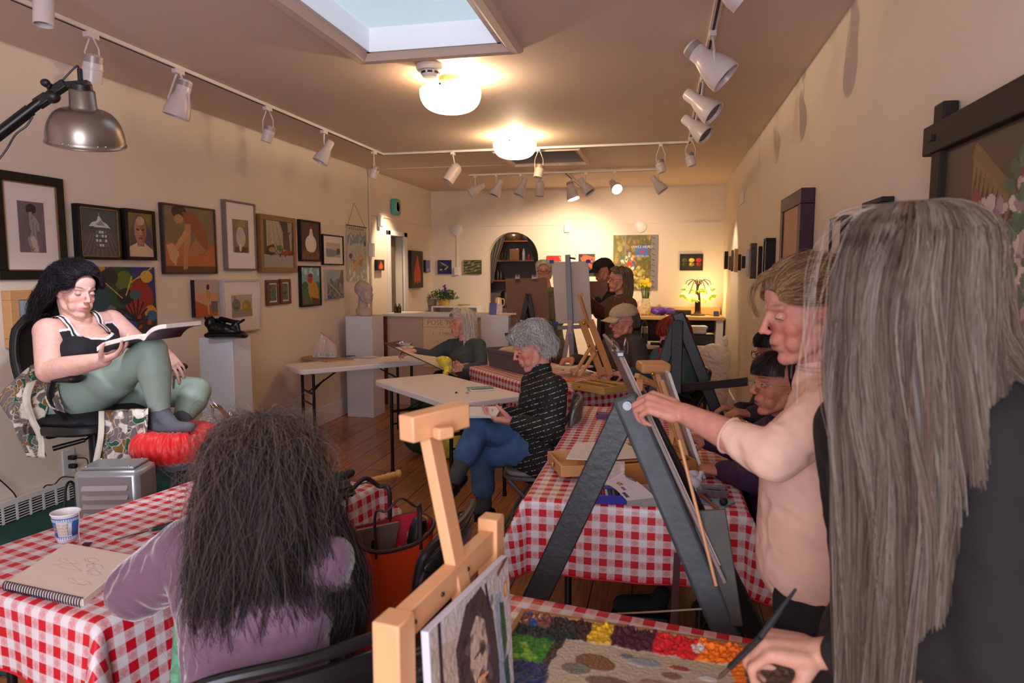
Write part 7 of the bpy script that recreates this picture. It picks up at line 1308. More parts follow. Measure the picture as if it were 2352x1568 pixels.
for i,(x,y,cc_) in enumerate([(772,820,(60,60,70)),(784,818,(70,100,140)),(792,817,(60,90,130)),(655+15,822,(150,146,150))]): a=at(x,y,'z',za+.005); one('pen',MB().cyl(a,a+np.array([.10,.03*(i-1),0]),.005),mat('pen_%d'%i,S(*cc_),rough=.4),['black pen on the far white table beside the sketch pad','blue grey pen near the clear zip bag','blue marker nearest the paper disc','grey kneaded stick at the left end of the far white table'][i],'pen','pens on the far white table')
# near white table: watercolour tin and tiny sharpener
c=at(1108,897,'z',za); t=thing('pastel_tin',c,'open white and green tin of drawing sticks on the white table','box'); d=_n(at(1146,893,'z',za)-at(1072,897,'z',za)); e=np.array([-d[1],d[0],0.]); RW=np.array([d,e,[0,0,1]]).T; TIN=mat('tin_white',S(220,220,206),rough=.35)
MB().box(c+[0,0,.006],(.185,.05,.012),RW).build('tray',TIN,t,bevel=.003); MB().box(c+e*.062+np.array([0,0,.012]),(.19,.06,.010),RW).build('lid',mat('tin_green',S(140,180,160),rough=.35),t,bevel=.003); MB().box(c+[0,0,.0125],(.16,.03,.002),RW).build('sticks',mat('stick_blue',S(90,110,130),rough=.6),t)
one('kneaded_eraser',MB().ell(at(1048,903,'z',za)+[0,0,.006],(.008,.008,.006)),BLACK,'tiny black eraser on the near white table','eraser'); one('sharpener',MB().box(at(1073,904,'z',za)+[0,0,.006],(.018,.012,.012)),CHROME,'tiny metal sharpener beside the pastel tin','sharpener')
# her sketchbook and pencil
t=thing('lap_sketchbook',P(1110,950,3.8),'white spiral sketchbook resting on the knee of the woman in jeans','sketchbook'); q4=[P(1062,960,3.66),P(1140,960,3.72),P(1150,943,3.90),P(1080,938,3.86)]; MB().prism([(0,0),(1,0),(1,1),(0,1)],q4[0],q4[1]-q4[0],q4[3]-q4[0],(0,0,.014)).build('pages',WHITE,t,bevel=.001)
b=MB()
for i in range(22): u=i/21; c=q4[3]*(1-u)+q4[2]*u+[0,0,.007]; b.tube([c+np.array([0,.008*math.cos(a),.011*math.sin(a)]) for a in np.linspace(0,2*PI,9)],.0016,5,False)
b.build('spiral_binding',BLACK,t); t.children[0].location=(0,0,0)
one('drawing_pencil',MB().cyl(P(1126,938,3.9),P(1146,926,3.98),.0045),PENC,'pencil in the hand of the woman in jeans','pencil')
# drawing board of the silver haired woman
t=thing('clip_drawing_board',P(980,820,6.2),'thin dark drawing board with a metal clip leaning across the white table','drawing board'); A=P(893,787,6.25);B=P(1058,862,6.0); sd_=camdir(.2,.05,1)*.42; MB().prism([(0,0),(1,0),(1,1),(0,1)],A-sd_*.3,B-A,sd_,_n(np.cross(B-A,sd_))*.006).build('board',mat('hardboard',S(74,60,56),rough=.5),t,bevel=.002)
MB().box(P(928,795,6.2)+[0,0,.02],(.14,.05,.02)).tube(spline([P(915,790,6.2),P(922,785,6.2),P(930,792,6.2),P(942,800,6.2)]),.008,8).build('clip',CHROME,t,bevel=.004); MB().prism([(0,0),(1,0),(1,1),(0,1)],A*.85+B*.15-sd_*.25+np.array([0,0,.004]),(B-A)*.75,sd_*.9,np.array([0,0,.004])).build('paper',PAPER,t,smooth=False)
mb=MB(); mb.ell(P(1022,832,6.0),(.06,.05,.05)); mb.ell(P(1016,826,6.0),(.05,.04,.03)); mb.cap(P(1030,845,6.0),P(1022,862,5.9),.035,.02); tag(cloth('yellow_bag',mb,mat('yellow_plastic',S(226,210,80),rough=.4),None,.007,1,.012,40,6),'crumpled bright yellow bag at the silver haired woman\'s lap','bag')
# grey storage bin on the middle table
c1=at(1208,862,'z',.755); c0=at(1117,840,'z',.755); dB=_n(c1-c0); eB=np.array([-dB[1],dB[0],0.]); LB=np.linalg.norm(c1-c0); WB=.26; t=thing('storage_bin',c0,'grey plastic storage bin on the middle gingham table','bin'); GB=mat('bin_grey',S(98,94,98),rough=.5)
def tray(c0,d,e,L_,W_,H_,m_,parent,name='body',tap=.02,th=.004,lip=0):
    z=np.array([0,0,1.]); b=MB(); q=lambda x,y,h,o=0: c0+d*x+e*y+z*h
    bo=[q(tap,tap,0),q(L_-tap,tap,0),q(L_-tap,W_-tap,0),q(tap,W_-tap,0)]; to=[q(0,0,H_),q(L_,0,H_),q(L_,W_,H_),q(0,W_,H_)]; ti=[q(th,th,H_),q(L_-th,th,H_),q(L_-th,W_-th,H_),q(th,W_-th,H_)]; bi=[q(tap+th,tap+th,th),q(L_-tap-th,tap+th,th),q(L_-tap-th,W_-tap-th,th),q(tap+th,W_-tap-th,th)]
    V=bo+to+ti+bi; f=[(3,2,1,0)]+[(i,(i+1)%4,4+(i+1)%4,4+i) for i in range(4)]+[(4+i,4+(i+1)%4,8+(i+1)%4,8+i) for i in range(4)]+[(8+i,8+(i+1)%4,12+(i+1)%4,12+i) for i in range(4)]+[(12,13,14,15)]; b.add(V,f)
    if lip:
        for x0,y0,x1,y1 in((-lip,-lip,L_+lip,0),(-lip,W_,L_+lip,W_+lip),(-lip,0,0,W_),(L_,0,L_+lip,W_)): b.add([q(x0,y0,H_-.03),q(x1,y0,H_-.03),q(x1,y1,H_-.03),q(x0,y1,H_-.03),q(x0,y0,H_),q(x1,y0,H_),q(x1,y1,H_),q(x0,y1,H_)],[(3,2,1,0),(4,5,6,7),(0,1,5,4),(1,2,6,5),(2,3,7,6),(3,0,4,7)])
    return b.build(name,m_,parent,bevel=.002)
tray(c0,dB,eB,LB,WB,.165,GB,t,lip=.012); mb=MB(); mb.ell(c0+dB*LB*.35+eB*.12+np.array([0,0,.15]),(.11,.07,.035)); mb.ell(c0+dB*LB*.7+eB*.14+np.array([0,0,.15]),(.09,.06,.03)); tag(cloth('rags',mb,mat('cream_rag',S(190,170,130),rough=.9),None,.008,2,.012,30,4),'cream and yellow rags piled inside the grey storage bin','cloth')
# ================================================================ easels, boards and paint boxes
BEECH=mat('beech_wood',S(208,150,98),rough=.4,var=.07,scale=7,stretch=(5,5,1)); BEECH2=mat('oiled_box_wood',S(186,124,66),rough=.4,var=.08,scale=7,stretch=(1,6,6)); BLW=mat('black_painted_wood',S(34,34,36),rough=.45,var=.25,scale=12,bump=.15,bscale=60); GRW=mat('grey_worn_wood',S(66,70,74),rough=.55,var=.4,scale=9,bump=.2,bscale=40); BRASS=mat('brass',S(200,160,80),rough=.25,metal=1)
DARKST=mat('dull_steel',S(120,120,124),rough=.45,metal=.8)
# near black folding A-frame easel
ap=P(1443,930,1.84); t=thing('folding_easel',np.array([ap[0],ap[1],0]),'worn black A-frame easel standing in front of the nearest gingham table','easel')
fN=np.array([ap[0]+.56,ap[1]-.16,0.]); fF=np.array([ap[0]+.62,ap[1]+.42,0.]); fB=np.array([ap[0]-.54,ap[1]-.02,0.]); up_=lambda a,b_,k: a+(a-b_)*k
apf=ap+np.array([.02,.14,-.02]); sN=np.cross(_n(fN-ap),[0,1,0]); MB().bar(up_(ap,fN,.02),fN,.068,.030,side=sN).build('leg',GRW,t,bevel=.010); MB().bar(up_(apf,fF,.02),fF,.068,.028,side=sN).build('leg',BLW,t,bevel=.008)
pB=ap+np.array([-.0,.028,0]); m1=pB*.42+fB*.58; MB().bar(pB,m1,.072,.024,side=np.cross(_n(fB-ap),[0,1,0])).build('rear_leg',BLW,t,bevel=.004); MB().bar(pB*.46+fB*.54,fB,.058,.034,side=np.cross(_n(fB-ap),[0,1,0])).build('rear_leg_extension',BLW,t,bevel=.004)
n_=_n(np.cross(fN-ap,sN)); MB().cyl(ap-n_*.03*np.sign(n_@(ap-EYE)),ap-n_*.0,.012).cyl(ap-n_*.035*np.sign(n_@(ap-EYE)),ap,.006).build('pivot_bolt',DARKST,t)
pl0=P(1620,1165,1.80); pl1=P(1660,1440,1.76); MB().bar(P(1628,1170,1.80),P(1668,1438,1.76),.085,.012,side=sN).build('ledge_plate',mat('grimy_board',S(70,64,58),rough=.6,var=.3,scale=20),t,bevel=.003)
MB().cyl(P(1560,1010,1.80),P(1645,1345,1.74),.0045).build('dowel',BEECH,t); one('cord_between_legs',MB().tube(spline([P(1310,1412,1.84),P(1460,1407,1.80),P(1612,1398,1.76)]),.0022,6),mat('twine',S(170,140,110),rough=.8),'thin beige cord tied between the legs of the black easel near the palette','cord')
# drawing board on it
A=P(1412,800,1.86); B_=P(1662,1342,1.74); w_=(A+B_)/2-EYE; w_=w_-(B_-A)*(w_[2]/(B_-A)[2]); w_=_n(_n(w_)+np.array([-.05,0,0]))*.42; n_=_n(np.cross(B_-A,w_)); t=thing('drawing_board',A*.5+B_*.5,'grey drawing board with clips seen edge on, resting on the black easel','drawing board')
MB().prism([(0,0),(1,0),(1,1),(0,1)],A,B_-A,w_,n_*.010).build('board',mat('grey_board',S(128,112,106),rough=.6,var=.1,scale=8,stretch=(1,1,8)),t,bevel=.002); MB().prism([(0,0),(1,0),(1,1),(0,1)],A+n_*.0105+(B_-A)*.04+w_*.03,(B_-A)*.9,w_*.94,n_*.004).build('paper_stack',mat('sheet_edge',S(186,166,156),rough=.8),t,smooth=False)
cl=thing('bulldog_clip',A,'shiny bulldog clips clamping paper at the top of the grey drawing board','clip'); cl['group']='clips on drawing boards'
for k,(x,y,x2,y2) in enumerate(((1405,778,1424,808),(1404,798,1428,818),(1436,776,1440,812))): MB().tube(spline([P(x,y,1.86),P((x+x2)/2+3,(y+y2)/2-3,1.87),P(x2,y2,1.88),P((x+x2)/2-4,(y+y2)/2+3,1.85),P(x+1,y+3,1.85)]),.0022,6).build('wire_handle',CHROME,cl)
MB().box(P(1426,812,1.87),(.02,.04,.014)).build('jaw',DARKST,cl,bevel=.003)
# far black A-frame easel
ap=P(1560,728,4.4); t=thing('folding_easel',np.array([ap[0],ap[1],0]),'tall black A-frame easel in front of the red haired woman','easel'); f1=np.array([.64,ap[1]-.1,0]); f2=np.array([-.30,ap[1]-.2,0.]); f3=np.array([.10,ap[1]+.60,0.])
MB().bar(up_(ap,f1,.02),f1,.075,.03,side=np.cross(_n(f1-ap),[0,1,0])).build('leg',BLW,t,bevel=.008); MB().bar(up_(ap,f2,.02)+[0,.03,0],f2,.075,.03,side=np.cross(_n(f2-ap),[0,1,0])).build('leg',BLW,t,bevel=.008); MB().bar(ap+[0,.06,0],f3,.06,.03).build('rear_leg',BLW,t,bevel=.006); MB().bar(ap+[-.01,-.035,-.02],P(1552,905,4.3),.07,.028,side=(1,0,0)).build('mast',BLW,t,bevel=.006)
MB().bar(P(1488,898,4.5),P(1716,876,4.0),.05,.035,side=(0,0,1)).build('ledge',BLW,t,bevel=.004)
# wooden box easel with lid on the near gingham table
zt=.753; t=thing('box_easel',np.array([-.05,2.8,zt]),'brown wooden sketch box easel open on the near gingham table','easel'); b0=at(1372,1118,'z',zt); b1=at(1600,1105,'z',zt); dX=_n(b1-b0); dY=np.array([-dX[1],dX[0],0.]); LX=np.linalg.norm(b1-b0); hX=.085
tray(b0,dX,dY,LX,.30,hX,BEECH2,t,tap=0,th=.010); MB().bar(b0+dY*.15+dX*.02+[0,0,hX-.004],b0+dY*.15+dX*(LX-.02)+[0,0,hX-.004],.20,.006,side=dY).build('inner_panel',BEECH2,t)
l0=at(1300,1030,'z',zt+.02); tray(b0-dX*.125+dY*.08+[0,0,.02],dX,dY,.12,.24,.045,BEECH,t,name='side_drawer',tap=0,th=.008); MB().box(b0-dX*.127+dY*.2+[0,0,.045],(.012,.05,.02)).build('brass_catch',BRASS,t,bevel=.003); MB().box(b0-dX*.004+dY*.05+[0,0,.055],(.012,.03,.025)).build('brass_catch',BRASS,t,bevel=.003); MB().tube(spline([b0+dX*-.006+dY*.02+[0,0,.05],b0-dX*.05+[0,-.01,.03],b0-dX*.045+[0,-.02,.005],b0-dX*.005+[0,-.012,.012]]),.008,8,flat=(1,.35)).build('leather_handle',mat('oxblood_leather',S(110,36,36),rough=.4),t)
pp=b0+dX*.0+dY*.05+np.array([0,0,hX+.003]); tag(MB().prism([(-.10,.05),(.0,.28),(.20,.30),(.26,.02),(.02,.0)],pp,dX,dY,(0,0,.003)).build('paper_sheet',PAPER,None,smooth=False),'white drawing paper lying on the open wooden box easel','paper')
mA=P(1502,838,3.0); mB=P(1585,1090,2.86); wv=(mA+mB)/2-EYE; wv=wv-(mB-mA)*(wv[2]/(mB-mA)[2]); wv=_n(_n(wv)+np.array([-.12,0,0]))*.28; nv=_n(np.cross(mB-mA,wv))
MB().bar(mA,mB,.035,.022,side=wv).build('mast',BEECH,t,bevel=.003); MB().bar(mA+_n(wv)*.10,mB+_n(wv)*.10,.03,.02,side=wv).build('mast',BEECH,t,bevel=.003); MB().bar(mA-_n(wv)*.08+(mB-mA)*.12,mB-_n(wv)*.08,.03,.02,side=wv).build('mast',BEECH,t,bevel=.003)
MB().box((P(1500,842,3.0)),(.13,.13,.045),frame((.25,-1,0.))).build('top_clamp',BEECH,t,bevel=.012); MB().bar(P(1470,868,3.0),P(1468,905,2.96),.03,.02).bar(P(1462,862,2.98),P(1530,895,3.1),.028,.022).build('cross_piece',BEECH,t,bevel=.003); MB().bar(P(1552,960,2.95),P(1533,1065,2.9),.022,.014).build('strut',BEECH,t,bevel=.002); MB().ell(P(1553,962,2.92),(.008,.008,.008)).ell(P(1499,858,2.93),(.009,.009,.009)).build('brass_knob',BRASS,t)
t=thing('white_canvas',mA,'white canvas panels standing edge on in the wooden box easel','canvas'); MB().prism([(0,0),(1,0),(1,1),(0,1)],mA+(mB-mA)*.06-_n(wv)*.12+nv*.03,(mB-mA)*.92,wv*1.25,nv*.012).build('panel',WHITE,t,bevel=.001)
# blue pastel case, clear case, flyer
q0_=at(1352,1158,'z',zt); q1_=at(1432,1160,'z',zt); dX=_n(q1_-q0_); dY=np.array([-dX[1],dX[0],0.]); t=thing('pastel_case',q0_,'open blue plastic case of pastel sticks on the near gingham table','box'); BLU=mat('blue_plastic',S(48,48,150),rough=.35); tray(q0_,dX,dY,.135,.11,.035,BLU,t,tap=.003,th=.003)
g=random.Random(5)
for i in range(9): c=q0_+dX*(.015+.013*i)+dY*.055+[0,0,.022]; MB().box(c,(.010,.075,.014),np.array([dX,dY,[0,0,1.]]).T).build('pastel_stick',mat('pastel_%d'%i,S(*[(170,160,150),(60,56,60),(120,110,104),(190,40,60),(210,206,200),(70,80,150),(140,120,100),(50,50,54),(200,190,180)][i]),rough=.9),t,bevel=.002)
o=MB().prism([(0,0),(1,0),(1,1),(0,1)],q0_+dY*.112+[0,0,.036],dX*.135,np.array([0,.03,.085]),_n(np.cross(dX,[0,.03,.085]))*.003).build('lid',CLR,t)
q2_=at(1438,1163,'z',zt); t=thing('clear_case',q2_,'clear plastic case beside the blue pastel case','box'); tray(q2_,dX,dY,.17,.12,.04,mat('frosted_plastic',S(180,170,172),rough=.3,alpha=.55),t,tap=.004,th=.003)
t=thing('flyer',at(1450,1120,'z',.80),'printed flyer with small flower pictures lying across the two pastel cases','paper'); FO=at(1382,1108,'z',.805); FA=at(1426,1087,'z',.83); FB=at(1505,1142,'z',.795); FC=at(1440,1150,'z',.80)
pc=Pic(.2,.2,.0025,(214,204,212)); pc.dabs(22,[(180,140,40),(110,120,40),(150,60,30)],.28,.30,.46,.44,.03,3); pc.rect(.52,.22,.66,.34,(120,86,96)); pc.rect(.72,.08,.90,.20,(90,70,90))
for i in range(9): pc.rect(.12,.86-i*.055,.8-.1*(i%3),.868-i*.055,(150,144,156),.7)
me=pc.mesh((0,0,0),(1,0,0),(0,1,0)); co=getco(me); u=co[:,0:1]; v_=co[:,1:2]; w3=(FO*(1-v_)+FA*v_)*(1-u)+(FC*(1-v_)+FB*v_)*u; w3[:,2]+=(.012*np.sin(u*PI)).ravel(); setco(me,w3); o=link('sheet',me,PAINT,t,True,ang=180); text('GROVER',.016,(FO*.08+FA*.92)*.65+(FC*.08+FB*.92)*.35+np.array([0,0,.012]),_n(FB-FA),_n(FA-FO),INK,t)
t=thing('pastel_tray',at(1395,955,'z',zt),'shallow magenta lined tray near the far end of the gingham table','tray'); tray(at(1368,962,'z',zt),_n(np.array([1,.05,0])),_n(np.array([-.05,1,0])),.15,.10,.022,mat('tray_mauve',S(116,70,100),rough=.5),t,tap=.004)
# tissue, tin, blue cloth, charcoal
zt2=zt; c=at(1588,1120,'z',zt2+.03); mb=MB(); 
for i in range(9): a=RNG.normal(size=3)*np.array([.018,.018,.02]); mb.ell(c+a+[0,0,.008],(.022,.018,.016))
mb.cap(c+[-.02,0,.03],c+[-.03,0,.065],.012,.006); mb.cap(c+[.02,0,.03],c+[.035,.01,.055],.014,.006); tag(cloth('crumpled_tissue',mb,mat('tissue',S(206,208,216),rough=.9),None,.004,1,.011,90,3),'crumpled white tissue on the near gingham table beside the easel','tissue')
t=thing('charcoal_tin',at(1636,1135,'z',zt2),'dusty grey open tin of charcoal on the near gingham table','box'); tray(at(1600,1142,'z',zt2),_n(np.array([1,.02,0])),_n(np.array([-.02,1,0])),.115,.075,.03,mat('dusty_tin',S(128,118,122),rough=.5,metal=.4,var=.2,scale=60),t,tap=.004); MB().box(at(1640,1128,'z',zt2+.024),(.05,.014,.012)).build('charcoal_stick',BLACK,t,bevel=.002)
c=at(1640,1155,'z',zt2); poly=[(x,y) for x,y in((-.075,-.01),(-.05,.035),(.06,.04),(.075,.02),(.03,-.045),(-.02,-.03))]; tag(MB().prism(poly,c+[0,0,.001],(1,0,0),(0,1,0),(0,0,.003)).build('blue_cloth',mat('pale_blue_cloth',S(126,160,176),rough=.9),None),'pale blue cloth under the pencils on the near gingham table','cloth')
for i,(x,y,x2,y2,cc_,l_b) in enumerate([(1606,1132,1648,1168,(150,84,56),'long brown charcoal pencil pointing at the camera on the blue cloth'),(1592,1134,1600,1156,(150,100,70),'short brown pencil leaning by the crumpled tissue'),(1612,1128,1632,1150,(54,52,58),'dark stump lying behind the brown charcoal pencil')]): a=at(x,y,'z',zt2+.012);b_=at(x2,y2,'z',zt2+.012); one('pencil',MB().cyl(a,b_,.0055).cyl(b_,b_+_n(b_-a)*.012,.0055,.001),mat('pencil_%d'%i,S(*cc_),rough=.5),l_b,'pencil','pencils on the blue cloth')
one('kneaded_ball',MB().ell(at(1662,1152,'z',zt2+.018),(.015,.014,.014)),BLACK,'small black kneaded ball on the pale blue cloth','eraser')
# wooden table easel on the middle table
A=P(1331,678,5.05);B_=P(1392,862,4.95); t=thing('table_easel',at(1370,865,'z',zt),'orange brown wooden table easel with slotted mast on the middle table','easel'); sd_=np.array([.45,1.,0]); MB().bar(A,P(1352,745,5.03),.03,.02).bar(P(1326,679,5.05),P(1340,676,5.05),.02,.02).build('mast',BEECH2,t,bevel=.002)
for o_ in(-.03,.034): MB().bar(P(1345,735,5.03)+camdir(o_,0,0),B_+camdir(o_,0,0),.048,.022,side=camdir(1,0,0)).build('side_rail',BEECH2,t,bevel=.003)
MB().bar(P(1356,797,4.9),P(1318,862,4.85),.028,.014).build('strut',BEECH,t,bevel=.002); MB().bar(P(1366,810,4.86),P(1330,866,4.8),.028,.014).build('strut',BEECH,t,bevel=.002)
for x,y in((1341,742),(1352,794),(1371,806)): MB().ell(P(x,y,4.88),(.012,.012,.012)).build('brass_knob',BRASS,t)
c0_=at(1312,893,'z',.755); c1_=at(1392,908,'z',.755); dX=_n(c1_-c0_); dY=np.array([-dX[1],dX[0],0.]); t=thing('drawer_paint_box',c0_,'flat wooden paint box with compartments jutting off the middle table','box'); YW=mat('pine_box',S(204,160,92),rough=.45,var=.08,scale=8,stretch=(1,6,6)); tray(c0_,dX,dY,.32,.27,.05,YW,t,tap=0,th=.012)
for i in range(3): MB().box(c0_+dX*(.08+.08*i)+dY*.12+[0,0,.03],(.006,.2,.035),np.array([dX,dY,[0,0,1.]]).T).build('divider',YW,t)
MB().box(c0_+dX*.16+dY*.10+[0,0,.052],(.30,.03,.006),np.array([dX,dY,[0,0,1.]]).T).box(c0_+dX*.16+dY*.2+[0,0,.054],(.32,.035,.01),np.array([dX,dY,[0,0,1.]]).T).build('slide_bar',YW,t,bevel=.002); MB().ell(c0_+dX*.08+[0,-.004,.03],(.010,.008,.010)).build('knob',BRASS,t)
c=at(1390,872,'z',.755); t=thing('white_mug',c,'white mug beside the wooden table easel','mug'); MB().lathe([(0,0),(.036,0),(.042,.01),(.043,.095),(.039,.095),(.038,.012),(0,.010)],c=c,n=32).build('cup',mat('porcelain',S(226,214,204),rough=.2),t); MB().tube(spline([c+[.042,0,.08],c+[.068,0,.075],c+[.068,0,.035],c+[.041,0,.025]]),.005,8).build('handle',MATS['porcelain'],t)
t=thing('spiral_sketchbook',at(1300,845,'z',.76),'spiral sketchbook under the hand of the man in the beige cap','sketchbook'); a_=at(1278,838,'z',.77); MB().box(P(1315,842,5.55),(.28,.2,.014),frame((.8,-.6,0))).build('pages',PAPER,t,bevel=.001)
one('orange_paper',MB().box(at(1300,872,'z',.757),(.14,.10,.003)),mat('orange_card',S(220,120,60),rough=.7),'orange card lying on the middle gingham table by the paint box','paper')
# grey board on a grey metal studio easel
t=thing('studio_easel',P(1312,835,5.9)*[1,1,0],'tall grey metal studio easel in the middle of the room','easel'); GMT=mat('grey_steel',S(116,114,120),rough=.4,metal=.4); m0=P(1304,585,6.0); m1=P(1322,850,5.9); m1b=np.array([m1[0]+.02,m1[1]-.04,0.]); MB().bar(m0,m1b,.045,.03,side=(1,0,0)).build('mast',GMT,t,bevel=.003); MB().bar(P(1310,735,5.95),np.array([m1[0]-.24,m1[1]+.16,0.01]),.035,.02).build('strut',mat('pale_strut',S(180,168,160),rough=.5),t); MB().bar(P(1310,740,6.1),np.array([m1[0]+.1,m1[1]+.55,0.01]),.03,.02).build('rear_leg',GMT,t); MB().bar(P(1280,753,5.98),P(1365,748,5.98),.03,.05,side=(0,0,1)).build('shelf',GMT,t); MB().cyl(P(1308,592,5.95),P(1322,594,5.95),.008).build('knob',BLACK,t)
t=thing('grey_drawing_board',P(1312,745,6.1),'large grey primed board taped with blue at its corners on the studio easel','drawing board'); c_=[P(1266,600,6.12),P(1350,599,6.02),P(1358,742,5.98),P(1276,742,6.06)]; bk=_n(np.cross(c_[1]-c_[0],c_[3]-c_[0])); bk=bk if bk@FWD>0 else -bk; GBD=mat('grey_primed_board',S(186,178,174),rough=.7,var=.06,scale=3)
v=np.array(c_+[p+bk*.01 for p in c_])+bk*.02; MB().add(v,[(0,1,2,3),(7,6,5,4),(0,4,5,1),(1,5,6,2),(2,6,7,3),(3,7,4,0)]).build('board',GBD,t)
for p in c_: MB().box(p+bk*.014,(.035,.012,.03)).build('blue_tape',mat('blue_tape',S(30,70,160),rough=.6),t,bevel=.002)
# brown board on a black easel in front of the arch
t=thing('brown_drawing_board',P(1212,750,7.4),'large dark brown drawing board with silver clips in front of the arch','drawing board'); c_=[P(1161,639,7.6),P(1256,638,7.55),P(1262,765,7.45),P(1166,764,7.5)]; v=np.array(c_+[p+np.array([0,.012,0]) for p in c_]); MB().add(v,[(0,1,2,3),(7,6,5,4),(0,4,5,1),(1,5,6,2),(2,6,7,3),(3,7,4,0)]).build('board',mat('brown_hardboard',S(104,66,40),rough=.5),t); 
for x in(1189,1227): MB().box(P(x,637,7.55),(.05,.03,.03)).tube(spline([P(x-4,637,7.5),P(x-3,631,7.5),P(x,635,7.5),P(x+3,631,7.5),P(x+4,637,7.5)]),.006,6).build('clip',CHROME,t)
ap=P(1213,675,7.35); t=thing('folding_easel',ap*[1,1,0],'black A-frame easel holding the brown drawing board before the arch','easel')
for e in((-.28,-.05),(.30,-.05),(.02,.55)): MB().bar(ap,np.array([ap[0]+e[0],ap[1]+e[1],0.]),.055,.03).build('leg',BLW,t,bevel=.004)
MB().bar(P(1160,768,7.4),P(1282,752,7.3),.03,.03,side=(0,0,1)).build('ledge',BLW,t)
t=thing('second_brown_board',P(1372,720,7.3),'dark brown board at the easel behind the woman in the cardigan','drawing board'); c_=[P(1353,646,7.45),P(1395,645,7.4),P(1398,720,7.4),P(1356,722,7.45)]; v=np.array(c_+[p+np.array([0,.012,0]) for p in c_]); MB().add(v,[(0,1,2,3),(7,6,5,4),(0,4,5,1),(1,5,6,2),(2,6,7,3),(3,7,4,0)]).build('board',MATS['brown_hardboard'],t); MB().bar(P(1376,722,7.45),P(1376,722,7.45)*[1,1,0],.04,.03,side=(1,0,0)).build('stand_post',BLW,t)
# ================================================================ back of the room
D_y=9.6; yd=1.0
c=np.array([at(1603,690,'y',9.62)[0],9.62,yd+.001]); t=thing('lily_table_lamp',c,'bronze table lamp with many glowing yellow green glass lily shades','lamp'); DBZ=mat('dark_bronze',S(58,40,30),rough=.4,metal=.6)
MB().lathe([(0,0),(.10,0),(.095,.012),(.05,.03),(.035,.06),(.028,.08),(0,.08)],c=c,n=28).build('base',DBZ,t)
for k in range(7): a=k*.9; MB().tube(spline([c+[.03*math.cos(a),.03*math.sin(a),.04],c+[.026*math.cos(a+.3),.026*math.sin(a+.3),.22],c+[.018*math.cos(a+.5),.018*math.sin(a+.5),.42]]),.011,8).build('stem',DBZ,t)
LG=mat('lily_glass',S(214,196,70),rough=.3,emit=S(255,215,100),es=2.6); LG2=mat('lily_glass_green',S(120,150,50),rough=.3,emit=S(150,165,30),es=.75); LB=mat('lamp_bulb_glow',(1,1,1),emit=S(255,230,150),es=7)
for k in range(12):
    a=k*2*PI/12+.2; R_=(.17,.25,.12)[k%3]; zz_=(.37,.29,.24)[k%3]; d=np.array([math.cos(a),math.sin(a)*.8,0]); e=c+d*R_+[0,0,zz_]; ar_=MB().tube(spline([c+[0,0,.36],c+d*R_*.35+[0,0,.48],c+d*R_*.85+[0,0,zz_+.10],e+[0,0,.055]],6),.0045,6).build('arm',DBZ,t)
    tl=_n(d*.45+np.array([0,0,-1])); MB().lathe([(.010,-.05),(.024,-.035),(.032,-.01),(.036,.015)],c=e,axis=tl,n=16,cap=False).build('shade',LG,ar_,ang=180); nn=24; v=[];f=[]; zz=_n(tl); xx=_n(np.cross(zz,[0,1,0])); yy=np.cross(zz,xx)
    for j in range(nn): aa=j*2*PI/nn; r2=.058+.010*math.sin(aa*5); v.append(e+zz*.015+.036*(xx*math.cos(aa)+yy*math.sin(aa))); v.append(e+zz*(.040+.006*math.sin(aa*5))+r2*(xx*math.cos(aa)+yy*math.sin(aa)))
    for j in range(nn): j2=(j+1)%nn; f.append((2*j,2*j2,2*j2+1,2*j+1))
    MB().add(v,f).build('shade_rim',LG2,ar_,ang=180); MB().ell(e+tl*.004,(.018,.018,.018)).build('bulb',LB,ar_)
# tulips in a dotted jug
c=np.array([at(1483,700,'y',9.5)[0],9.5,yd+.001]); t=thing('dotted_jug',c,'cream jug with brown rings standing on the back desk, full of tulips','jug')
def jugmat():
    m=mat('dotted_ceramic',S(226,206,168),rough=.3); nt=m.node_tree; b=nt.nodes['Principled BSDF']; L=nt.links.new; tc=nd(nt,'ShaderNodeTexCoord'); v=nd(nt,'ShaderNodeTexVoronoi',Scale=24.,Randomness=.5); L(tc.outputs['Object'],v.inputs['Vector']); r=nd(nt,'ShaderNodeValToRGB'); e=r.color_ramp.elements; r.color_ramp.interpolation='CONSTANT'; e[0].color=(*S(176,128,60),1); e[1].position=.17; e[1].color=(*S(226,206,168),1); q=e.new(.30); q.color=(*S(150,96,48),1); q=e.new(.36); q.color=(*S(226,206,168),1); L(v.outputs['Distance'],r.inputs[0]); L(r.outputs[0],b.inputs['Base Color']); return m
MB().lathe([(0,0),(.062,0),(.074,.04),(.072,.12),(.056,.19),(.054,.215),(.058,.23),(.052,.23),(.05,.20)],c=c,n=32,cap=False).build('body',jugmat(),t,ang=180); MB().tube(spline([c+[-.055,0,.20],c+[-.10,0,.19],c+[-.10,0,.10],c+[-.07,0,.06]]),.007,8).build('handle',MATS['dotted_ceramic'],t)
g=random.Random(8); YT=mat('yellow_petal',S(240,208,40),rough=.5); GL=mat('tulip_leaf',S(70,116,46),rough=.5); t=thing('tulip_bunch',c+[0,0,.1],'bunch of bright yellow tulips in the dotted jug','flowers')
for k in range(13):
    a=g.uniform(0,6.28); r=g.uniform(.0,.085); e=c+np.array([r*math.cos(a),r*math.sin(a)*.7,.43+g.uniform(-.035,.045)-r*.3]); s_=MB().tube(spline([c+[0,0,.12],c*.4+e*.6+[0,0,-.05],e-[0,0,.02]]),.0045,6).build('stem',GL,t); b=MB()
    for j in range(5): aa=j*1.256; b.ell(e+np.array([.011*math.cos(aa),.011*math.sin(aa),.008]),(.016,.016,.030),n=10,m=8)
    b.build('bloom',YT,s_)
b=MB()
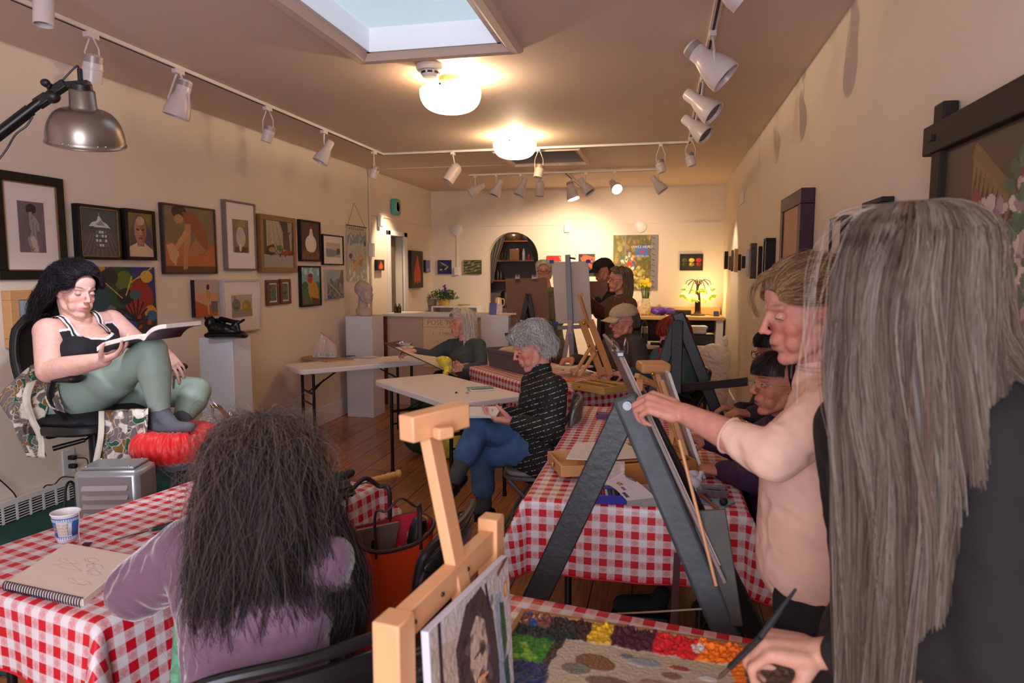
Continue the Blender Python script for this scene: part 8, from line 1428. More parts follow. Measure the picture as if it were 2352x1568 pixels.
for k in range(12):
    a=k*.52; d=np.array([math.cos(a),math.sin(a)*.7,0]); p=spline([c+d*.02+[0,0,.16],c+d*.05+[0,0,.28],c+d*(.085+.01*(k%3))+[0,0,.36+.02*(k%2)]],5); b.tube(p,np.linspace(.016,.002,len(p)),8,flat=(1,.25))
b.build('leaves',GL,t)
mb=MB(); c=np.array([at(1520,710,'y',9.55)[0],9.55,yd+.03])
for k in range(9): mb.ell(c+np.array([g.uniform(-.13,.13),g.uniform(-.05,.05),g.uniform(-.005,.05)]),(.06,.05,.03))
o=tag(cloth('purple_bag',mb,mat('purple_plastic',S(100,60,170),rough=.4),None,.008,1,.018,38,5),'crumpled purple plastic bag on the back desk right of the tulips','bag'); o.location.z=yd+.001
c=np.array([at(1562,713,'y',9.65)[0],9.7,yd]); one('speaker_bar',MB().box(c+[0,0,.035],(.30,.06,.065)),BLACK,'low black box lying behind the purple bag on the back desk','box',bevel=.006)
c=np.array([at(1645,716,'y',9.5)[0],9.5,yd]); one('blue_tape_dispenser',MB().box(c+[0,0,.035],(.07,.05,.07)),mat('blue_grey_box',S(70,84,130),rough=.4),'small blue box at the right end of the back desk','box',bevel=.008)
one('lamp_cord',MB().tube(spline([np.array([.50,9.55,yd+.006]),np.array([.60,9.5,yd+.02]),np.array([.66,9.6,yd+.006]),np.array([.75,9.55,yd+.006]),np.array([.78,9.7,yd+.05])]),.004,6),BLACK,'black lamp cord curling over the right end of the back desk','cord')
one('flat_papers',MB().box(np.array([at(1560,719,'y',9.4)[0],9.4,yd+.003]),(.34,.12,.005)),PAPER,'thin white papers near the front edge of the back desk','paper')
# on the folding table before the desk
zq=.7405; c=np.array([at(1480,780,'y',8.2)[0],8.2,zq]); t=thing('steel_bottle',c,'green and steel drink bottle with black cap on the back folding table','bottle'); MB().lathe([(0,0),(.037,0),(.038,.01),(.038,.13)],c=c,n=28,cap=False).build('body',mat('dark_green_enamel',S(50,66,44),rough=.35),t); MB().lathe([(.038,.13),(.038,.20),(.03,.21)],c=c,n=28,cap=False).build('steel_band',mat('brushed_steel',S(176,160,140),rough=.35,metal=.8),t); MB().lathe([(.031,.21),(.031,.235),(.02,.255),(.016,.275),(0,.28)],c=c,n=24).build('cap',BLACK,t)
c=np.array([at(1604,778,'y',8.25)[0],8.3,zq]); t=thing('desktop_printer',c,'black printer with a stack of papers on top on the back folding table','printer'); MB().box(c+[0,0,.065],(.36,.26,.12)).build('body',mat('printer_black',S(48,46,48),rough=.5),t,bevel=.012); MB().box(c+[0,-.02,.127],(.33,.22,.006)).build('lid',BLACK,t,bevel=.003)
for k in range(4): one('paper_stack',MB().box(c+[-.03+.01*k,0,.1310+.012+k*.021],(.22-.01*k,.18,.02),frame((.1*k-.2,-1,0))),[WHITE,PAPER,KRAFT,WHITE][k],['lowest bundle of papers on the printer','second bundle of papers on the printer','third cream bundle of papers on the printer','topmost bundle of papers on the printer'][k],'paper','papers on the printer',bevel=.002)
for k,(x,col,lb) in enumerate([(1508,(44,46,54),'dark folded glasses case on the back folding table'),(1524,(150,160,180),'pale blue leaflet on the back folding table behind the mask')]): one('table_item',MB().box(np.array([at(x,788,'y',8.15)[0],8.12,zq+.015]),(.14,.09,.03)),mat('tb_%d'%k,S(*col),rough=.6),lb,'box',bevel=.008)
# things in the desk bay
for k,(x,z0,w_,h_,cc_,lb) in enumerate([(.46,.586,.16,.14,(88,74,60),'brown box on the shelf inside the back desk'),(.58,.781,.10,.08,(60,60,70),'dark camera bag on the upper shelf inside the back desk'),(-.3,.586,.24,.20,(70,78,92),'slate blue box inside the back desk'),(.1,.586,.2,.10,(190,180,160),'cream box inside the back desk')]): one('storage_box',MB().box2((x-w_/2,9.5,z0),(x+w_/2,9.75,z0+h_)),mat('sb_%d'%k,S(*cc_),rough=.7),lb,'box','boxes inside the back desk',bevel=.004)
# white plastic shopping bag at the right wall
c=at(1672,952,'z',0); c[0]=.60; mb=MB(); mb.cap(c+[0,0,.12],c+[-.02,0,.62],.12,.16,side=(1,0,0),k=1.1,k2=.7); mb.cap(c+[.03,0,.62],c+[.10,0,.86],.07,.02); mb.cap(c+[-.12,0,.60],c+[-.22,0,.70],.06,.035); mb.cap(c+[-.08,0,.66],c+[-.02,0,.76],.06,.02)
o=tag(cloth('white_shopping_bag',mb,mat('white_film',S(246,238,230),rough=.35,bump=.5,bscale=16),None,.010,2,.020,20,9),'tall crumpled white plastic bag standing against the right wall','bag'); o.location.z=.002
c=at(1648,945,'z',0); c[0]=.28; mb=MB(); mb.cap(c+[0,0,.14],c+[0,0,.26],.15,.10,side=(1,0,0),k=1.1,k2=.7); o=tag(cloth('dark_backpack',mb,fab('dark_green_nylon',(44,46,42),rough=.6),None,.010,3,.012,22,3),'dark backpack on the floor beside the white plastic bag','bag'); o.location.z=.002
# plant basket, books etc. left of the arch
c=np.array([at(1020,690,'y',9.8)[0],9.8,SHELFTOP+.001]); t=thing('flower_basket',c,'yellow basket of green leaves and purple orchid on the low white shelf','plant'); MB().lathe([(0,0),(.07,0),(.085,.06),(.10,.085),(.09,.085),(.07,.01)],c=c,n=20,cap=False).build('basket',mat('yellow_basket',S(196,156,80),rough=.6,var=.3,scale=60),t)
v=[];f=[]; g2=np.random.default_rng(4)
for k in range(420):
    a=g2.uniform(0,6.28); el=g2.uniform(-.2,1.2); r=g2.uniform(.05,.19); p=c+np.array([r*1.25*math.cos(a)*math.cos(el),r*.8*math.sin(a)*math.cos(el),.11+r*.8*math.sin(el)]); u=_n(g2.normal(size=3)); w_=_n(np.cross(u,g2.normal(size=3))); s_=.016; i=len(v); v+=[p-u*s_*1.4,p+w_*s_*.6,p+u*s_*1.4,p-w_*s_*.6]; f.append((i,i+1,i+2,i+3))
MB().add(v,f).build('foliage',mat('basket_leaf',S(60,96,44),rough=.6,var=.3,scale=30),t,smooth=False); b=MB()
for k in range(38): z=.10+k*.0055; b.ell(c+np.array([.015+g2.normal()*.028*(1-k/44),g2.normal()*.02,z]),(.013,.010,.013),n=8,m=6)
b.build('purple_bloom',mat('orchid_purple',S(90,44,130),rough=.6,var=.3,scale=40),t)
c=np.array([at(992,690,'y',9.85)[0],9.85,SHELFTOP]); one('grey_box',MB().box(c+[0,0,.045],(.11,.10,.09)),mat('grey_card',S(150,142,130),rough=.7),'small grey box beside the flower basket on the white shelf','box',bevel=.003)
c=np.array([at(1066,700,'y',9.85)[0],9.85,SHELFTOP]); one('straw_bowl',MB().lathe([(0,.003),(.08,.0),(.10,.022),(.094,.022),(.07,.006),(0,.008)],c=c),mat('straw',S(200,170,120),rough=.8),'shallow straw bowl on the white shelf behind the silver haired woman','bowl')
for k,dx in enumerate((-.018,.022)): c=np.array([-3.13+dx*1.2,7.78,1.096]); t=thing('small_bottle',c,['left little dark bottle on the counter by the conduit','right little dark bottle on the counter by the conduit'][k],'bottle','two dark bottles on the counter'); MB().lathe([(0,0),(.022,0),(.024,.02),(.023,.07),(.010,.09),(.009,.11),(0,.112)],c=c,n=20).build('glass',mat('brown_glass',S(60,48,34),rough=.15),t)
# leaflets on the right pedestal
c=np.array([at(1140,710,'y',7.35)[0],7.36,1.1155])
for k,(dx,cc_,lb) in enumerate([(-.045,(96,106,170),'blue leaflet standing on the white pedestal near the arch'),(.02,(226,200,206),'pale pink leaflet standing on the white pedestal near the arch')]): one('leaflet',MB().bar(c+[dx,0,.0],c+[dx+.0,.03,.13-.02*k],.085,.004,side=(1,0,0)),mat('leaf_%d'%k,S(*cc_),rough=.5,var=.2,scale=40),lb,'leaflet','leaflets on the pedestal')
one('leaflet_tray',MB().box(c+[.20-.05,.05,.012],(.16,.16,.022)),KRAFT,'cream paper tray on the white pedestal near the arch','tray',bevel=.003)
# alcove: curtains and shelves
CUR=fab('grey_curtain',(92,86,80)); yA=YB+.20
for s_,lb in((-1,'grey curtain tied back on the left of the arch'),(1,'grey curtain tied back on the right of the arch')):
    x0=AXc+s_*(ar+.06); xm=AXc+s_*.12; rows=[(np.array([x0,yA,2.30]),np.array([xm,yA,2.30])),(np.array([x0,yA,2.0]),np.array([AXc+s_*.20,yA,2.0])),(np.array([x0,yA,1.7]),np.array([AXc+s_*.30,yA,1.7])),(np.array([x0,yA,1.42]),np.array([AXc+s_*(.36 if s_<0 else .33),yA,1.42]))]
    v,f=sheet(rows,fold=.016,nf=5,seed=s_); t=tag(link('alcove_curtain',fastmesh('curtain',v,f),CUR,None,True,ang=180),lb,'curtain'); t.modifiers.new('t','SOLIDIFY').thickness=.004
one('curtain_rod',MB().cyl((AX0-.5,yA,2.32),(AX1+.5,yA,2.32),.012),DBZ,'curtain rod behind the top of the arch','rod')
SH=mat('orange_shelf_wood',S(150,84,44),rough=.5); bx_=YB+1.05
for k,(z,x0,x1,lb) in enumerate([(at(1180,598,'y',bx_)[2],AX0-.48,AX1+.3,'upper orange brown shelf seen through the arch'),(at(1140,643,'y',bx_)[2],AX0-.48,AX0+.12,'lower short shelf seen through the arch on the left'),(at(1180,553,'y',bx_)[2],AX0-.3,AX1+.3,'topmost shelf under the crown of the arch')]): one('alcove_shelf',MB().box2((x0,bx_-.12,z-.02),(x1,YB+1.35,z)),SH,lb,'shelf','shelves seen through the arch',bevel=.003)
zS=at(1180,598,'y',bx_)[2]; zS3=at(1180,553,'y',bx_)[2]; zS2=at(1140,643,'y',bx_)[2]
X_=lambda px: at(px,598,'y',bx_)[0]
for (px,r,h,m_,lb,nm) in [(1203,.026,.19,mat('blue_white_bottle',S(176,184,190),rough=.3),'pale blue spray bottle on the upper alcove shelf','bottle'),(1161,.022,.13,mat('dark_jar',S(50,46,44),rough=.3),'dark jar at left on the upper alcove shelf','jar'),(1153,.022,.12,MATS['dark_jar'],'dark tin beside the dark jar on the upper alcove shelf','jar'),(1215,.020,.10,mat('red_label',S(170,40,50),rough=.5),'small red container at the right of the upper alcove shelf','container')]: c=np.array([X_(px),bx_,zS+.001]); tag(MB().lathe([(0,0),(r,0),(r,h*.7),(r*.5,h*.86),(r*.5,h),(0,h)],c=c,n=20).build('alcove_'+nm,m_,None),lb,nm)
one('steel_canister',MB().box2((X_(1172),bx_-.06,zS+.001),(X_(1194),bx_+.12,zS+.19)),mat('copper_steel',S(170,130,96),rough=.3,metal=.5),'tall copper coloured canister on the upper alcove shelf','canister',bevel=.006)
c=np.array([X_(1180),bx_,zS3+.001]); t=tag(MB().lathe([(0,0),(.13,0),(.15,.06),(.155,.10),(.15,.105),(.14,.06)],c=c,n=28,cap=False).build('steel_bowl',mat('bowl_steel',S(170,150,120),rough=.25,metal=.8),None,ang=180),'large steel bowl on the topmost shelf under the arch','bowl')
for k,px in enumerate((1133,1143,1150)): c=np.array([X_(px),bx_,zS2+.001]); tag(MB().lathe([(0,0),(.035,0),(.038,.08),(.028,.15-.02*k),(.018,.18-.02*k),(0,.18-.02*k)],c=c,n=18).build('dark_flask',BLACK,None),['leftmost dark flask on the lower alcove shelf','middle dark flask on the lower alcove shelf','right dark flask on the lower alcove shelf'][k],'flask','dark flasks on the lower alcove shelf')
t=thing('alcove_counter',(AXc,YB+1.1,0),'low counter inside the alcove holding the kettle','counter'); MB().box2((AX0-.45,YB+.85,0),(AX1+.4,YB+1.34,1.0)).build('cabinet',mat('alcove_cabinet',S(100,84,70),rough=.6),t,bevel=.005)
c=np.array([at(1144,700,'y',YB+.98)[0],YB+.98,1.001]); t=thing('cream_kettle',c,'cream jug kettle on the alcove counter','kettle'); MB().lathe([(0,0),(.07,0),(.072,.02),(.06,.15),(.045,.17),(0,.18)],c=c,n=24).build('body',mat('cream_enamel',S(206,176,130),rough=.3),t); MB().tube(spline([c+[.055,0,.15],c+[.10,0,.14],c+[.10,0,.05],c+[.068,0,.03]]),.009,8).build('handle',MATS['cream_enamel'],t)
c=np.array([at(1156,690,'y',YB+1.1)[0]+.03,YB+1.12,1.001]); t=thing('black_coffee_pot',c,'tall black thermal pot behind the cream kettle','pot'); MB().lathe([(0,0),(.075,0),(.075,.24),(.06,.27),(0,.28)],c=c,n=24).build('body',BLACK,t)
# green backpack and yellow bag under the white table
c=at(925,985,'z',0); c=np.array([-2.02,5.55,0]); mb=MB(); mb.cap(c+[0,0,.16],c+[.02,0,.42],.17,.11,side=(1,0,0),k=1.05,k2=.7); mb.ell(c+[.10,-.1,.2],(.1,.07,.13)); o=tag(cloth('green_backpack',mb,fab('green_nylon',(40,66,52),rough=.6),None,.010,3,.014,22,3),'dark green backpack on the floor behind the near white table','bag'); o.location.z=.002
mb=MB(); c=np.array([-1.78,5.45,.0]); mb.cap(c+[0,0,.16],c+[0,0,.36],.13,.10,side=(1,0,0),k=1.1,k2=.6); o=tag(cloth('yellow_tote',mb,MATS['yellow_plastic'],None,.010,3,.012,22,4),'bright yellow bag on the floor beside the green backpack','bag'); o.location.z=.002
# ================================================================ left foreground table
zt=.7535; c=at(155,1240,'z',zt); t=thing('paper_cup',c,'white and blue paper coffee cup with a Greek key pattern on the gingham cloth','cup'); hh=.088; r0,r1=.0265,.0395; rr_=lambda z: r0+(r1-r0)*z/hh
MB().lathe([(0,.002),(r0,0),(r1,hh),(r1+.0022,hh+.001),(r1+.0022,hh+.004),(r1-.001,hh+.004),(r1-.002,hh),(r0-.001,.004),(0,.004)],c=c,n=56,cap=False).build('cup_wall',mat('cup_white',S(232,228,232),rough=.5),t,ang=180)
CB=mat('cup_blue',S(36,84,160),rough=.5); 
def wrapband(z0,z1,a0,a1,m_,nm,off=.0006,n=24):
    v=[];f=[]
    for i in range(n+1):
        a=a0+(a1-a0)*i/n
        for z in(z0,z1): r=rr_(z)+off; v.append(c+np.array([r*math.cos(a),r*math.sin(a),z]))
    for i in range(n): f.append((2*i,2*i+2,2*i+3,2*i+1))
    o=MB().add(v,f).build(nm,m_,t,ang=180); o.modifiers.new('t','SOLIDIFY').thickness=.0003; return o
ca=math.atan2(-c[1],-c[0])   # towards the camera
wrapband(.010,.020,0,2*PI,CB,'lower_band',n=56); wrapband(.068,.080,0,2*PI,CB,'upper_band',n=56); wrapband(.020,.068,ca+.05,ca+1.15,CB,'blue_panel'); wrapband(.020,.068,ca-3.2,ca-.85,CB,'blue_panel',n=40)
wrapband(.022,.067,ca+.10,ca+.40,mat('column_grey',S(186,190,206),rough=.5),'column',off=.0012,n=8); wrapband(.063,.067,ca+.05,ca+.45,MATS['column_grey'],'capital',off=.0014,n=8); wrapband(.020,.024,ca+.05,ca+.45,MATS['column_grey'],'capital',off=.0014,n=8)
KW=MATS['cup_white']; b=MB()
for zb_,n_ in((.0105,30),(.069,38)):
    for i in range(n_):
        a=i*2*PI/n_; s_=2*PI/n_
        for (z0,z1,f0,f1) in((0,.0016,.0,.9),(.0,.0075,.0,.16),(.0059,.0075,.0,.62),(.003,.0075,.5,.64),(.003,.0044,.28,.64)):
            A0,A1=a+s_*f0,a+s_*f1; r=rr_(zb_+z0)+.0013; v=[c+np.array([r*math.cos(A0),r*math.sin(A0),zb_+z0]),c+np.array([r*math.cos(A1),r*math.sin(A1),zb_+z0]),c+np.array([r*math.cos(A1),r*math.sin(A1),zb_+z1]),c+np.array([r*math.cos(A0),r*math.sin(A0),zb_+z1])]; b.add(v,[(0,1,2,3)])
b.build('greek_key',KW,t,smooth=False)
GO=mat('cup_gold_text',S(190,160,110),rough=.5)
for i,s_ in enumerate(["IT'S OUR",'PLEASURE','TO SERVE','YOU']):
    a=ca-.38; z=.058-i*.0095; r=rr_(z)+.0012; text(s_,.0095,c+np.array([r*math.cos(a),r*math.sin(a),z]),np.array([-math.sin(a),math.cos(a),0]),(0,0,1),GO,t,depth=.0002)
MB().tube(spline([c+[.01,-.005,.05],c+np.array([(r1-.002)*math.cos(ca+.8),(r1-.002)*math.sin(ca+.8),hh+.003]),c+np.array([(r1+.004)*math.cos(ca+.9),(r1+.004)*math.sin(ca+.9),hh]),c+np.array([(r0+.010)*math.cos(ca+1.0),(r0+.010)*math.sin(ca+1.0),.02]),at(188,1250,'z',zt+.002),at(196,1249,'z',zt+.003)]),.0006,5).build('tea_string',WHITE,t); MB().box(at(200,1248,'z',zt+.003),(.022,.016,.003),frame((.3,-1,0))).build('tea_tag',mat('dark_tag',S(50,46,44),rough=.5),t)
# sketchbook with figure sketches
s0=at(12,1352,'z',zt); s1=at(192,1392,'z',zt); s3=at(178,1268,'z',zt); s2=at(318,1290,'z',zt); dX=s1-s0; dY=(s2-s1)*1.0; t=thing('spiral_sketchbook',s0,'cream spiral bound sketchbook with pencil figure drawings by the paper cup','sketchbook')
quad=[s0,s1,s1+dY,s0+dY]; V=[p for p in quad]+[p+np.array([0,0,.018]) for p in quad]; MB().add(V,[(3,2,1,0),(4,5,6,7),(0,1,5,4),(1,2,6,5),(2,3,7,6),(3,0,4,7)]).build('pages',mat('sketch_paper',S(234,220,204),rough=.85),t,bevel=.001)
pc=Pic(.25,.3,.0014,(236,220,204)); g=random.Random(2)
def scrib(cx,cy,sx,sy,n,seed,al=.55):
    g=random.Random(seed)
    for i in range(n):
        a=g.uniform(0,6.28); pts=[(cx+sx*(math.cos(a+q*.5)*(1+.2*math.sin(q*2+seed))*g.uniform(.8,1.1)),cy+sy*math.sin(a+q*.5)) for q in range(6)]; pc.line(pts,.0022,(120,108,106),al)
scrib(.55,.74,.10,.05,6,1); scrib(.70,.62,.12,.06,6,2); scrib(.78,.48,.10,.05,5,3); scrib(.30,.62,.16,.05,5,4,.4); scrib(.40,.50,.20,.04,5,5,.35); scrib(.74,.25,.16,.05,6,6,.4)
for pts in([(.45,.78),(.55,.70),(.66,.66),(.74,.56),(.86,.5)],[(.2,.66),(.35,.60),(.5,.52),(.62,.46)],[(.6,.30),(.72,.24),(.86,.2)],[(.62,.7),(.7,.58),(.68,.5),(.8,.44)]): pc.line(pts,.003,(110,100,104),.6)
link('drawing',pc.mesh(s0+[0,0,.0184]+dX*.04+dY*.04,dX*.93,dY*.93),PAINT,t,False); b=MB()
for i in range(30):
    u=(i+.5)/30; c=s0+dX*u+np.array([0,0,.010])-_n(dY)*.002; e=_n(dY)
    for o_ in(-.0012,.0012): b.tube([c+_n(dX)*o_+e*.010*math.cos(a)+np.array([0,0,.0125*math.sin(a)]) for a in np.linspace(-.4,2*PI-.9,12)],.0008,5,False)
b.build('spiral_binding',mat('navy_wire',S(36,36,70),rough=.3,metal=.4),t)
# umbrella
a=at(262,1240,'z',zt+.012); b_=at(348,1216,'z',zt+.016); c_=at(800,1118,'z',zt+.03); d_=at(850,1104,'z',.79); e_=at(921,1086,'z',.80); t=thing('folded_umbrella',(a+e_)/2,'dark green folded umbrella with a ribbed wooden handle lying across the table','umbrella')
MB().tube([a,a+(b_-a)*.3,b_],[.002,.0036,.0042],10).cyl(b_-(b_-a)*.06,b_+(b_-a)*.03,.0072).build('metal_tip',CHROME,t); n=40; v=[];f=[]; ax=_n(c_-b_); uu_=_n(np.cross(ax,[0,0,1])); ww=np.cross(uu_,ax); prf=lambda s: .008+.024*math.sin(min(1,s*1.5)*PI/2)+.012*s
rows=26
for i in range(rows):
    s=i/(rows-1); p=b_+(c_-b_)*s
    for j in range(n): aa=j*2*PI/n; r=prf(s)*(1+.18*math.sin(aa*8+s*3)+.1*math.sin(aa*3+s*9)); q=p+uu_*r*1.35*math.cos(aa)+ww*r*.62*math.sin(aa); q[2]=max(q[2],zt+.001+0); v.append(q)
for i in range(rows-1):
    for j in range(n): f.append((i*n+j,i*n+(j+1)%n,(i+1)*n+(j+1)%n,(i+1)*n+j))
f.append(tuple(range(n-1,-1,-1))); f.append(tuple((rows-1)*n+j for j in range(n))); GC=mat('umbrella_green',S(28,40,36),rough=.6); MB().add(v,f).build('canopy',GC,t,ang=60); MB().cyl(c_,d_,.0045).build('shaft',CHROME,t)
hd=[];hr_=[]
for i in range(40): s=i/39; hd.append(d_+(e_-d_)*s); hr_.append(.0105+.0022*abs(math.sin(s*PI*6))+(.003 if s>.85 else 0)-(.006 if s>.985 else 0))
MB().tube(hd,hr_,16).build('handle',mat('honey_wood',S(206,156,84),rough=.35,var=.1,scale=20),t,ang=180)
mb=MB(); c=at(760,1112,'z',.79)
for k in range(7): mb.cap(c+np.array([RNG.uniform(-.06,.06),RNG.uniform(-.03,.05),-.005]),c+np.array([RNG.uniform(-.07,.07),RNG.uniform(-.03,.05),.035]),.022,.012)
cr=cloth('canopy_folds',mb,GC,t,.005,1,.008,50,4); text('1016',.030,P(742,1106,2.28),(1,.25,0),(0,.3,1),mat('pale_print',S(186,190,170),rough=.6),t)
# ================================================================ chairs and orange tote right of the purple woman
LP=np.array([*at(585,1700,'z',.45)[:2]]); fc_=np.array([-.35,.93]); bc_=P(700,1500,1.30)[:2]; fc_=_n(camdir(-.5,0,.85))[:2]; folding_chair(bc_+fc_*.21,fc_,'black folding chair under the woman in purple velvet',m=CHB); TC=P(892,1470,2.08); CH2=folding_chair(TC[:2],camdir(-1,0,.25),'dark grey padded folding chair holding the orange tote bag',m=CHB)
c=np.array([TC[0]-.01,TC[1]+.0,.472]); t=thing('orange_tote',c,'bright orange tote bag with brown straps and patterned red lining on a chair','bag'); ORG=mat('orange_vinyl',S(206,66,24),rough=.4,var=.06,scale=5,bump=.1,bscale=8); f_=_n(camdir(.8,0,.6)); l_=np.array([-f_[1],f_[0],0.]); Z=np.array([0,0,1.])
N=48; rows=14; v=[];f=[]
for i in range(rows):
    s=i/(rows-1)
    for j in range(N):
        a=j*2*PI/N; w=.120+.030*s; d=.075+.03*s; x=w*np.sign(math.cos(a))*abs(math.cos(a))**.7; y=d*np.sign(math.sin(a))*abs(math.sin(a))**.6; z=.34*s+ (.045*abs(math.cos(a))**2-.02)*s**3+.006*math.sin(a*3+s*4); v.append(c+f_*x+l_*y+Z*z)
for i in range(rows-1):
    for j in range(N): f.append((i*N+j,i*N+(j+1)%N,(i+1)*N+(j+1)%N,(i+1)*N+j))
f.append(tuple(range(N-1,-1,-1))); MB().add(v,f).build('body',ORG,t,ang=180)
lin=mat('red_floral_lining',S(180,24,50),rough=.6); nt=lin.node_tree; vv=nd(nt,'ShaderNodeTexVoronoi',Scale=22.); tcn=nd(nt,'ShaderNodeTexCoord'); nt.links.new(tcn.outputs['Object'],vv.inputs['Vector']); rp_=nd(nt,'ShaderNodeValToRGB'); rp_.color_ramp.interpolation='CONSTANT'; e=rp_.color_ramp.elements; e[0].color=(*S(232,190,70),1); e[1].position=.22; e[1].color=(*S(214,120,30),1); q=e.new(.34); q.color=(*S(184,22,50),1); nt.links.new(vv.outputs['Distance'],rp_.inputs[0]); nt.links.new(rp_.outputs[0],nt.nodes['Principled BSDF'].inputs['Base Color'])
v2=[c+(np.array(p)-c)*np.array([.95,.95,1])+Z*.004 for p in v]; MB().add(v2,[tuple(reversed(q_)) for q_ in f[:-1]]).build('lining',lin,t,ang=180); rim=[v[(rows-1)*N+j] for j in range(N)]; MB().tube(rim+[rim[0]],.006,8,False).build('rim_piping',mat('dark_brown_leather',S(52,34,30),rough=.45),t,ang=180)
for k,sg in enumerate((-1,1)):
    p0=c+l_*sg*.098-f_*.07+Z*.30; p1=c+l_*sg*.098+f_*.07+Z*.30; top=(p0+p1)/2+Z*.17+l_*sg*.02; MB().tube(spline([p0,p0+Z*.13,top-f_*.045-Z*.03,top,top+f_*.045-Z*.03,p1+Z*.13,p1],6),.0075,8,flat=(1,.45)).build('strap',MATS['dark_brown_leather'],t,ang=180)
def inbag(name,b,m,label,cat): return tag(b.build(name,m,None),label,cat)
cb=c+f_*.05+l_*.0+Z*.06; t=thing('teal_bottle',cb,'teal enamel bottle with black cap inside the orange tote','bottle'); axb=_n(np.array([.2,.1,1])); MB().lathe([(0,0),(.034,0),(.036,.01),(.036,.19),(.033,.20),(.033,.205),(.025,.23)],c=cb,axis=axb,n=28).build('body',mat('teal_enamel',S(60,130,116),rough=.3),t); MB().lathe([(.026,.23),(.027,.28),(.02,.31),(0,.315)],c=cb,axis=axb,n=24).build('cap',BLACK,t)
inbag('grey_folder',MB().bar(c-f_*.08+l_*.02+Z*.04,c-f_*.02-l_*.01+Z*.36,.17,.008,side=f_+l_*.3),mat('folder_taupe',S(120,108,92),rough=.6),'taupe folder standing inside the orange tote','folder'); inbag('black_pouch',MB().box(c-f_*.06+l_*.04+Z*.19,(.12,.05,.26)),BLACK,'black pouch standing inside the orange tote','pouch')
# rolled green patterned fabric
GP=mat('green_print',S(92,150,116),rough=.8,var=.5,scale=50); one('rolled_fabric',MB().cyl(P(402,1700,1.55),P(420,1405,1.62),.018),GP,'green patterned tube leaning between table and the purple velvet woman','tube')
# ================================================================ foreground painting, easel and palette
WB=mat('easel_beech',S(222,164,116),rough=.45,var=.05,scale=6,stretch=(5,5,1)); A=P(905,1452,.98); B_=P(1128,1236,1.32); ax=_n(B_-A); t=thing('portable_easel',P(1010,1400,1.15),'pale beech table easel in the foreground, its mast topped by a clamp block','easel'); pn=np.cross(ax,[0,0,1.]); pn=_n(pn)
MB().bar(A-ax*.02,B_+ax*.02,.045,.026,side=(0,0,1)).build('cross_bar',WB,t,bevel=.002); MB().bar(A-ax*.0+np.array([0,0,.024]),np.array([A[0]+.0,A[1]-.0,.79]),.048,.044,side=ax).build('leg',WB,t,bevel=.003); MB().bar(B_+np.array([0,0,.045]),np.array([B_[0],B_[1],.79]),.040,.04,side=ax).build('leg',WB,t,bevel=.003)
mt=P(985,985,1.17); mb_=P(1062,1368,1.17); MB().bar(mt,mb_+ (mb_-mt)*.5,.042,.020,side=ax).build('mast',WB,t,bevel=.002); MB().bar(mt+(mb_-mt)*.25-pn*.012,mb_-pn*.012,.014,.008,side=ax).build('mast_groove',mat('groove_wood',S(236,184,140),rough=.4),t)
MB().bar(P(932,985,1.12),P(1063,950,1.22),.044,.036,side=(0,0,1)).build('top_clamp',WB,t,bevel=.003); MB().bar(P(1000,996,1.13),P(1036,990,1.15),.02,.02,side=(0,0,1)).build('clamp_lip',WB,t,bevel=.003); text('VISVAN',.016,P(1022,962,1.175)-pn*.0,_n(P(1063,950,1.22)-P(932,985,1.12)),(0,0,1),mat('burnt_mark',S(150,100,66),rough=.8),t,depth=.006)
for u in(.1,.35,.62): MB().ell(A+(B_-A)*u-pn*.0135*np.sign(pn@(A-EYE)),(.004,.004,.004)).build('screw',BLACKM,t)
# the painting on it
TLp=P(985,1452,1.0); TRp=P(1166,1262,1.27); dn=_n(P(1012,1568,1.0)-P(985,1452,1.0)); dn=_n(np.array([.02,.0,-1.0])+ .10*np.array([.3,-.2,0])); Hh=.34; hx=TRp-TLp; hx[2]=0; TRp=TLp+hx; nn=_n(np.cross(hx,dn)); nn=nn if nn[0]>0 else -nn
t=thing('canvas_in_progress',TLp,'unfinished portrait canvas in thick dark and pink strokes on the foreground easel','painting'); MB().prism([(0,0),(1,0),(1,1),(0,1)],TLp-nn*.014,hx,dn*Hh,nn*.013).build('canvas',mat('canvas_side',S(206,204,216),rough=.7),t,bevel=.001)
pc=Pic(.3,.34,.0014,(196,186,184)).noise(.05,3,2); D1=(44,28,34); pc.poly([(.0,.92),(.26,.86),(.28,.52),(.06,.50)],(186,172,156)); pc.line([(.10,1.0),(.10,.72),(.16,.54),(.34,.62)],.018,(36,30,54)); pc.line([(.12,.50),(.34,.60)],.016,(168,124,50)); 
pc.poly([(.26,.80),(.40,.96),(.60,.98),(.74,.80),(.80,.5),(.78,.2),(.70,.0),(.24,.0),(.30,.35),(.28,.6)],D1,.93); pc.poly([(.44,.80),(.52,.86),(.62,.80),(.66,.62),(.60,.5),(.48,.52),(.42,.64)],(198,176,156)); pc.poly([(.46,.50),(.60,.5),(.62,.3),(.56,.05),(.44,.04),(.44,.3)],(178,140,140)); pc.poly([(.54,.5),(.62,.48),(.66,.2),(.60,.22)],(170,110,60)); pc.ell(.50,.30,.04,.06,(180,84,100)); pc.line([(.44,.50),(.56,.56),(.62,.50)],.014,D1); pc.line([(.48,.66),(.56,.67)],.008,(90,60,60))
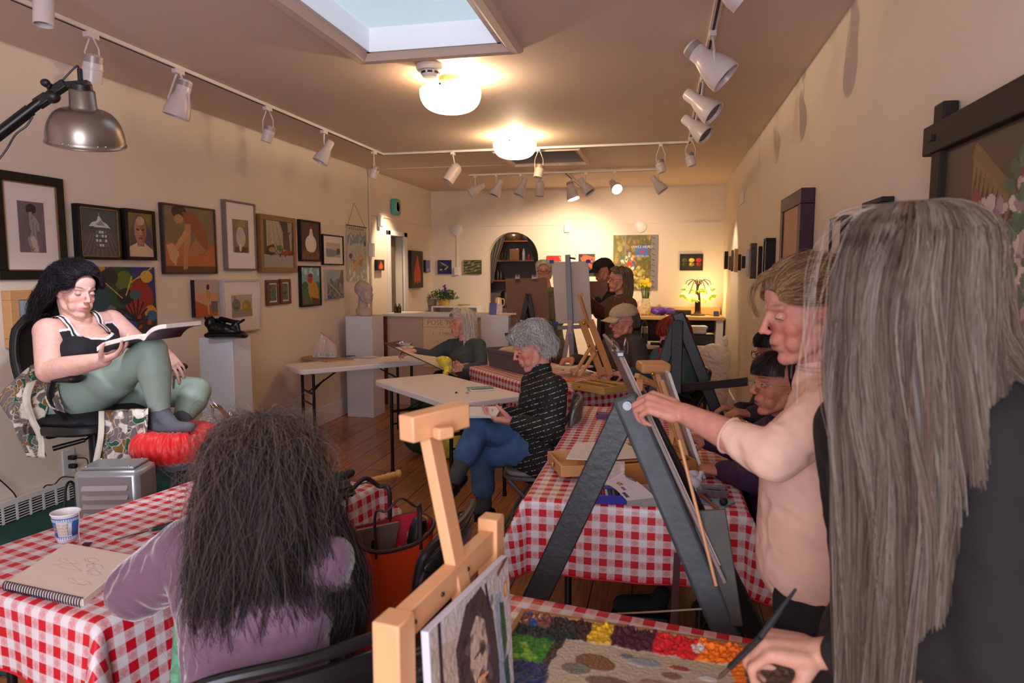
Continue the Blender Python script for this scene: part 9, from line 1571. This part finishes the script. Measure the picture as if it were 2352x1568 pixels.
pc.poly([(.78,.86),(.86,.86),(.92,.5),(.86,.2),(.8,.3)],(150,160,180)); pc.poly([(.84,.80),(.90,.78),(.93,.56),(.88,.46),(.85,.6)],(52,92,56)); pc.poly([(.86,.46),(.93,.48),(.96,.24),(.90,.22)],(56,84,80)); pc.line([(.66,.96),(.70,.82)],.014,(46,40,70)); pc.line([(.84,.96),(.97,1.0)],.018,(120,86,56)); pc.ell(.94,.84,.03,.05,(216,130,60)); pc.ell(.94,.84,.014,.03,(226,190,160)); pc.dabs(40,[(30,22,30),(70,54,60),(110,96,104),(60,50,66)],.28,.02,.76,.9,.035,5,.7); pc.dabs(14,[(200,170,160),(150,110,120)],.4,.1,.66,.8,.02,7,.6); pc.line([(.82,.1),(.96,.0)],.02,(80,60,120)); pc.ell(.95,.1,.03,.03,(200,120,60))
me=pc.mesh((0,0,0),(1,0,0),(0,1,0)); co=getco(me); lum=wob(co*np.array([1,1,1]),60,3); w3=TLp+co[:,0:1]*hx+(1-co[:,1:2])*dn*Hh+nn*(.0006+.0007*np.clip(lum,0,1))[:,None]; setco(me,w3); link('painting',me,mat('wet_oil_paint',attr=True,rough=.3,bump=.35,bscale=120),t,True,ang=180)
# palette box
c0_=at(1198,1396,'z',.80); c1_=at(1790,1488,'z',.80); dX=_n(c1_-c0_); dY=np.array([-dX[1],dX[0],0.]); LX=.60; WX=.33; t=thing('paint_palette',c0_,'wooden palette box crusted with thick oil paint in the foreground','palette'); O=c0_-dY*WX; O[2]=.756; tray(O,dX,dY,LX,WX,.044,mat('palette_wood',S(150,104,62),rough=.5,var=.2,scale=10),t,tap=0,th=.012)
res=.0030; nx=int((LX-.024)/res); ny=int((WX-.024)/res); U,V=np.meshgrid(np.linspace(0,1,nx),np.linspace(0,1,ny)); pts=np.stack([U.ravel()*LX,V.ravel()*WX,np.zeros(U.size)],-1); X=U*LX; Y=(1-V)*WX  # Y: distance from the far edge
col=np.zeros((ny,nx,3)); col[:]=S(86,64,56); nz=lambda k,s: wob(pts,k,s,8).reshape(ny,nx); n1=nz(60,1); n2=nz(140,2); n3=nz(400,3); ht=.0025+.0012*n2+.001*n3
zones=[(.00,.07,(120,70,60)),(.07,.125,(52,40,36)),(.125,.165,(60,36,30)),(.165,.215,(206,158,34)),(.215,.31,(66,22,38)),(.31,.405,(204,26,36)),(.405,.50,(238,112,20)),(.50,.6,(100,80,66))]
for a,b_,c in zones: m=(X+.012*n1>=a)&(X+.012*n1<b_); col[m]=S(*c)
m=(X<.06)&(n1>.2); col[m]=S(40,80,140); m=(X<.10)&(n2>.6); col[m]=S(200,150,90)
m=(X<.095+.03*n1*.4)&(Y>.085); col[m]=S(40,120,30); m=(X<.085)&(Y>.12)&(n1>.1); col[m]=S(120,170,40); m=(X<.12)&(Y>.19); col[m]=S(30,44,90); m=(X<.14)&(Y>.05)&(Y<.085+.01*n1); col[m]=S(24,34,34)
rj=RNG.uniform(-1,1,(ny,nx)); rj=(rj+np.roll(rj,1,0)+np.roll(rj,1,1))/2; n2=n2*.6+rj*.5; ht+=.0012*rj; spk=(n3>.75)&(rj>.1); col[spk]=col[spk]*1.5+np.array([.08,.06,.06]); col*=(1+.35*n2[...,None]*.6); ht+=.006*np.clip(1-Y/.09,0,1)*(1+n2)
mix=(X>.115+.05*np.clip(.12-Y,0,1)*6*0+.01*n1-.0)&(Y>.075+.012*n1*.6)&(X<.47+.2*(Y-.08)); col[mix]=S(176,158,134); ht[mix]=.0025+.0003*n2[mix]
for (x,y,rx,ry,c) in[(.20,.15,.045,.030,(120,76,52)),(.165,.19,.03,.02,(110,104,92)),(.30,.12,.035,.016,(140,140,138)),(.26,.11,.014,.010,(110,110,116)),(.37,.12,.022,.009,(150,60,44)),(.36,.155,.02,.012,(124,92,70)),(.40,.20,.03,.02,(176,120,50)),(.33,.20,.04,.02,(150,120,100)),(.43,.14,.018,.01,(196,190,186)),(.24,.22,.05,.02,(110,84,70))]:
    q=((X-x)/rx)**2+((Y-y)/ry)**2+.5*n1<1; q&=mix; col[q]=S(*c); ht[q]+=.001
m=(X>.40)&(X<.50)&(Y>.07)&(Y<.10+.02*n1)&~mix; col[m]=S(244,120,24); m=(np.hypot(X-.405,Y-.035)<.016+.005*n1); col[m]=S(226,200,190)
v=(O+[0,0,.030])+(X.ravel()[:,None]*(LX-.024)/LX+.012)*dX+((WX-Y.ravel())[:,None]*(WX-.024)/WX+.012)*dY; v[:,2]+=ht.ravel()*1.6; i=np.arange(nx-1)[None,:]+np.arange(ny-1)[:,None]*nx; f=np.stack([i,i+1,i+nx+1,i+nx],-1).reshape(-1,4); me=fastmesh('paint',v,f); a_=me.color_attributes.new('Col','FLOAT_COLOR','POINT'); cc=np.ones((nx*ny,4)); cc[:,:3]=np.clip(col.reshape(-1,3),0,1); a_.data.foreach_set('color',cc.ravel()); tag(link('paint_layer',me,MATS['wet_oil_paint'],t,True,ang=180),'thick ridges of many coloured oil paint')
g=random.Random(4)
for k in range(7):
    p=at(935+g.uniform(-12,45),1500+k*9,'z',.765); d=_n(np.array([.6,.8+g.uniform(-.3,.3),0])); tt=thing('paint_tube',p,['rumpled dark paint tube nearest the easel leg','second paint tube lying left of the canvas','third paint tube lying left of the canvas','fourth paint tube lying left of the canvas','fifth paint tube lying left of the canvas','sixth paint tube lying left of the canvas','paint tube lying nearest the camera left of the canvas'][k],'paint tube','paint tubes left of the canvas'); MB().tube([p,p+d*.03,p+d*.085],[.010,.010,.007],10,flat=(1,.5)).build('body',mat('tube_%d'%(k%4),S(*[(52,48,50),(90,60,50),(44,60,60),(120,110,104)][k%4]),rough=.35,metal=.5),tt); MB().cyl(p,p-d*.014,.006).build('cap',BLACK,tt)
# things under the tables
t=thing('black_trainer',at(1470,1395,'z',0),'black trainer shoe on the floor under the near gingham table','shoe'); p=at(1470,1392,'z',.05); mb=MB(); mb.cap(p+[-.08,0,0],p+[.08,.02,.01],.045,.045); mb.cap(p+[.08,.02,.01],p+[.10,.02,.06],.045,.038); o=cloth('upper',mb,fab('black_mesh',(20,20,22)),t,.008,3,.001); MB().prism([(-.14,-.045),(.13,-.045),(.14,.045),(-.12,.045)],p-[0,0,.048],(1,0,0),(0,1,0),(0,0,.022)).build('sole',BLACK,t,bevel=.008)
one('leather_strap',MB().bar(P(1556,1270,2.2),np.array([P(1540,1420,2.2)[0],P(1540,1420,2.2)[1],.02]),.022,.006),mat('maroon_strap',S(76,30,36),rough=.5),'maroon strap hanging down under the near gingham table','strap')
# ================================================================ light
def area(name,loc,rot,sx,sy,power,col,portal=False,spread=None):
    l=bpy.data.lights.new(name,'AREA'); l.shape='RECTANGLE'; l.size=sx; l.size_y=sy; l.energy=power; l.color=col
    if spread: l.spread=spread
    o=bpy.data.objects.new(name,l); o.location=loc; o.rotation_euler=rot; C.objects.link(o)
    if portal: l.cycles.is_portal=True
    return o
def pt(name,loc,power,col,r=.05):
    l=bpy.data.lights.new(name,'POINT'); l.energy=power; l.color=col; l.shadow_soft_size=r; o=bpy.data.objects.new(name,l); o.location=loc; C.objects.link(o); return o
def sp(name,loc,tgt,power,col,ang=60,blend=.6,r=.04):
    l=bpy.data.lights.new(name,'SPOT'); l.energy=power; l.color=col; l.spot_size=math.radians(ang); l.spot_blend=blend; l.shadow_soft_size=r
    o=bpy.data.objects.new(name,l); o.location=loc; d=Vector([float(a) for a in tgt])-Vector([float(a) for a in loc]); o.rotation_euler=d.to_track_quat('-Z','Y').to_euler(); C.objects.link(o); return o
WARM=(1.,.75,.50); DAY=(.80,.88,1.)
area('street_window_daylight',(-.3,YF-.02,1.6),(math.radians(90),0,math.radians(36)),1.7,1.6,98,(.86,.86,1.))
area('skylight_daylight',((SX0+SX1)/2,(SY0+SY1)/2,ZC+.4),(0,0,0),.9,1.2,2.6,DAY)
pt('bowl_bulb_near',(-1.33+.07,4.25-.02,zr1+.035),34,WARM,.03); pt('bowl_bulb_far',(-1.325,6.15,zr2+.04),120,WARM,.04)
sp('back_track_spot',(-.62,8.2,2.55),(-.4,9.9,1.4),180,WARM,95,.8)
sp('slanting_track_spot',(-1.0,8.7,2.5),(-1.6,10,1.4),130,WARM,100,.8)
pt('table_lamp_bulbs',(.52,9.62,1.33),13,(1.,.66,.30),.12)
sp('left_track_wall_wash',(-3.0,8.05,2.55),(XL,8.25,1.6),60,WARM,75,.7)
sp('right_track_wall_wash',(.3,8.35,2.5),(XR,8.45,1.5),40,WARM,60,.7)
pt('alcove_bulb',(AXc-.1,YB+.5,2.35),7,WARM,.06)
sp('model_clamp_lamp',MODEL_LAMP[0],MODEL_LAMP[1],30,(.93,.92,1.),100,.35,.05)
w=bpy.data.worlds.new('world'); bpy.context.scene.world=w; w.use_nodes=True; bg=w.node_tree.nodes['Background']; bg.inputs[0].default_value=(*S(186,207,222),1); bg.inputs[1].default_value=.95
sc=bpy.context.scene; vs=sc.view_settings; vs.view_transform='Standard'; vs.look='None'; vs.gamma=1; vs.exposure=0.34; vs.use_curve_mapping=False
for o in bpy.data.objects:
    if '_o' in o: del o['_o']
cam.dof.use_dof=True; cam.dof.focus_distance=3.8; cam.dof.aperture_fstop=5.0
